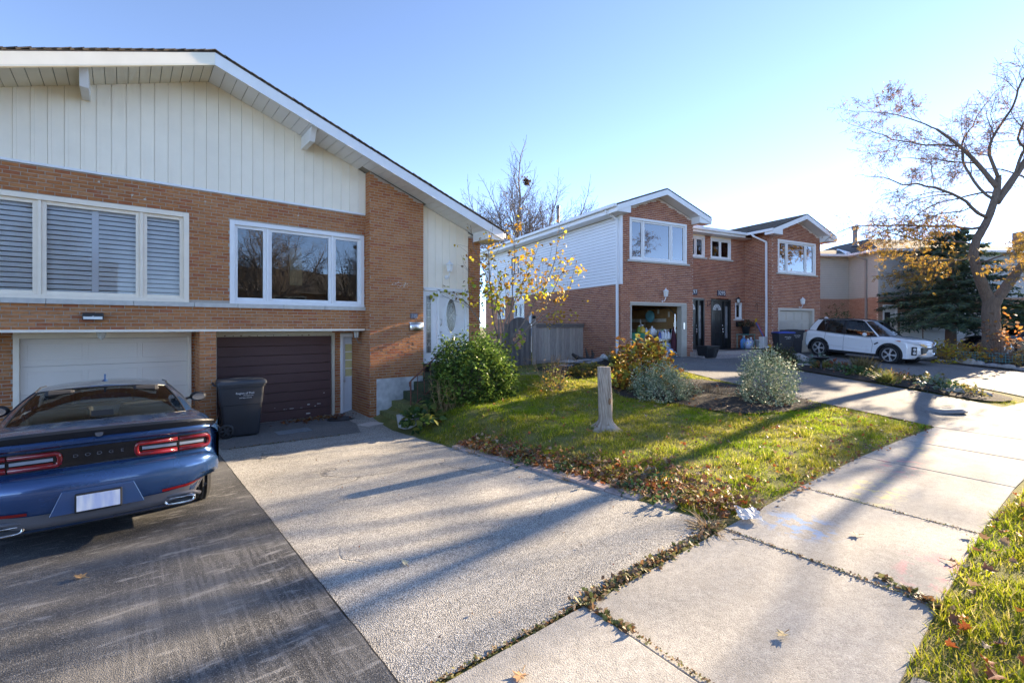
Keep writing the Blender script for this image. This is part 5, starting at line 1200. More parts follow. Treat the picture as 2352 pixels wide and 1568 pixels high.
# ================================================================ vehicles
def paint(name, col, metal=.0, rough=.25, flake=0):
    m, t, p, out = newmat(name); p.inputs['Base Color'].default_value = c4(col); p.inputs['Metallic'].default_value = metal; p.inputs['Roughness'].default_value = rough
    p.inputs['Coat Weight'].default_value = 1; p.inputs['Coat Roughness'].default_value = .04
    n = noise(t, 3, 3, geo_pos(t)); rr = ramp(t, n, [(.3, rough*.8), (.7, rough*1.3)]); lk(t, rr, p.inputs['Roughness'])
    return m
rubber = M('tyre_rubber', (.02,.02,.021), .85, var=.2, vs=20)
alloy = M('alloy_wheel', (.70,.70,.71), .35, .6, var=.05)
wheel_dark = M('wheel_dark', (.03,.03,.032), .5, .4, var=.1)
carglass = glass_mat('tinted_car_glass', 1.7, (.30,.33,.33)); carglass2 = glass_mat('clear_car_glass', 1.55, (.62,.66,.64))
redlens = M('red_lens', (.24,.005,.007), .15, var=.15, coat=.6); clearlens = M('clear_lens', (.55,.56,.58), .12, var=.1, coat=.6)
def wheel(car, x, y, z, r, w, spokes=5, rim=alloy):
    s = 1 if x > 0 else -1; rr = r*.72
    tr_ = MB(); tr_.lathe(cap=False, prof=[(rr,-w/2*.85),(r*.93,-w/2),(r*.985,-w/2*.8),(r,-w/4),(r,w/4),(r*.985,w/2*.8),(r*.93,w/2),(rr,w/2*.85)], n=36, c=(x,y,z), axis='x')
    for k in range(-2, 3): tr_.lathe([(r*.99,k*w*.17-.004),(r*1.008,k*w*.17-.018),(r*1.008,k*w*.17+.018) ,(r*.99,k*w*.17+.004)], 36, (x,y,z), 'x')
    wo = tr_.build('wheel', rubber, car, True)
    MB().lathe([(rr*.98,-w*.3),(rr*.98,w*.3)], 28, (x,y,z), 'x').build('wheel_barrel', wheel_dark, wo, True)
    xo = x+s*w*.36; sp = MB(); sp.lathe([(rr*.98,-.02),(rr*1.02,.012),(rr*.93,.012),(rr*.93,-.02)], 32, (xo,y,z), 'x'); sp.lathe([(.065,-.02),(.06,.02),(.03,.026)], 14, (xo,y,z), 'x')
    for k in range(spokes):
        a = 6.283*k/spokes
        for da in (-.13, .13): sp.bar((xo+s*.008,y+.05*math.cos(a),z+.05*math.sin(a)), (xo,y+rr*.96*math.cos(a+da),z+rr*.96*math.sin(a+da)), .03, .045, up=(1,0,0))
    sp.build('rim', rim, wo)
    return wo
def xloft(prof, hw, rr, fr, L, crown, rnd_=.13, e0=.84, cut=0, wc=(), us=(0,.15,.3,.45,.6,.72,.8,.86,.9,.94,.97,.99,1.)):
    n = len(prof); area = sum(prof[i][0]*prof[(i+1) % n][1]-prof[(i+1) % n][0]*prof[i][1] for i in range(n)); sg = 1 if area > 0 else -1
    nr = []
    for i in range(n):
        a, b = prof[i-1], prof[(i+1) % n]; dx, dz = b[0]-a[0], b[1]-a[1]; l = math.hypot(dx, dz)+1e-9; nr.append((-dz/l*sg, dx/l*sg))
    def pt(i, u):
        y, z = prof[i]; e = max(0, (u-e0)/(1-e0)); ins = rnd_*(1-math.sqrt(max(0, 1-e*e)))
        k = 0 if z < .3 or any(math.hypot(y-q, z-.345) < .425 for q in wc) else 1
        y += nr[i][0]*ins*k; z += nr[i][1]*ins*k
        ya = wc[0]-.42 if wc else .7; yb = wc[1]+.42 if wc else L-.9
        y += rr*u**3.2*cl((ya-y)/ya) if y < ya else 0
        y -= fr*u**2.6*cl((y-yb)/(L-yb)) if y > yb else 0
        z -= crown*u*u*cl((z-.5)/.4)
        if cut and u > .72 and y < .98 and z < .5: k_ = ((u-.72)/.28)**.9*cl((.5-z)/.2); y += .5*k_*cl((.9-y)/.8); z += .24*k_*cl((1.0-y)/.25)
        return y, z
    xs_ = [-u for u in reversed(us)]+list(us[1:]); mb = MB(); V = []
    for u in xs_:
        for i in range(n): y, z = pt(i, abs(u)); V.append((u*hw, y, z))
    F = [(a*n+i, a*n+(i+1) % n, (a+1)*n+(i+1) % n, (a+1)*n+i) for a in range(len(xs_)-1) for i in range(n)]
    F += [tuple(range(n)), tuple(range(len(V)-1, len(V)-1-n, -1))]
    mb.add(V, F); return mb, pt
def arch(cy, r, z0, cz, n=12):
    a0 = math.asin(cl((z0-cz)/r, -1, 1)); return [(cy+r*math.cos(a0+(math.pi-2*a0)*k/n), cz+r*math.sin(a0+(math.pi-2*a0)*k/n)) for k in range(n+1)]
def cabin(car, cols, bodym, glassm, crown=.05, rows=7, bulge=.03, roofm=None, trim=.010):
    full = cols+[(-c[0],)+c[1:3]+(-c[3],)+c[4:6]+(None,) for c in reversed(cols[:-1])][:0]
    def col(c, s, v):
        bx, by, bz, tx, ty, tz = c[:6]; o = bulge*4*v*(1-v); cx0, cy0 = 0, 2.2
        x, y, z = bx+(tx-bx)*v, by+(ty-by)*v, bz+(tz-bz)*v; d = Vector((x, (y-cy0)*.8, 0)); d = d.normalized() if d.length > 1e-6 else Vector((0,0,0))
        return (s*(x+d.x*o), y+d.y*o, z)
    groups = {}
    for s in (-1, 1):
        for i in range(len(cols)-1): groups.setdefault((cols[i][6], s if cols[i][6] not in ('rear_glass','windscreen') else 0), []).append((i, s))
    for (tg, s_), lst in groups.items():
        mb = MB()
        for i, s in lst:
            P = []
            for k in range(rows+1):
                v = k/rows; a, b = Vector(col(cols[i], s, v)), Vector(col(cols[i+1], s, v)); P.append([a.lerp(b, j/3) for j in range(4)])
            mb.grid(P)
        m_ = glassm if 'glass' in tg or tg == 'windscreen' else (blackdoor if tg == 'black_pillar' else bodym)
        o = mb.build(tg, m_, car, True)
        bm = bmesh.new(); bm.from_mesh(o.data); bmesh.ops.remove_doubles(bm, verts=bm.verts, dist=.0005); bmesh.ops.recalc_face_normals(bm, faces=bm.faces); bm.to_mesh(o.data); bm.free()
        if m_ is glassm and trim:
            tm = MB()
            ids = sorted({i for i, _ in lst}); 
            for s in ({s_} if s_ else {-1, 1}):
                for v in (0, 1): tm.tube([col(cols[i], s, v) for i in ids+[ids[-1]+1]], trim, 5)
                for i in ((ids[0], ids[-1]+1) if s_ else (([ids[-1]+1] if cols[ids[0]][0] == 0 else [ids[0]]))): tm.tube([col(cols[i], s, k/rows) for k in range(rows+1)], trim, 5)
            tm.build('window_trim', black, o)
    P = []; txm = max(c[3] for c in cols)
    for c in cols: P.append([(c[3]*(j/5-1), c[4], c[5]+crown*((c[3]/txm)**2)*(1-(j/5-1)**2)) for j in range(11)])
    ro = MB().grid(P).build('roof', roofm or bodym, car, True)
    bm = bmesh.new(); bm.from_mesh(ro.data); bmesh.ops.remove_doubles(bm, verts=bm.verts, dist=.0005); bm.to_mesh(ro.data); bm.free()
def smooth_body(o, ang=32):
    o.data.polygons.foreach_set('use_smooth', [True]*len(o.data.polygons))
    m_ = o.modifiers.new('edge', 'EDGE_SPLIT'); m_.split_angle = R(ang)

# ---------------- blue coupe
blue = paint('blue_metallic_paint', (.024,.078,.205), .5, .26)
gunmetal = M('grey_valance_plastic', (.11,.11,.125), .5, var=.1)
CY = 5.75; CR = thing('blue_coupe', 'dark blue two-door coupe parked nose-in on the black driveway', 'car', (-.185,CY,gz(-.18,6.8)+.032), R(.0))
CR.rotation_euler = (R(-.9), 0, 0)
prof = [(.34,.25),(.13,.26),(.06,.33),(.025,.45),(.0,.55),(-.005,.64),(.01,.70),(.035,.735),(.075,.752),(.125,.762),(.15,.785),(.115,.955),(.10,.985),(.065,.992),(.04,1.01),(.035,1.035),(.05,1.055),(.12,1.072),(.4,1.10),(.85,1.115),(1.7,1.06),(2.6,1.0),(3.3,1.0),(3.6,1.0),(4.2,.96),(4.65,.89),(4.9,.79),(5.0,.62),(5.0,.42),(4.92,.26),(4.7,.2)]
prof += arch(4.05,.405,.2,.36)+[(3.55,.19),(2.5,.185),(1.6,.19)]+arch(1.1,.405,.2,.36)
HW = .985
mb, cpt = xloft(prof, HW, .24, .5, 5.0, .03, .16, .80, 1, (1.1, 4.05)); bo = mb.build('body', blue, CR); smooth_body(bo)
def ysurf(x, z, base):
    """rear surface: y of the body at height z (base profile y) and offset x"""
    u = abs(x)/HW; e = max(0, (u-.80)/.20); return base+.24*u**3.2*cl((.68-base)/.68)+.16*(1-math.sqrt(max(0, 1-e*e)))
def zdrop(x, z): u = abs(x)/HW; return z-.03*u*u*cl((z-.5)/.4)
cols = [(0,.80,1.10,0,1.60,1.385,'rear_glass'),(.38,.82,1.10,.32,1.61,1.38,'rear_glass'),(.62,.88,1.095,.50,1.64,1.362,'rear_glass'),(.735,.97,1.085,.575,1.70,1.345,'rear_pillar'),(.83,1.35,1.05,.605,1.92,1.335,'rear_pillar'),(.86,1.75,1.03,.62,2.05,1.335,'side_glass'),(.87,2.6,.995,.63,2.45,1.345,'side_glass'),(.86,3.15,.98,.61,2.85,1.335,'front_pillar'),(.80,3.36,.985,.56,2.93,1.33,'windscreen'),(.42,3.54,1.0,.3,2.98,1.36,'windscreen'),(0,3.6,1.0,0,3.0,1.365,'windscreen')]
cabin(CR, cols, blue, carglass2, .065)
seatm = M('car_seat', (.03,.03,.032), .8, var=.15)
for x in (-.38,.38):
    for y, z in ((1.55,.78),(2.35,.72)): 
        s_ = MB(); s_.box(x-.25,x+.25,y-.08,y+.06,z-.3,z+.38); s_.box(x-.13,x+.13,y-.05,y+.03,z+.42,z+.60); s_.build('seat', seatm, CR, bevel=.05)
B('parcel_shelf', black, CR, -.7, .7, .95, 1.5, 1.03, 1.06); B('dashboard', black, CR, -.75, .75, 3.0, 3.5, .85, 1.0, bevel=.04)
B('rear_mirror', black, CR, -.13, .13, 2.85, 2.9, 1.24, 1.31, bevel=.02)
MB().box(-.09,.09,.86,.87,1.14,1.2).build('window_sticker', black, CR)
# rear spoiler
P = []
for k in range(25):
    x = -.93+1.86*k/24; u = abs(x)/.93; e = ysurf(x, 1.05, .04); lift = .082*(1-.6*u**6); zz = zdrop(x, 1.062)
    P.append([(x,e+.02,zz-.012),(x,e-.045+.02*u,zz+lift*.7),(x,e-.02,zz+lift),(x,e+.10,zz+lift*.75),(x,e+.24,zz+.012),(x,e+.24,zz-.02)])
sp = MB().grid(P).build('rear_spoiler', black, CR, True); sp.modifiers.new('edge','EDGE_SPLIT').split_angle = R(50)
MB().lathe([(.03,0),(.03,.006),(.02,.008)], 14, (0,.018,1.085), 'y').build('boot_lock', gunmetal, sp)
text('badge', 'GT', .045, chrome, sp, (.70,.10,1.098), (R(25),0,R(12)), .002)
graylens = M('grey_lens', (.30,.34,.40), .12, var=.1, coat=.6)
# black lamp panel, lamps, lettering
pan = MB(); P = []
for k in range(33):
    x = -.925+1.85*k/32; P.append([(x, ysurf(x,z,.15-.035*(z-.785)/.17)-.006, zdrop(x,z)) for z in (.79,.85,.91,.965)])
lp = pan.grid(P).build('lamp_panel', M('gloss_black_panel', (.01,.01,.012), .12, var=.1, coat=.5), CR, True)
def psurf(x, z, off): return (x, ysurf(x,z,.15-.035*(z-.785)/.17)-off, zdrop(x,z))
for s in (-1, 1):
    for (a, b) in ((.27,.60),(.613,.885)):
        outer = b > .8; pts = []; z0, z1 = .822, .935
        if not outer: pts = [(b,z0)]+[(a+.03-.03*math.cos(-math.pi/2+0)*0, z0)]+[(a+.028-.028*math.sin(t_), (z0+z1)/2-(z1-z0)/2*math.cos(t_)) for t_ in np.linspace(.1,math.pi-.1,7)]+[(b,z1)]
        else: pts = [(a,z0)]+[(b-.03+.03*math.sin(t_), (z0+z1)/2-(z1-z0)/2*math.cos(t_)) for t_ in np.linspace(.1,math.pi-.1,7)]+[(a,z1)]
        lamp = MB().tube([psurf(s*x, z, .014) for x, z in pts], .021, 8).build('tail_lamp', redlens, CR, True)
        aa, bb = (a+.045, b-.006) if not outer else (a+.006, b-.05)
        MB().grid([[psurf(s*(aa+(bb-aa)*i/6), z, .012) for i in range(7)] for z in (.866,.88,.896)]).build('reverse_lens', graylens, lamp, True)
        MB().grid([[psurf(s*(aa+(bb-aa)*i/6), z, .013) for i in range(7)] for z in (.837,.853)]).build('red_strip', redlens, lamp, True)
for k, ch in enumerate('DODGE'): 
    x = -.165+.0825*k; text('lettering', ch, .042, gunmetal, lp, psurf(x,.885,.008), (R(95),0,0), .002, 1.3)
# plate recess, plate, valance, reflectors, exhausts, sensors
pr = MB(); pr.prism([(-.33,.40),(.33,.40),(.25,.60),(-.25,.60)], 'y', -.010, .06); pr.build('plate_recess', paint('blue_recess_paint', (.03,.09,.23), .4, .3), CR, bevel=.003)
pl = B('licence_plate', black, CR, -.165, .165, -.035, -.014, .395, .57, bevel=.008)
m, t, p, _ = newmat('blurred_plate'); n_ = noise(t, 14, 2, coords(t, (1,1,.2))); c = ramp(t, n_, [(.35,(.42,.50,.72)),(.6,(.72,.75,.80))]); lk(t, c, p.inputs['Base Color']); p.inputs['Roughness'].default_value = .4
B('plate_face', m, pl, -.15, .15, -.039, -.036, .415, .555)
def rear_skin(name, mat, zs, x0, x1, off, n=24, top=None):
    P = []
    for k in range(n+1):
        x = x0+(x1-x0)*k/n; row = []
        for z in zs(x):
            base = np.interp(z, [.25,.26,.33,.45,.55,.64,.70], [.20,.13,.06,.025,0,-.005,.01]); u = abs(x)/HW; yy, zz = ysurf(x,z,base), zdrop(x,z); k_ = max(0,(u-.72)/.28)**.9*cl((.5-zz)/.2); row.append((x, yy+.5*k_*cl((.9-yy)/.8)-off, zz+.24*k_))
        P.append(row)
    return MB().grid(P).build(name, mat, CR, True)
rear_skin('rear_valance', gunmetal, lambda x: np.linspace(.262, .425+.08*max(0,(abs(x)-.45)/.5)**1.5+(.0 if abs(x) > .3 else -.01), 8), -.94, .94, .010, 36)
rear_skin('valance_lip', blue, lambda x: [.258,.268,.28,.288], -.75, .75, .022)
for s in (-1, 1):
    xs0, xs1 = sorted((s*.47, s*.82)); rear_skin('reflector', redlens, lambda x: [.437+.03*(abs(x)-.47), .463+.03*(abs(x)-.47)], xs0, xs1, .014, 8)
    ex = MB(); c0 = s*.62; y0 = ysurf(c0,.3,.07)-.05; n = 20; o_ = []; 
    for ry, sc_ in ((0,1),(0,.86),(.12,.80)):
        o_.append([(c0+.13*sc_*math.copysign(abs(math.cos(t_))**.5, math.cos(t_)), y0+ry+.05*abs(math.cos(t_))*(c0*s>0)*.3, .315+.036*(sc_ if sc_ == 1 else sc_*.85)*math.copysign(abs(math.sin(t_))**.6, math.sin(t_))) for t_ in np.linspace(0,6.283,n+1)])
    o_.insert(0, [(p_[0], p_[1]+.15, p_[2]) for p_ in o_[0]])
    e_ = ex.grid(o_).build('exhaust_tip', chrome, CR, True); MB().add([(p_[0],p_[1]+.02,p_[2]) for p_ in o_[2][:-1]], [tuple(range(n))]).build('exhaust_throat', black, e_)
    MB().tube([(c0-s*.16,y0+.03,.345),(c0-s*.1,y0+.012,.375),(c0,y0+.008,.38),(c0+s*.1,y0+.02,.378),(c0+s*.17,y0+.06,.34)], .02, 6).build('exhaust_surround', gunmetal, CR, True)
    for x in (.22,.84): MB().lathe([(.016,0),(.014,.004)], 12, (s*x, ysurf(x,.40,.036)-.018, .41), 'y').build('parking_sensor', black, CR)
    for y in (1.1, 4.05): wheel(CR, s*.835, y, .352, .352, .27, 5, wheel_dark)
    dm = MB(); dm.ball((s*1.06,2.98,1.04), (.11,.075,.075), 12, 8); do = dm.build('door_mirror', black, CR, True)
    MB().lathe([(.082,0),(.08,-.004)], 20, (s*1.06,2.908,1.04), 'y', sy=.6).build('mirror_glass', M('mirror_glass', (.35,.38,.42), .05, .9, var=0), do); MB().bar((s*.86,3.02,1.0),(s*.98,3.0,1.03), .05, .03).build('mirror_stalk', black, do)
    MB().tube([(s*.60,.90,1.103),(s*.94,.42,1.045),(s*.96,.05,1.0)], .004, 4).build('boot_gap', black, CR)
an = MB(); an.prism([(1.62,1.445),(1.80,1.447),(1.74,1.475),(1.70,1.485),(1.67,1.53),(1.655,1.53)], 'x', -.008, .008); an.lathe([(.055,0),(.03,.02)], 12, (0,1.72,1.443), sx=.6, sy=1.5); an.build('antenna_fin', blue, CR)
B('underbody', black, CR, -.75, .75, .4, 4.6, .17, .26)

# ---------------- white crossover
wpaint = paint('white_car_paint', (.74,.74,.75), 0, .3)
f_ = Vector((-.24,-.971)); rz = math.atan2(.24, -.971)
zr, zfw = gz(23.36,7.39)+.022, gz(22.68,4.64)+.022; pit = math.atan2(zfw-zr, 2.67)
SV = thing('white_crossover', 'white compact crossover parked facing the street by the taupe garage', 'car', (24.37,7.95,zr-.79*math.tan(pit)), 0)
SV.rotation_euler = (pit, 0, rz)
prof = [(.28,.30),(.10,.34),(.03,.45),(.0,.58),(.01,.70),(.05,.84),(.07,1.0),(.13,1.09),(.5,1.10),(1.2,1.06),(2.0,1.02),(2.7,1.0),(3.05,1.04),(3.45,1.03),(3.85,1.0),(4.08,.965),(4.22,.91),(4.30,.82),(4.34,.66),(4.36,.45),(4.33,.31),(4.24,.25)]
prof += arch(3.46,.40,.25,.345)+[(2.9,.235),(1.4,.235)]+arch(.79,.40,.25,.345)
mb, _ = xloft(prof, .905, .17, .30, 4.36, .03, .12, .84, 0, (.79, 3.46)); bo = mb.build('body', wpaint, SV); smooth_body(bo)
cols = [(0,.13,1.09,0,.40,1.565,'rear_glass'),(.55,.16,1.09,.45,.43,1.555,'rear_glass'),(.72,.24,1.09,.57,.50,1.545,'rear_pillar'),(.82,.62,1.09,.61,.78,1.555,'quarter_glass'),(.845,.98,1.075,.625,1.0,1.57,'black_pillar'),(.85,1.06,1.07,.63,1.08,1.575,'side_glass'),(.865,1.72,1.035,.64,1.68,1.59,'black_pillar'),(.867,1.84,1.03,.64,1.78,1.59,'side_glass2'),(.845,2.99,1.008,.605,2.395,1.57,'front_pillar'),(.80,3.06,1.02,.575,2.43,1.562,'windscreen'),(.42,3.20,1.04,.32,2.50,1.58,'windscreen'),(0,3.23,1.045,0,2.53,1.585,'windscreen')]
cols = [c[:6]+(c[6] if c[6] != 'side_glass2' else 'front_side_glass',) for c in cols]
cabin(SV, cols, wpaint, carglass, .045, roofm=M('car_roof_grey', (.3,.3,.32), .25, var=.05, coat=.6))
for x in (-.38,.38):
    for y in (1.35,2.05): MB().box(x-.22,x+.22,y-.07,y+.07,.7,1.3).build('seat', seatm, SV, bevel=.05)
B('dashboard', black, SV, -.7, .7, 2.55, 3.0, .8, .98)
for s in (-1, 1):
    for y in (.79, 3.46): wheel(SV, s*.80, y, .345, .345, .225, 5, alloy)
    for cy in (.79, 3.46):
        MB().lathe([(.384,0),(.384,.3)], 24, (s*.55-.15,cy,.345), 'x').build('wheel_well', black, SV)
        a = arch(cy,.385,.24,.345,18); b = arch(cy,.455,.24,.345,18); q = MB()
        for k in range(18): q.hexa([(s*.72,a[k][0],a[k][1]),(s*.72,a[k+1][0],a[k+1][1]),(s*.72,b[k+1][0],b[k+1][1]),(s*.72,b[k][0],b[k][1]),(s*.913,a[k][0],a[k][1]),(s*.913,a[k+1][0],a[k+1][1]),(s*.911,b[k+1][0],b[k+1][1]),(s*.911,b[k][0],b[k][1])])
        q.build('wheel_arch_trim', black, SV)
    B('sill_trim', black, SV, min(s*.87,s*.912), max(s*.87,s*.912), 1.22, 3.03, .225, .33, bevel=.01)
    for pts in ([(1.05,.34),(1.02,.7),(1.06,1.05)],[(1.80,.34),(1.79,.7),(1.81,1.02)],[(2.85,.36),(2.88,.7),(2.78,.99)]): MB().tube([(s*.9065,y,z) for y, z in pts], .005, 4).build('door_gap', black, SV)
    for y in (1.2, 1.98): MB().tube([(s*.905,y,.86),(s*.925,y+.04,.865),(s*.925,y+.17,.865),(s*.905,y+.21,.86)], .016, 6).build('door_handle', wpaint, SV, True)
    MB().tube([(s*.905,1.15,.52),(s*.912,2.0,.47),(s*.905,2.85,.50)], .012, 5).build('door_crease', wpaint, SV, True)
    do = MB().ball((s*1.0,2.62,1.06), (.10,.075,.075), 12, 8).build('door_mirror', wpaint, SV, True); MB().bar((s*.86,2.68,1.0),(s*.95,2.64,1.03), .06, .04).build('mirror_stalk', black, do)
    MB().tube([(s*.66,.62,1.59),(s*.68,1.2,1.625),(s*.68,1.9,1.625),(s*.66,2.35,1.59)], .02, 6).build('roof_rail', black, SV, True)
    q = MB(); q.hexa([(s*.88,.10,.96),(s*.70,.0,.96),(s*.72,.06,1.06),(s*.88,.3,1.06),(s*.893,.12,.95),(s*.72,-.01,.95),(s*.74,.05,1.07),(s*.893,.34,1.07)]); q.build('tail_lamp', redlens, SV)
    # front corner lamps on the curved nose
    q = MB(); q.add([(s*.912,3.72,.895),(s*.865,4.05,.85),(s*.60,4.28,.80),(s*.58,4.24,.875),(s*.845,4.02,.915),(s*.912,3.70,.92)], [tuple(range(6))]); q.build('head_lamp', clearlens, SV, solid=.03)
    q = MB(); q.add([(s*.918,3.62,.915),(s*.916,3.80,.872),(s*.914,3.82,.912)], [(0,1,2)]); q.build('indicator', M('amber_lens', (.55,.14,.02), .2, var=.1), SV, solid=.03)
    fo = MB().box(-.09,.09,-.03,.03,-.16,.16).build('fog_lamp', black, SV, bevel=.03, loc=(s*.745,4.185,.555)); fo.rotation_euler = (0,0,-s*R(38))
    for dz in (-.07,.07): MB().lathe([(.05,0),(.06,-.02)], 10, (0,.038,dz), 'y').build('fog_lens', clearlens, fo)
    MB().bar((s*.57,4.28,.82),(s*.25,4.345,.72), .03, .05).build('chrome_strip', chrome, SV); MB().bar((s*.62,4.28,.40),(s*.30,4.36,.46), .03, .05).build('chrome_strip', chrome, SV)
    MB().hexa([(s*.905,2.95,.68),(s*.905,3.08,.76),(s*.905,3.05,.80),(s*.905,2.92,.72),(s*.915,2.95,.68),(s*.915,3.08,.76),(s*.915,3.05,.80),(s*.915,2.92,.72)]).build('side_vent', black, SV)
B('grille', black, SV, -.5, .5, 4.27, 4.345, .44, .70, bevel=.03); B('licence_plate', white, SV, -.15, .15, 4.35, 4.365, .50, .62)
for z in (.75,.80): B('grille_bar', chrome, SV, -.42, .42, 4.2, 4.335-.35*(z-.7), z, z+.02)
B('bumper_skirt', black, SV, -.62, .62, 4.15, 4.345, .24, .36, bevel=.03); B('underbody', black, SV, -.7, .7, .4, 4.1, .22, .32)
an = MB(); an.prism([(.42,1.60),(.60,1.615),(.52,1.67),(.47,1.67)], 'x', -.02, .02); an.build('antenna_fin', wpaint, SV)
# ---------------- black car by the far garage
bp = paint('black_car_paint', (.006,.008,.014), 0, .25)
nose = Vector((32.05,3.55)); fd2 = Vector((-.773,.635)); og = nose-fd2*4.6
BK = thing('black_car', 'black car partly hidden behind the locust trunk', 'car', (og.x,og.y,gz(33,3)+.022), 0); BK.rotation_euler = (0,0,R(50.6))
prof = [(.25,.28),(.05,.35),(.0,.55),(.04,.75),(.08,.95),(.5,1.0),(1.5,.97),(2.6,.95),(3.2,.97),(3.7,.94),(4.15,.86),(4.42,.74),(4.55,.58),(4.58,.40),(4.5,.27),(4.35,.22)]
prof += arch(3.72,.40,.22,.335)+[(3.2,.21),(1.35,.21)]+arch(.9,.40,.22,.335)
mb, _ = xloft(prof, .91, .2, .3, 4.58, .03, .14, .82, 0, (.9, 3.72)); smooth_body(mb.build('body', bp, BK))
cols = [(0,.3,.99,0,.9,1.44,'rear_glass'),(.55,.34,.99,.45,.93,1.43,'rear_glass'),(.72,.45,.985,.56,1.0,1.42,'rear_pillar'),(.83,1.0,.97,.61,1.3,1.43,'side_glass'),(.86,1.95,.955,.63,1.9,1.45,'black_pillar'),(.86,2.05,.95,.63,2.0,1.45,'front_side_glass'),(.85,3.0,.95,.61,2.45,1.44,'front_pillar'),(.79,3.25,.955,.56,2.55,1.43,'windscreen'),(.4,3.4,.965,.3,2.62,1.45,'windscreen'),(0,3.45,.97,0,2.65,1.455,'windscreen')]
cabin(BK, cols, bp, carglass2, .04)
for s in (-1, 1):
    for y in (.9, 3.72): wheel(BK, s*.80, y, .335, .335, .22, 5, alloy)
    MB().ball((s*.98,2.9,1.0), (.10,.07,.07), 10, 7).build('door_mirror', bp, BK, True); MB().ball((s*.62,4.36,.70), (.2,.08,.07), 10, 6).build('head_lamp', clearlens, BK, True)
for x in (-.38,.38): MB().box(x-.22,x+.22,1.9,2.05,.6,1.2).build('seat', seatm, BK, bevel=.05)
# ================================================================ wheeled bins
charcoal = M('charcoal_bin_plastic', (.028,.03,.036), .5, var=.15, vs=4, bmp=.1, bs=200)
def cart(label, loc, rz, body, lidm, s=1., txt=True, group=None, lid_open=0):
    """wheelie bin; lettering side faces local -y, handle and wheels at local -x"""
    o = thing('wheelie_bin', label, 'bin', loc, rz, group)
    W0, W1, D0, D1, h = .295*s, .365*s, .25*s, .29*s, .99*s
    mb = MB(); P = []
    def ring(w, d, z, r=.05): 
        pts = []
        for cx_, cy_, a0 in ((w-r,d-r,0),(-w+r,d-r,90),(-w+r,-d+r,180),(w-r,-d+r,270)):
            for k in range(4): a = R(a0+k*30); pts.append((cx_+r*math.cos(a)-(0.02*s), cy_+r*math.sin(a), z))
        return pts+[pts[0]]
    for z, u, ex in ((.03,0,0),(.06,.03,.006),(.55,.55,0),(.60,.62,.0),(.605,.62,.012),(.93,.94,.012),(.935,.95,.03),(.99,1,.032)): P.append(ring((W0+(W1-W0)*u+ex)*1., D0+(D1-D0)*u+ex, z*s))
    mb.grid(P); mb.add(P[0][:-1], [tuple(range(len(P[0])-1))]); bo = mb.build('body', body, o, True); bo.modifiers.new('e','EDGE_SPLIT').split_angle = R(40)
    lid = MB(); L_ = []
    for z, k in ((.99,1.0),(1.03,1.0),(1.05,.96),(1.065,.85),(1.07,.5),(1.085,.42),(1.09,.2)): L_.append([(p_[0]*k+.01,p_[1]*k,z*s) for p_ in ring(W1+.045,D1+.04,0)])
    lid.grid(L_); lid.add(L_[-1][:-1], [tuple(range(len(L_[-1])-1))]); lo = lid.build('lid', lidm, o, True); lo.modifiers.new('e','EDGE_SPLIT').split_angle = R(30)
    MB().tube([(-.43*s,-.22*s,.97*s),(-.47*s,-.22*s,1.0*s),(-.47*s,.22*s,1.0*s),(-.43*s,.22*s,.97*s)], .016*s, 6).build('handle', body, o)
    for y in (-.27*s, .27*s):
        w_ = MB(); w_.lathe([(.09*s,-.03*s),(.125*s,-.03*s),(.135*s,-.02*s),(.135*s,.02*s),(.125*s,.03*s),(.09*s,.03*s),(.09*s,-.03*s)], 20, (-.27*s,y,.137*s), 'y', cap=False); wo = w_.build('wheel', black, o, True)
        sp = MB(); sp.lathe([(.03*s,-.025*s),(.03*s,.025*s)], 10, (-.27*s,y,.137*s), 'y')
        for k in range(6): a = k*1.047; sp.bar((-.27*s,y,.137*s),(-.27*s+.1*s*math.cos(a),y,.137*s+.1*s*math.sin(a)), .03*s, .03*s, up=(0,1,0))
        sp.build('wheel_spokes', body, wo)
    if txt:
        a_ = math.atan2((D1-D0)*.9, .9*s); yt = -(D0+(D1-D0)*.85)-.022
        text('lettering', 'Region of Peel', .052*s, white, o, (.03*s, yt, .82*s), (R(90)-a_*0, 0, 0), .0015); text('lettering', 'Working for you', .024*s, white, o, (.085*s, yt+.002, .775*s), (R(90),0,0), .0015); text('lettering', 'peelregion.ca/waste', .026*s, white, o, (.04*s, yt+.004, .735*s), (R(90),0,0), .0015)
    return o
cart('charcoal wheelie bin with white lettering before the brown garage door', (1.80,10.72,gz(1.8,10.7)+.022), R(-4), charcoal, M('bin_lid_slate', (.045,.055,.07), .45, var=.1), 1.04)
cart('dark bin with bright blue lid left of the other by the taupe garage', at2(8.78,-.42,gz(22.4,8.45)+.02), A2+R(-25), charcoal, M('bin_lid_blue', (.02,.07,.36), .4, var=.1), .92)
cart('dark bin with charcoal lid standing behind the blue-lidded one', at2(9.5,-.36,gz(23,8.3)+.02), A2+R(-25), charcoal, charcoal, 1.0)
gbin = M('green_bin_plastic', (.012,.20,.11), .45, var=.1)
cart('green lettered bin inside the open garage', at2(1.0,.45,FZ), A2+R(-20), gbin, gbin, .95)

# ================================================================ wooden fence and arched gate
wood = M('weathered_cedar', [(.38,.335,.30),(.44,.39,.345),(.33,.29,.265),(.49,.435,.38),(.40,.345,.31)], .9, var=.25, vs=5, stretch=(8,8,.7), bmp=.3, bs=6)
wood_d = M('dark_damp_wood', [(.17,.15,.14),(.20,.18,.17),(.14,.125,.12)], .9, var=.25, vs=5, stretch=(8,8,.7), bmp=.3, bs=6)
FN = thing('wooden_fence', 'weathered grey board fence panel between the houses', 'fence', (14.37,12.93,0), A2+math.pi)   # local +x runs away from the red house
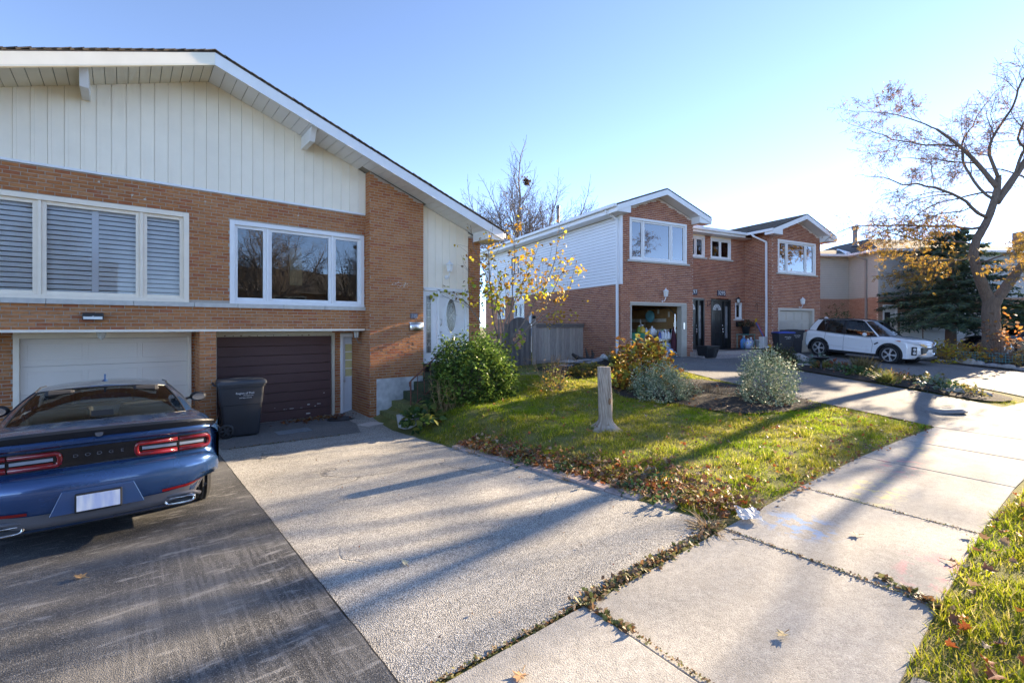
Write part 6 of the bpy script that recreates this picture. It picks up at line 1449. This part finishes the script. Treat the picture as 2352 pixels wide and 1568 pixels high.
# flank runs back along local -y; boards face the street at local +y
n = 17; Lf = 2.22
for k in range(n):
    a = .02+k*Lf/n; B('plank', wood, FN, a+.003, a+Lf/n-.003, -.012+random.uniform(-.003,.003), .012, .68, 2.16+random.uniform(-.006,.006))
B('top_rail', wood_d, FN, 0, Lf+.05, -.02, .05, 2.165, 2.30); B('cap_board', wood, FN, -.02, Lf+.06, -.05, .09, 2.302, 2.335)
B('bottom_rail', wood, FN, 0, Lf, .013, .05, .80, .90); B('post', wood, FN, Lf+.03, Lf+.14, -.05, .06, .6, 2.5); MB().lathe([(.085,0),(.085,.1),(.02,.13)], 4, (Lf+.085,.005,2.5)).build('post_cap', black, FN)
GT = thing('garden_gate', 'arched dark wooden gate with a diamond opening beside the fence', 'gate', (14.37,12.93,0), A2+math.pi)
ng = 9; g0, g1 = Lf+.22, Lf+1.22; gc = (g0+g1)/2
for k in range(ng):
    a, b = g0+k*(g1-g0)/ng+.002, g0+(k+1)*(g1-g0)/ng-.002; c_ = (a+b)/2; dx = abs(c_-gc); top = 2.06+.50*math.sqrt(max(0, 1-(dx/.52)**2))
    hh = .36*(1-dx/.27) if dx < .27 else 0
    ta = lambda x: 2.06+.50*math.sqrt(max(0, 1-(abs(x-gc)/.52)**2))
    if hh > .02:
        B('plank', wood_d, GT, a, b, -.012, .012, .66, 1.72-hh)
        MB().hexa([(a,-.012,1.72+hh),(b,-.012,1.72+hh),(b,.012,1.72+hh),(a,.012,1.72+hh),(a,-.012,ta(a)),(b,-.012,ta(b)),(b,.012,ta(b)),(a,.012,ta(a))]).build('plank', wood_d, GT)
    else: MB().hexa([(a,-.012,.66),(b,-.012,.66),(b,.012,.66),(a,.012,.66),(a,-.012,ta(a)),(b,-.012,ta(b)),(b,.012,ta(b)),(a,.012,ta(a))]).build('plank', wood_d, GT)
B('gate_post', wood_d, GT, g1+.03, g1+.13, -.05, .05, .6, 2.3); B('crossbar', wood_d, GT, g0, g1, -.05, -.013, .95, 1.04); B('crossbar', wood_d, GT, g0, gc-.28, -.05, -.013, 1.66, 1.75); B('crossbar', wood_d, GT, gc+.28, g1, -.05, -.013, 1.66, 1.75)
F3 = thing('wire_fence', 'thin pipe railing behind the gate', 'fence', (14.37,12.93,0), A2+math.pi); MB().tube([(g1+.15,0,1.55),(g1+1.8,0,1.55)], .02, 6).build('rail', metal, F3); MB().tube([(g1+.6,0,.6),(g1+.6,0,1.56)], .02, 6).build('post', metal, F3)
um = thing('electric_meter', 'grey utility boxes on the flank of the red house', 'meter', at2(-.02,6.4,0), A2)
B('meter_box', M('meter_grey', (.36,.40,.45), .5, .3, var=.08), um, -.14, 0, -.12, .12, 2.35, 2.75, bevel=.01); B('lower_box', M('meter_grey2', (.36,.40,.45), .5, .3, var=.08), um, -.12, 0, -.1, .1, 1.75, 2.15, bevel=.01); MB().tube([(-.06,0,.8),(-.06,0,2.9)], .025, 6).build('conduit', metal, um)

# ================================================================ stump
random.seed(4)
bw = M('bleached_driftwood', [(.36,.29,.235)], .85, var=.45, vs=2.2, stretch=(7,7,.9), bmp=.9, bs=3, bd=.03)
m, t, p, _ = newmat('twisted_wood'); pos = coords(t)
sx = nd(t, 'SeparateXYZ'); lk(t, pos, sx.inputs[0]); at = math_(t, 'ARCTAN2', sx.outputs[1], sx.outputs[0])
cb = nd(t, 'CombineXYZ'); lk(t, math_(t, 'ADD', math_(t, 'MULTIPLY', at, 1.3), math_(t, 'MULTIPLY', sx.outputs[2], 1.5)), cb.inputs[0]); lk(t, math_(t, 'MULTIPLY', sx.outputs[2], .55), cb.inputs[1])
wvn = noise(t, 3.6, 7, cb.outputs[0], .68)
c = ramp(t, wvn, [(.30,(.16,.105,.075)),(.45,(.36,.275,.215)),(.58,(.50,.41,.335)),(.8,(.60,.51,.44))]); c = mixc(t, 1, c, ramp(t, noise(t, 5, 4, pos), [(.3,.85),(.7,1.15)]), 'MULTIPLY'); lk(t, c, p.inputs['Base Color']); p.inputs['Roughness'].default_value = .85
bump(t, p, wvn, 1, .03); twisted = m
SM = thing('tree_stump', 'tall bleached twisted tree stump standing on the lawn', 'stump', (6.58,5.41,gz(6.58,5.41)-.03))
P = []
for i in range(26):
    u = i/25; z = 1.12*u; r0 = .108+.012*math.sin(3*u)+.19*max(0,1-u/.22)**2.2; row = []
    for k in range(29):
        a = 6.283*k/28; lob = 1+.06*math.sin(5*a+3.2*u)+.025*math.sin(9*a-4*u)+(.32*max(0,1-u/.2)**1.3)*math.sin(4*a+.8); row.append((r0*lob*math.cos(a+.3*u)+.012*math.sin(4*u)-.02*u, r0*lob*math.sin(a+.3*u), z))
    P.append(row)
so = MB().grid(P).build('trunk', twisted, SM, True); top = P[-1][:-1]
MB().add(top+[(sum(q[0] for q in top)/28, sum(q[1] for q in top)/28, 1.125)], [(k,(k+1) % 28,28) for k in range(28)]).build('cut_top', M('sawn_end', (.42,.34,.26), .9, var=.3, vs=30), SM)
MB().ball((-.01,-.112,.52), (.035,.02,.06), 10, 7).build('knot', M('knot_wood', (.25,.14,.08), .9, var=.3), SM, True)

# ================================================================ small things on the near ground
PV = tag(thing('paver_edging', None, None), kind='structure')
pvm = M('pinkish_paver', [(.36,.27,.245),(.40,.31,.28),(.32,.245,.23),(.38,.30,.275)], .9, var=.2, vs=14, bmp=.4, bs=60)
y = 6.85; random.seed(9)
while y > 2.9:
    x = Xe(y)+.10+random.uniform(-.015,.015); l = random.uniform(.2,.24)
    if random.random() < .86:
        o = MB().box(-.1,.1,-l/2+.004,l/2-.004,-.06,.045).build('paver', pvm, PV, bevel=.01, loc=(x,y,gz(Xe(y)-.05,y)+random.uniform(-.012,.01))); o.rotation_euler = (random.uniform(-.03,.03), random.uniform(-.05,.02), random.uniform(-.06,.06)+.05)
    y -= l
PB = thing('planter_box', 'small grey concrete planter box at the foot of the steps', 'planter', (4.62,9.0,gz(4.5,9)+.012), R(3))
q = MB(); a, b, h = .23, .16, .27
q.hexa([(-a*.85,-b*.85,0),(a*.85,-b*.85,0),(a*.85,b*.85,0),(-a*.85,b*.85,0),(-a,-b,h),(a,-b,h),(a,b,h),(-a,b,h)]); q.f.pop(1)
q.add([(-a,-b,h),(a,-b,h),(a,b,h),(-a,b,h),(-a+.03,-b+.03,h),(a-.03,-b+.03,h),(a-.03,b-.03,h),(-a+.03,b-.03,h),(-a+.04,-b+.04,.2),(a-.04,-b+.04,.2),(a-.04,b-.04,.2),(-a+.04,b-.04,.2)], [(0,1,5,4),(1,2,6,5),(2,3,7,6),(3,0,4,7),(4,5,9,8),(5,6,10,9),(6,7,11,10),(7,4,8,11),(8,9,10,11)]); q.build('box', parge, PB)
TM = thing('tile_mat', 'pale square tile lying on the driveway below the brick pier', 'tile', (4.18,9.98,gz(4.2,10)+.018), R(14))
for i in range(2):
    for j in range(2): B('tile', M('pale_tile', (.55,.50,.47), .6, var=.12, vs=12), TM, -.21+i*.212, -.002+i*.212, -.17+j*.172, -.002+j*.172, 0, .02, bevel=.003)
MH = B('access_cover', M('painted_cover', (.22,.26,.29), .7, .3, var=.3, vs=30), None, 2.35, 3.0, 10.15, 10.5, gz(2.6,10.3)+.022, gz(2.6,10.3)+.032, bevel=.004); tag(MH, 'worn rectangular metal cover set in the paving before the brown garage', 'cover')
RM = MB().lathe([(.33,0),(.33,.012),(.30,.016)], 24, (3.95,11.0,gz(3.9,11)+.022), sx=1.15, sy=.75).build('rubber_mat', black); tag(RM, 'black rubber mat in front of the side door', 'mat')
bag = MB(); rg = random.Random(2); P = []
for i in range(9):
    P.append([(-.16+.04*i+rg.gauss(0,.008), -.11+.032*j+rg.gauss(0,.008), .010+.045*abs(math.sin(i*.9+j*.6))*rg.uniform(.6,1)) for j in range(8)])
bo = bag.grid(P).build('plastic_bag', M('crumpled_plastic', (.75,.75,.76), .35, var=.08, leaf=.3), loc=(5.0,2.22,gz(5,2.2)+.035)); bo.rotation_euler = (0,0,.6); tag(bo, 'crumpled white plastic wrapper at the lawn corner by the sidewalk', 'litter')
def big_leaf(label, x, y, s, col, rz=0, tilt=.3, dz=.03):
    v = [(a_*s*(1.1 if a_ else 1), b_*s, (c_*.55)*s) for a_, b_, c_ in MAPLE[0]]; o = mobj('fallen_leaf', v, MAPLE[1], M('single_leaf', col, .7, var=.2, vs=30, leaf=.3), None, False, (x,y,gz(x,y)+dz-.008)); o.rotation_euler = (tilt*.6, tilt*.3, rz)
    st_ = MB().tube([(0,-.5*s,.1*s),(0,-1.3*s,.2*s)], .0025, 4).build('leaf_stem', straw, o); tag(o, label, 'leaf')
big_leaf('tan curled maple leaf alone on the black driveway', -.28, 5.15, 0.061, (.45,.28,.14), .8, .35, .055)
big_leaf('cream folded leaf standing on the old driveway', 1.83, 3.66, 0.050, (.66,.60,.40), .3, .8, .04)
big_leaf('pale dried leaf on the nearest big sidewalk slab', 3.25, 1.23, 0.054, (.52,.42,.24), 1.4, .12, .045)
big_leaf('orange-tan leaf on the sidewalk at the bottom edge', 1.72, 2.02, 0.065, (.5,.3,.16), 2.1, .2, .045)
big_leaf('bright red leaf at the lawn edge on the sidewalk', 6.35, 2.17, 0.072, (.5,.06,.02), .2, .5, .06)
big_leaf('curled brown leaf in the middle of the second slab', 5.35, 1.38, 0.058, (.34,.24,.18), .9, .3, .045)
big_leaf('tan leaf near the right edge of the second slab', 5.35, .72, 0.058, (.42,.26,.14), 2.9, .4, .045)
big_leaf('orange leaf near the boulevard edge of the first slab', 4.35, .55, 0.058, (.55,.22,.04), 2.2, .4, .045)
big_leaf('brown leaf near the third joint by the boulevard', 6.1, .70, 0.058, (.34,.24,.18), .4, .3, .045)
big_leaf('red-brown leaf on the far sidewalk slab past the neighbour driveway', 14.4, .75, 0.072, (.4,.12,.05), .4, .3, .05)
# sand-filled base lying on the neighbour driveway
BS = thing('sign_base', 'low grey oval rubber sign base on the neighbouring driveway', 'sign base', (13.75,1.92,gz(13.75,1.92)+.022), R(-32))
def ov_(a, b, z, n=24): return [(a*math.copysign(abs(math.cos(6.283*k/n))**.6, math.cos(6.283*k/n)), b*math.copysign(abs(math.sin(6.283*k/n))**.6, math.sin(6.283*k/n)), z) for k in range(n+1)]
bsm = M('grey_rubber_base', (.20,.20,.21), .8, var=.15, vs=20, bmp=.2, bs=100)
MB().grid([ov_(.40,.22,0),ov_(.40,.22,.03),ov_(.33,.17,.075),ov_(.11,.035,.078),ov_(.10,.03,.03),ov_(.001,.001,.03)]).build('base', bsm, BS)

# ================================================================ rock garden stones, border slabs, bird bath
rockm = M('grey_field_stone', [(.24,.24,.25),(.30,.285,.27),(.20,.20,.215),(.34,.31,.28)], .9, var=.3, vs=7, bmp=.6, bs=18, bd=.02)
def rock(name, label, x, y, r, flat, group, rz=None, z=0):
    rg = random.Random(int(x*1000+y*77)); mb = MB().ball((0,0,0), 1, 9, 6); a1, a2 = rg.uniform(0,6), rg.uniform(0,6)
    mb.v = [tuple(c_*(1+.16*math.sin(3.1*v[0]+a1)+.14*math.sin(3.7*v[1]+2*v[2]+a2)+rg.uniform(-.07,.07))*s_ for c_, s_ in zip(v, (r[0], r[1], r[2]))) for v in mb.v]
    o = mb.build(name, rockm, None, False, loc=(x,y,gz(x,y)+r[2]*flat+z)); o.rotation_euler = (rg.uniform(-.1,.1), rg.uniform(-.1,.1), rg.uniform(0,3) if rz is None else rz)
    m_ = o.modifiers.new('bevel','BEVEL'); m_.width = .012; m_.segments = 1
    return tag(o, label, 'rock', group)
rock('boulder', 'rounded grey boulder at the house end of the rock garden strip', 19.3,6.75,(.42,.30,.24),.5,'rock garden stones')
rock('boulder', 'rounded dark stone in the middle of the rock garden strip', 18.0,3.85,(.24,.2,.16),.5,'rock garden stones')
rock('boulder', 'squat grey stone near the daylily clump', 17.2,3.75,(.27,.2,.17),.5,'rock garden stones')
random.seed(13)
for i, (x, y) in enumerate(((18.3,6.2),(18.0,5.4),(18.4,5.0),(17.9,3.2),(17.4,2.9),(16.9,2.5),(16.75,2.2),(17.3,2.2),(18.9,5.9),(19.9,7.6),(17.0,1.75),(17.7,2.0))):
    rock('flat_stone', 'flat grey stone half buried in the rock garden strip', x, y, (random.uniform(.22,.36),random.uniform(.16,.24),random.uniform(.06,.10)), .7, 'flat rock garden stones')
for i in range(22):
    u = i/21; x = 24.75+1.55*u**.8*(1 if i % 2 else 1.02); x, y = 24.3+.35*u+4.2*u*u*.0+ (0), 0
    x = 25.9-1.6*u+ (0); y = 5.2-6.0*u
    rock('border_stone', 'grey border stone along the bed beside the white car driveway', x+random.uniform(-.08,.08), y, (random.uniform(.2,.36),random.uniform(.14,.2),random.uniform(.09,.16)), .6, 'border stones by the locust bed', rz=R(75)+random.uniform(-.3,.3))
for i in range(26):
    u = i/25; x = 10.95+2.9*u; y = 10.75-.15*u+random.uniform(-.12,.12)+ (.25 if i % 3 == 0 else 0)
    rock('ledge_stone', 'flat dark ledge stone piled in front of the wooden fence', x, y, (random.uniform(.2,.38),random.uniform(.12,.2),random.uniform(.035,.06)), 1.0+.9*(i % 3), 'ledge stones below the fence', rz=random.uniform(-.3,.3))
rock('white_stone', 'pale whitish stone on top of the ledge pile', 12.85,10.62,(.17,.12,.09),1.8,None).data.materials[0] = M('pale_stone', (.55,.54,.52), .9, var=.2)
LG = thing('driftwood', 'dark forked driftwood log leaning on the fence stones', 'log', (12.65,11.2,.95))
MB().tube([(-.75,0,.30),(-.4,.02,.12),(0,0,.05),(.35,0,.0)], [.05,.09,.10,.07], 7).tube([(.1,0,.02),(.05,.05,.25),(.0,.08,.50)], [.10,.06,.02], 6).tube([(.2,0,.02),(.3,.0,.25),(.24,0,.42)], [.09,.06,.02], 6).build('log', M('dark_driftwood', (.05,.04,.035), .9, var=.4, vs=12, bmp=.5), LG)
BB = thing('bird_bath', 'black iron bird bath with two perched birds in the rock garden strip', 'bird bath', (17.6,5.5,gz(17.6,5.5)+.05))
MB().lathe([(.14,0),(.10,.03),(.04,.06),(.035,.30),(.07,.34),(.12,.36)], 12).build('pedestal', black, BB, True); MB().lathe([(.06,.35),(.20,.38),(.27,.43),(.28,.44),(.26,.43),(.15,.39),(.02,.385)], 18).build('bowl', black, BB, True)
for s in (-1, 1):
    q = MB().ball((s*.25,0,.485), (.06,.03,.032), 8, 6).ball((s*.31,0,.515), .022, 8, 6).tube([(s*.2,0,.49),(s*.13,0,.51)], [.02,.008], 5); q.build('bird', black, BB, True)
WF = thing('garden_fence', 'low turquoise wire edging fence beside the locust trunk', 'fence', (0,0,0)); tq = M('turquoise_wire', (.05,.38,.45), .5, var=.1)
pts = [(25.6,3.3),(26.3,2.4),(27.0,.95),(28.0,.2),(29.2,-.6)]
for (x0, y0), (x1, y1) in zip(pts, pts[1:]):
    L_ = math.hypot(x1-x0, y1-y0); n = int(L_/.09)
    for k in range(n): u = k/n; x, y = x0+(x1-x0)*u, y0+(y1-y0)*u; z = gz(x,y)+.08; MB().tube([(x,y,z),(x,y,z+.42)], .006, 3).build('wire', tq, WF)
    for h in (.1,.2,.3,.41): MB().tube([(x0,y0,gz(x0,y0)+.08+h),(x1,y1,gz(x1,y1)+.08+h)], .006, 3).build('wire', tq, WF)

# ================================================================ things by the neighbour's doors
PT = thing('potted_plant', 'bushy plant in a dark pot on a small turquoise table by the black door', 'plant pot', at2(8.15,.95,1.86), A2)
MB().lathe([(.13,0),(.19,.33),(.20,.35),(.16,.35)], 16).build('pot', black, PT, True)
n = 500; a = RNG.uniform(0,6.283,n); q = RNG.uniform(0,1,n)**.6; X = np.stack([np.cos(a)*q*.34,np.sin(a)*q*.34,.36+RNG.uniform(0,1,n)*.38*(1-.6*q)],1)
scatter('foliage', *LEAF4, X, rots(a, RNG.normal(0,.5,n), RNG.normal(0,.5,n)), RNG.uniform(.05,.09,n), leafy('pot_plant', [(.10,.09,.05),(.16,.10,.06),(.07,.08,.04)], .25), PT)
TB = thing('side_table', 'small turquoise metal table holding the potted plant', 'table', at2(8.15,.95,1.21), A2); tqm = M('turquoise_metal', (.08,.36,.33), .5, var=.1)
B('table_top', tqm, TB, -.42, .42, -.2, .2, .62, .645, bevel=.006)
for x in (-.38,.38):
    for y in (-.17,.17): MB().tube([(x,y,0),(x,y,.62)], .011, 5).build('leg', tqm, TB)
def jug(name, label, w, d, z, s, cols, frame=True, cap=None):
    o = thing(name, label, 'container', at2(w,d,z), A2+random.uniform(-.4,.4)); q = MB(); hh = .30*s
    q.grid([[(x*s*k,y*s*k,zz*s) for x, y in [(.1*math.copysign(abs(math.cos(t_))**.5,math.cos(t_)),.07*math.copysign(abs(math.sin(t_))**.5,math.sin(t_))) for t_ in np.linspace(0,6.283,17)]] for zz, k in ((0,.97),(.0,1),(.19,1),(.24,.8),(.27,.4),(.28,.28),(.31,.28),(.31,.01))])
    q.build('bottle', cols, o, True); MB().tube([(.09*s,0,.17*s),(.12*s,0,.22*s),(.05*s,0,.27*s)], .013*s, 5).build('handle', cols, o); MB().lathe([(.033*s,.31*s),(.033*s,.335*s)], 10).build('cap', cap or white, o); return o
bluej = M('blue_fluid_jug', (.10,.28,.62), .3, var=.1); whj = M('white_jug', (.72,.72,.72), .4, var=.06); palej = M('pale_blue_jug', (.42,.5,.68), .35, var=.08)
jug('fluid_jug', 'pale violet fluid jug standing in front of the turquoise table', 7.75,.55,1.21,1.35,palej); jug('fluid_jug', 'blue washer fluid jug under the turquoise table', 8.0,.95,1.21,1.7,bluej); jug('fluid_jug', 'white and blue jug under the table beside the pail', 8.3,.8,1.21,1.5,palej)
pl_ = thing('pail', 'white lidded plastic pail under the turquoise table', 'pail', at2(8.62,.62,1.21), A2); MB().lathe([(.13,0),(.15,.36),(.16,.36),(.16,.40),(.0,.40)], 18).build('bucket', whj, pl_, True); MB().tube([(.15,0,.33),(.12,-.1,.2),(-.12,-.1,.2),(-.15,0,.33)], .005, 4).build('handle', metal, pl_)
SH = thing('snow_shovel', 'blue shovel with yellow grip and yellow foot leaning on the brick wall', 'shovel', at2(8.6,.35,1.15), A2); MB().bar((.1,-.15,.1),(-.25,.25,1.25), .11, .05).build('shaft', M('blue_shaft', (.02,.03,.16), .4, var=.1), SH); yl = M('yellow_plastic', (.62,.33,.02), .4, var=.1)
MB().tube([(-.25,.25,1.22),(-.33,.2,1.38),(-.22,.25,1.40),(-.2,.25,1.28)], .04, 6).build('grip', yl, SH); MB().box(.0,.24,-.3,-.06,-.02,.25).build('foot', yl, SH, bevel=.05); MB().bar((.13,-.16,.15),(-.2,.2,1.2), .03, .07).build('red_trim', M('red_trim', (.3,.02,.05), .4, var=.1), SH)
BP = thing('planter_box', 'tall ribbed black planter left of the paver steps', 'planter', at2(3.75,-.62,gz(17,9.6)+.03), A2)
q = MB(); q.hexa([(-.24,-.2,0),(.24,-.2,0),(.24,.2,0),(-.24,.2,0),(-.33,-.27,.42),(.33,-.27,.42),(.33,.27,.42),(-.33,.27,.42)]); q.build('box', black, BP, bevel=.01)
for k in range(9): x = -.24+k*.06; MB().bar((x,-.203,.02),(x*1.35,-.268,.38), .022, .02).build('rib', black, BP)
B('rim', black, BP, -.36, .36, -.30, .30, .421, .46, bevel=.01)
bxw = B('foam_box', M('off_white_foam', (.62,.60,.58), .8, var=.08), None, -.13, .13, -.12, .12, 0, .55, bevel=.02); bxw.location = at2(8.36,.25,1.2); bxw.rotation_euler = (0,0,A2); tag(bxw, 'white foam box between the downpipe and the blue-lidded bin', 'box')

# ================================================================ clutter in the open garage
random.seed(17)
TBL = thing('work_table', 'black draped table with jugs inside the open garage', 'table', at2(1.95,.8,FZ), A2); B('skirt', black, TBL, -.55, .55, -.3, .3, 0, .86, bevel=.01); B('table_top', black, TBL, -.58, .58, -.33, .33, .861, .885)
RK = thing('shelf_rack', 'open shelf crowded with cleaning bottles inside the garage', 'shelf', at2(2.62,.55,FZ), A2)
for z in (.28,.78,1.0): B('shelf', metal if z > .9 else whj, RK, -.38, .38, -.2, .2, z-.02 if z < .9 else .70, z if z < .9 else .72)
for x in (-.37,.37):
    for y in (-.19,.19): MB().tube([(x,y,0),(x,y,.80)], .012, 5).build('upright', metal, RK)
botm = [M('btl_%d' % i, c_, .35, var=.08) for i, c_ in enumerate(((.72,.72,.72),(.05,.10,.35),(.62,.62,.65),(.45,.04,.04),(.5,.5,.52),(.1,.3,.12),(.65,.4,.05)))]
nm = ['white','dark blue','pale grey','red','grey','green','amber']
def bottle(w, d, z, k, h, spray, where):
    o = thing('bottle', '%s %s %s' % (nm[k], 'spray bottle' if spray else 'bottle', where), 'bottle', at2(w,d,z), A2, 'bottles in the garage'); r = h*.2
    MB().lathe([(r*.95,0),(r,.01),(r,h*.6),(r*.5,h*.78),(r*.35,h*.8),(r*.35,h*.9)], 10).build('bottle_body', botm[k], o, True)
    c_ = MB(); c_.lathe([(r*.45,h*.9),(r*.45,h)], 8)
    if spray: c_.bar((r*.2,0,h*1.04),(-r*1.2,0,h*1.04), r*.5, h*.08)
    c_.build('cap', botm[(k+3) % 7] if not spray else whj, o)
for i in range(9): bottle(2.30+i*.078, .42+.1*(i % 2), FZ+.78, (1,6,2,5,0,3,0,0,2)[i], random.uniform(.24,.36), i in (3,4), 'on the shelf inside the open garage, number %d from the left' % (i+1) if 0 else 'on the upper shelf inside the open garage')
for i in range(3): jug('fluid_jug', ['white round jug on the lower garage shelf','white square jug on the lower garage shelf','grey jug on the lower garage shelf at right'][i], 2.36+i*.22, .5, FZ+.28, 1.2, (whj,whj,palej)[i])
jug('fluid_jug', 'large white jug standing on the black garage table', 2.12,.65,FZ+.885,1.15,whj); jug('fluid_jug', 'smaller white jug beside the large one on the garage table', 2.3,.7,FZ+.885,.9,whj); jug('fluid_jug', 'blue and white bottle on the garage table', 1.82,.65,FZ+.885,.95,palej); jug('fluid_jug', 'amber jug on the black garage table', 1.62,.65,FZ+.885,1.3,botm[6]); jug('fluid_jug', 'green-capped jug at the left end of the garage table', 1.5,.7,FZ+.885,1.2,M('olive_jug',(.2,.28,.05),.5,var=.2))
for i, (w, d, s, lb) in enumerate(((2.35,.15,.16,'crumpled white bag on the garage floor at left'),(2.6,.14,.18,'blue and white plastic bag on the garage floor'),(2.82,.16,.14,'tall white bag on the garage floor at right'))):
    q = MB().ball((0,0,s*.9), (s,s*.8,s*1.1), 10, 8); q.v = [tuple(c_*(1+random.uniform(-.14,.14)) for c_ in v) for v in q.v]; o = q.build('plastic_bag', (whj,palej,whj)[i], None, False, loc=at2(w,d,FZ)); tag(o, lb, 'bag')
pb = thing('pail', 'teal bucket on the garage floor at the door line', 'pail', at2(2.5,-.06,FZ), A2); MB().lathe([(.11,0),(.14,.25),(.15,.25),(.15,.27),(.13,.27)], 14).build('bucket', M('teal_bucket', (.13,.26,.28), .5, var=.1), pb, True); MB().tube([(-.14,0,.26),(0,-.03,.37),(.14,0,.26)], .004, 4).build('handle', metal, pb)
WB = thing('wash_basin', 'round teal basin hanging on the garage wall', 'basin', at2(2.62,1.3,2.62), A2); MB().lathe([(.235,0),(.245,-.03),(.22,-.02),(.17,.08),(.11,.10),(.10,.075),(.02,.075)], 26, axis='y').build('basin', M('teal_plastic', (.07,.26,.30), .35, var=.1), WB, True)
def pole(label, a, b, mat, r=.014):
    o = thing('broom_handle', label, 'broom', (0,0,0)); MB().tube([at2(*a), at2(*b)], r, 6).build('handle', mat, o); MB().bar(at2(a[0]-.12,a[1],a[2]+.05), at2(a[0]+.12,a[1],a[2]+.05), .05, .1).build('head', black, o)
pole('white broom handle leaning behind the garage table', (2.35,1.3,1.0), (2.2,1.4,2.5), whj); pole('thin grey pole beside the white broom handle', (2.45,1.3,1.0), (2.45,1.4,2.35), metal); pole('brown mop handle leaning to the right in the garage', (2.3,.9,1.0), (3.0,1.5,2.2), M('brown_handle', (.16,.09,.06), .6, var=.1)); pole('blue scraper handle in front of the garage table', (1.75,.2,1.0), (1.98,.45,1.85), M('blue_handle', (.08,.22,.42), .5, var=.1)); pole('wooden handle in front of the garage table left of the blue one', (1.4,.2,1.0), (1.55,.45,1.8), straw)
UB = thing('umbrella', 'closed dark red umbrella standing in the garage doorway', 'umbrella', at2(2.93,.3,FZ), A2); MB().lathe([(.02,.02),(.10,.25),(.11,.7),(.06,1.1),(.02,1.25)], 9).build('canopy', M('maroon_cloth', (.07,.012,.022), .8, var=.2), UB, True); MB().tube([(0,0,0),(0,0,1.4)], .012, 6).build('shaft', chrome, UB)
CH = thing('folded_chair', 'dark folded camp chair at the back left of the garage', 'chair', at2(.75,2.6,FZ), A2); B('seat', M('chair_cloth', (.05,.045,.07), .8, var=.2), CH, -.25, .25, -.03, .03, .5, 1.1); 
for x in (-.26,.26): MB().tube([(x,0,0),(x,0,1.2)], .015, 5).build('frame', metal, CH)
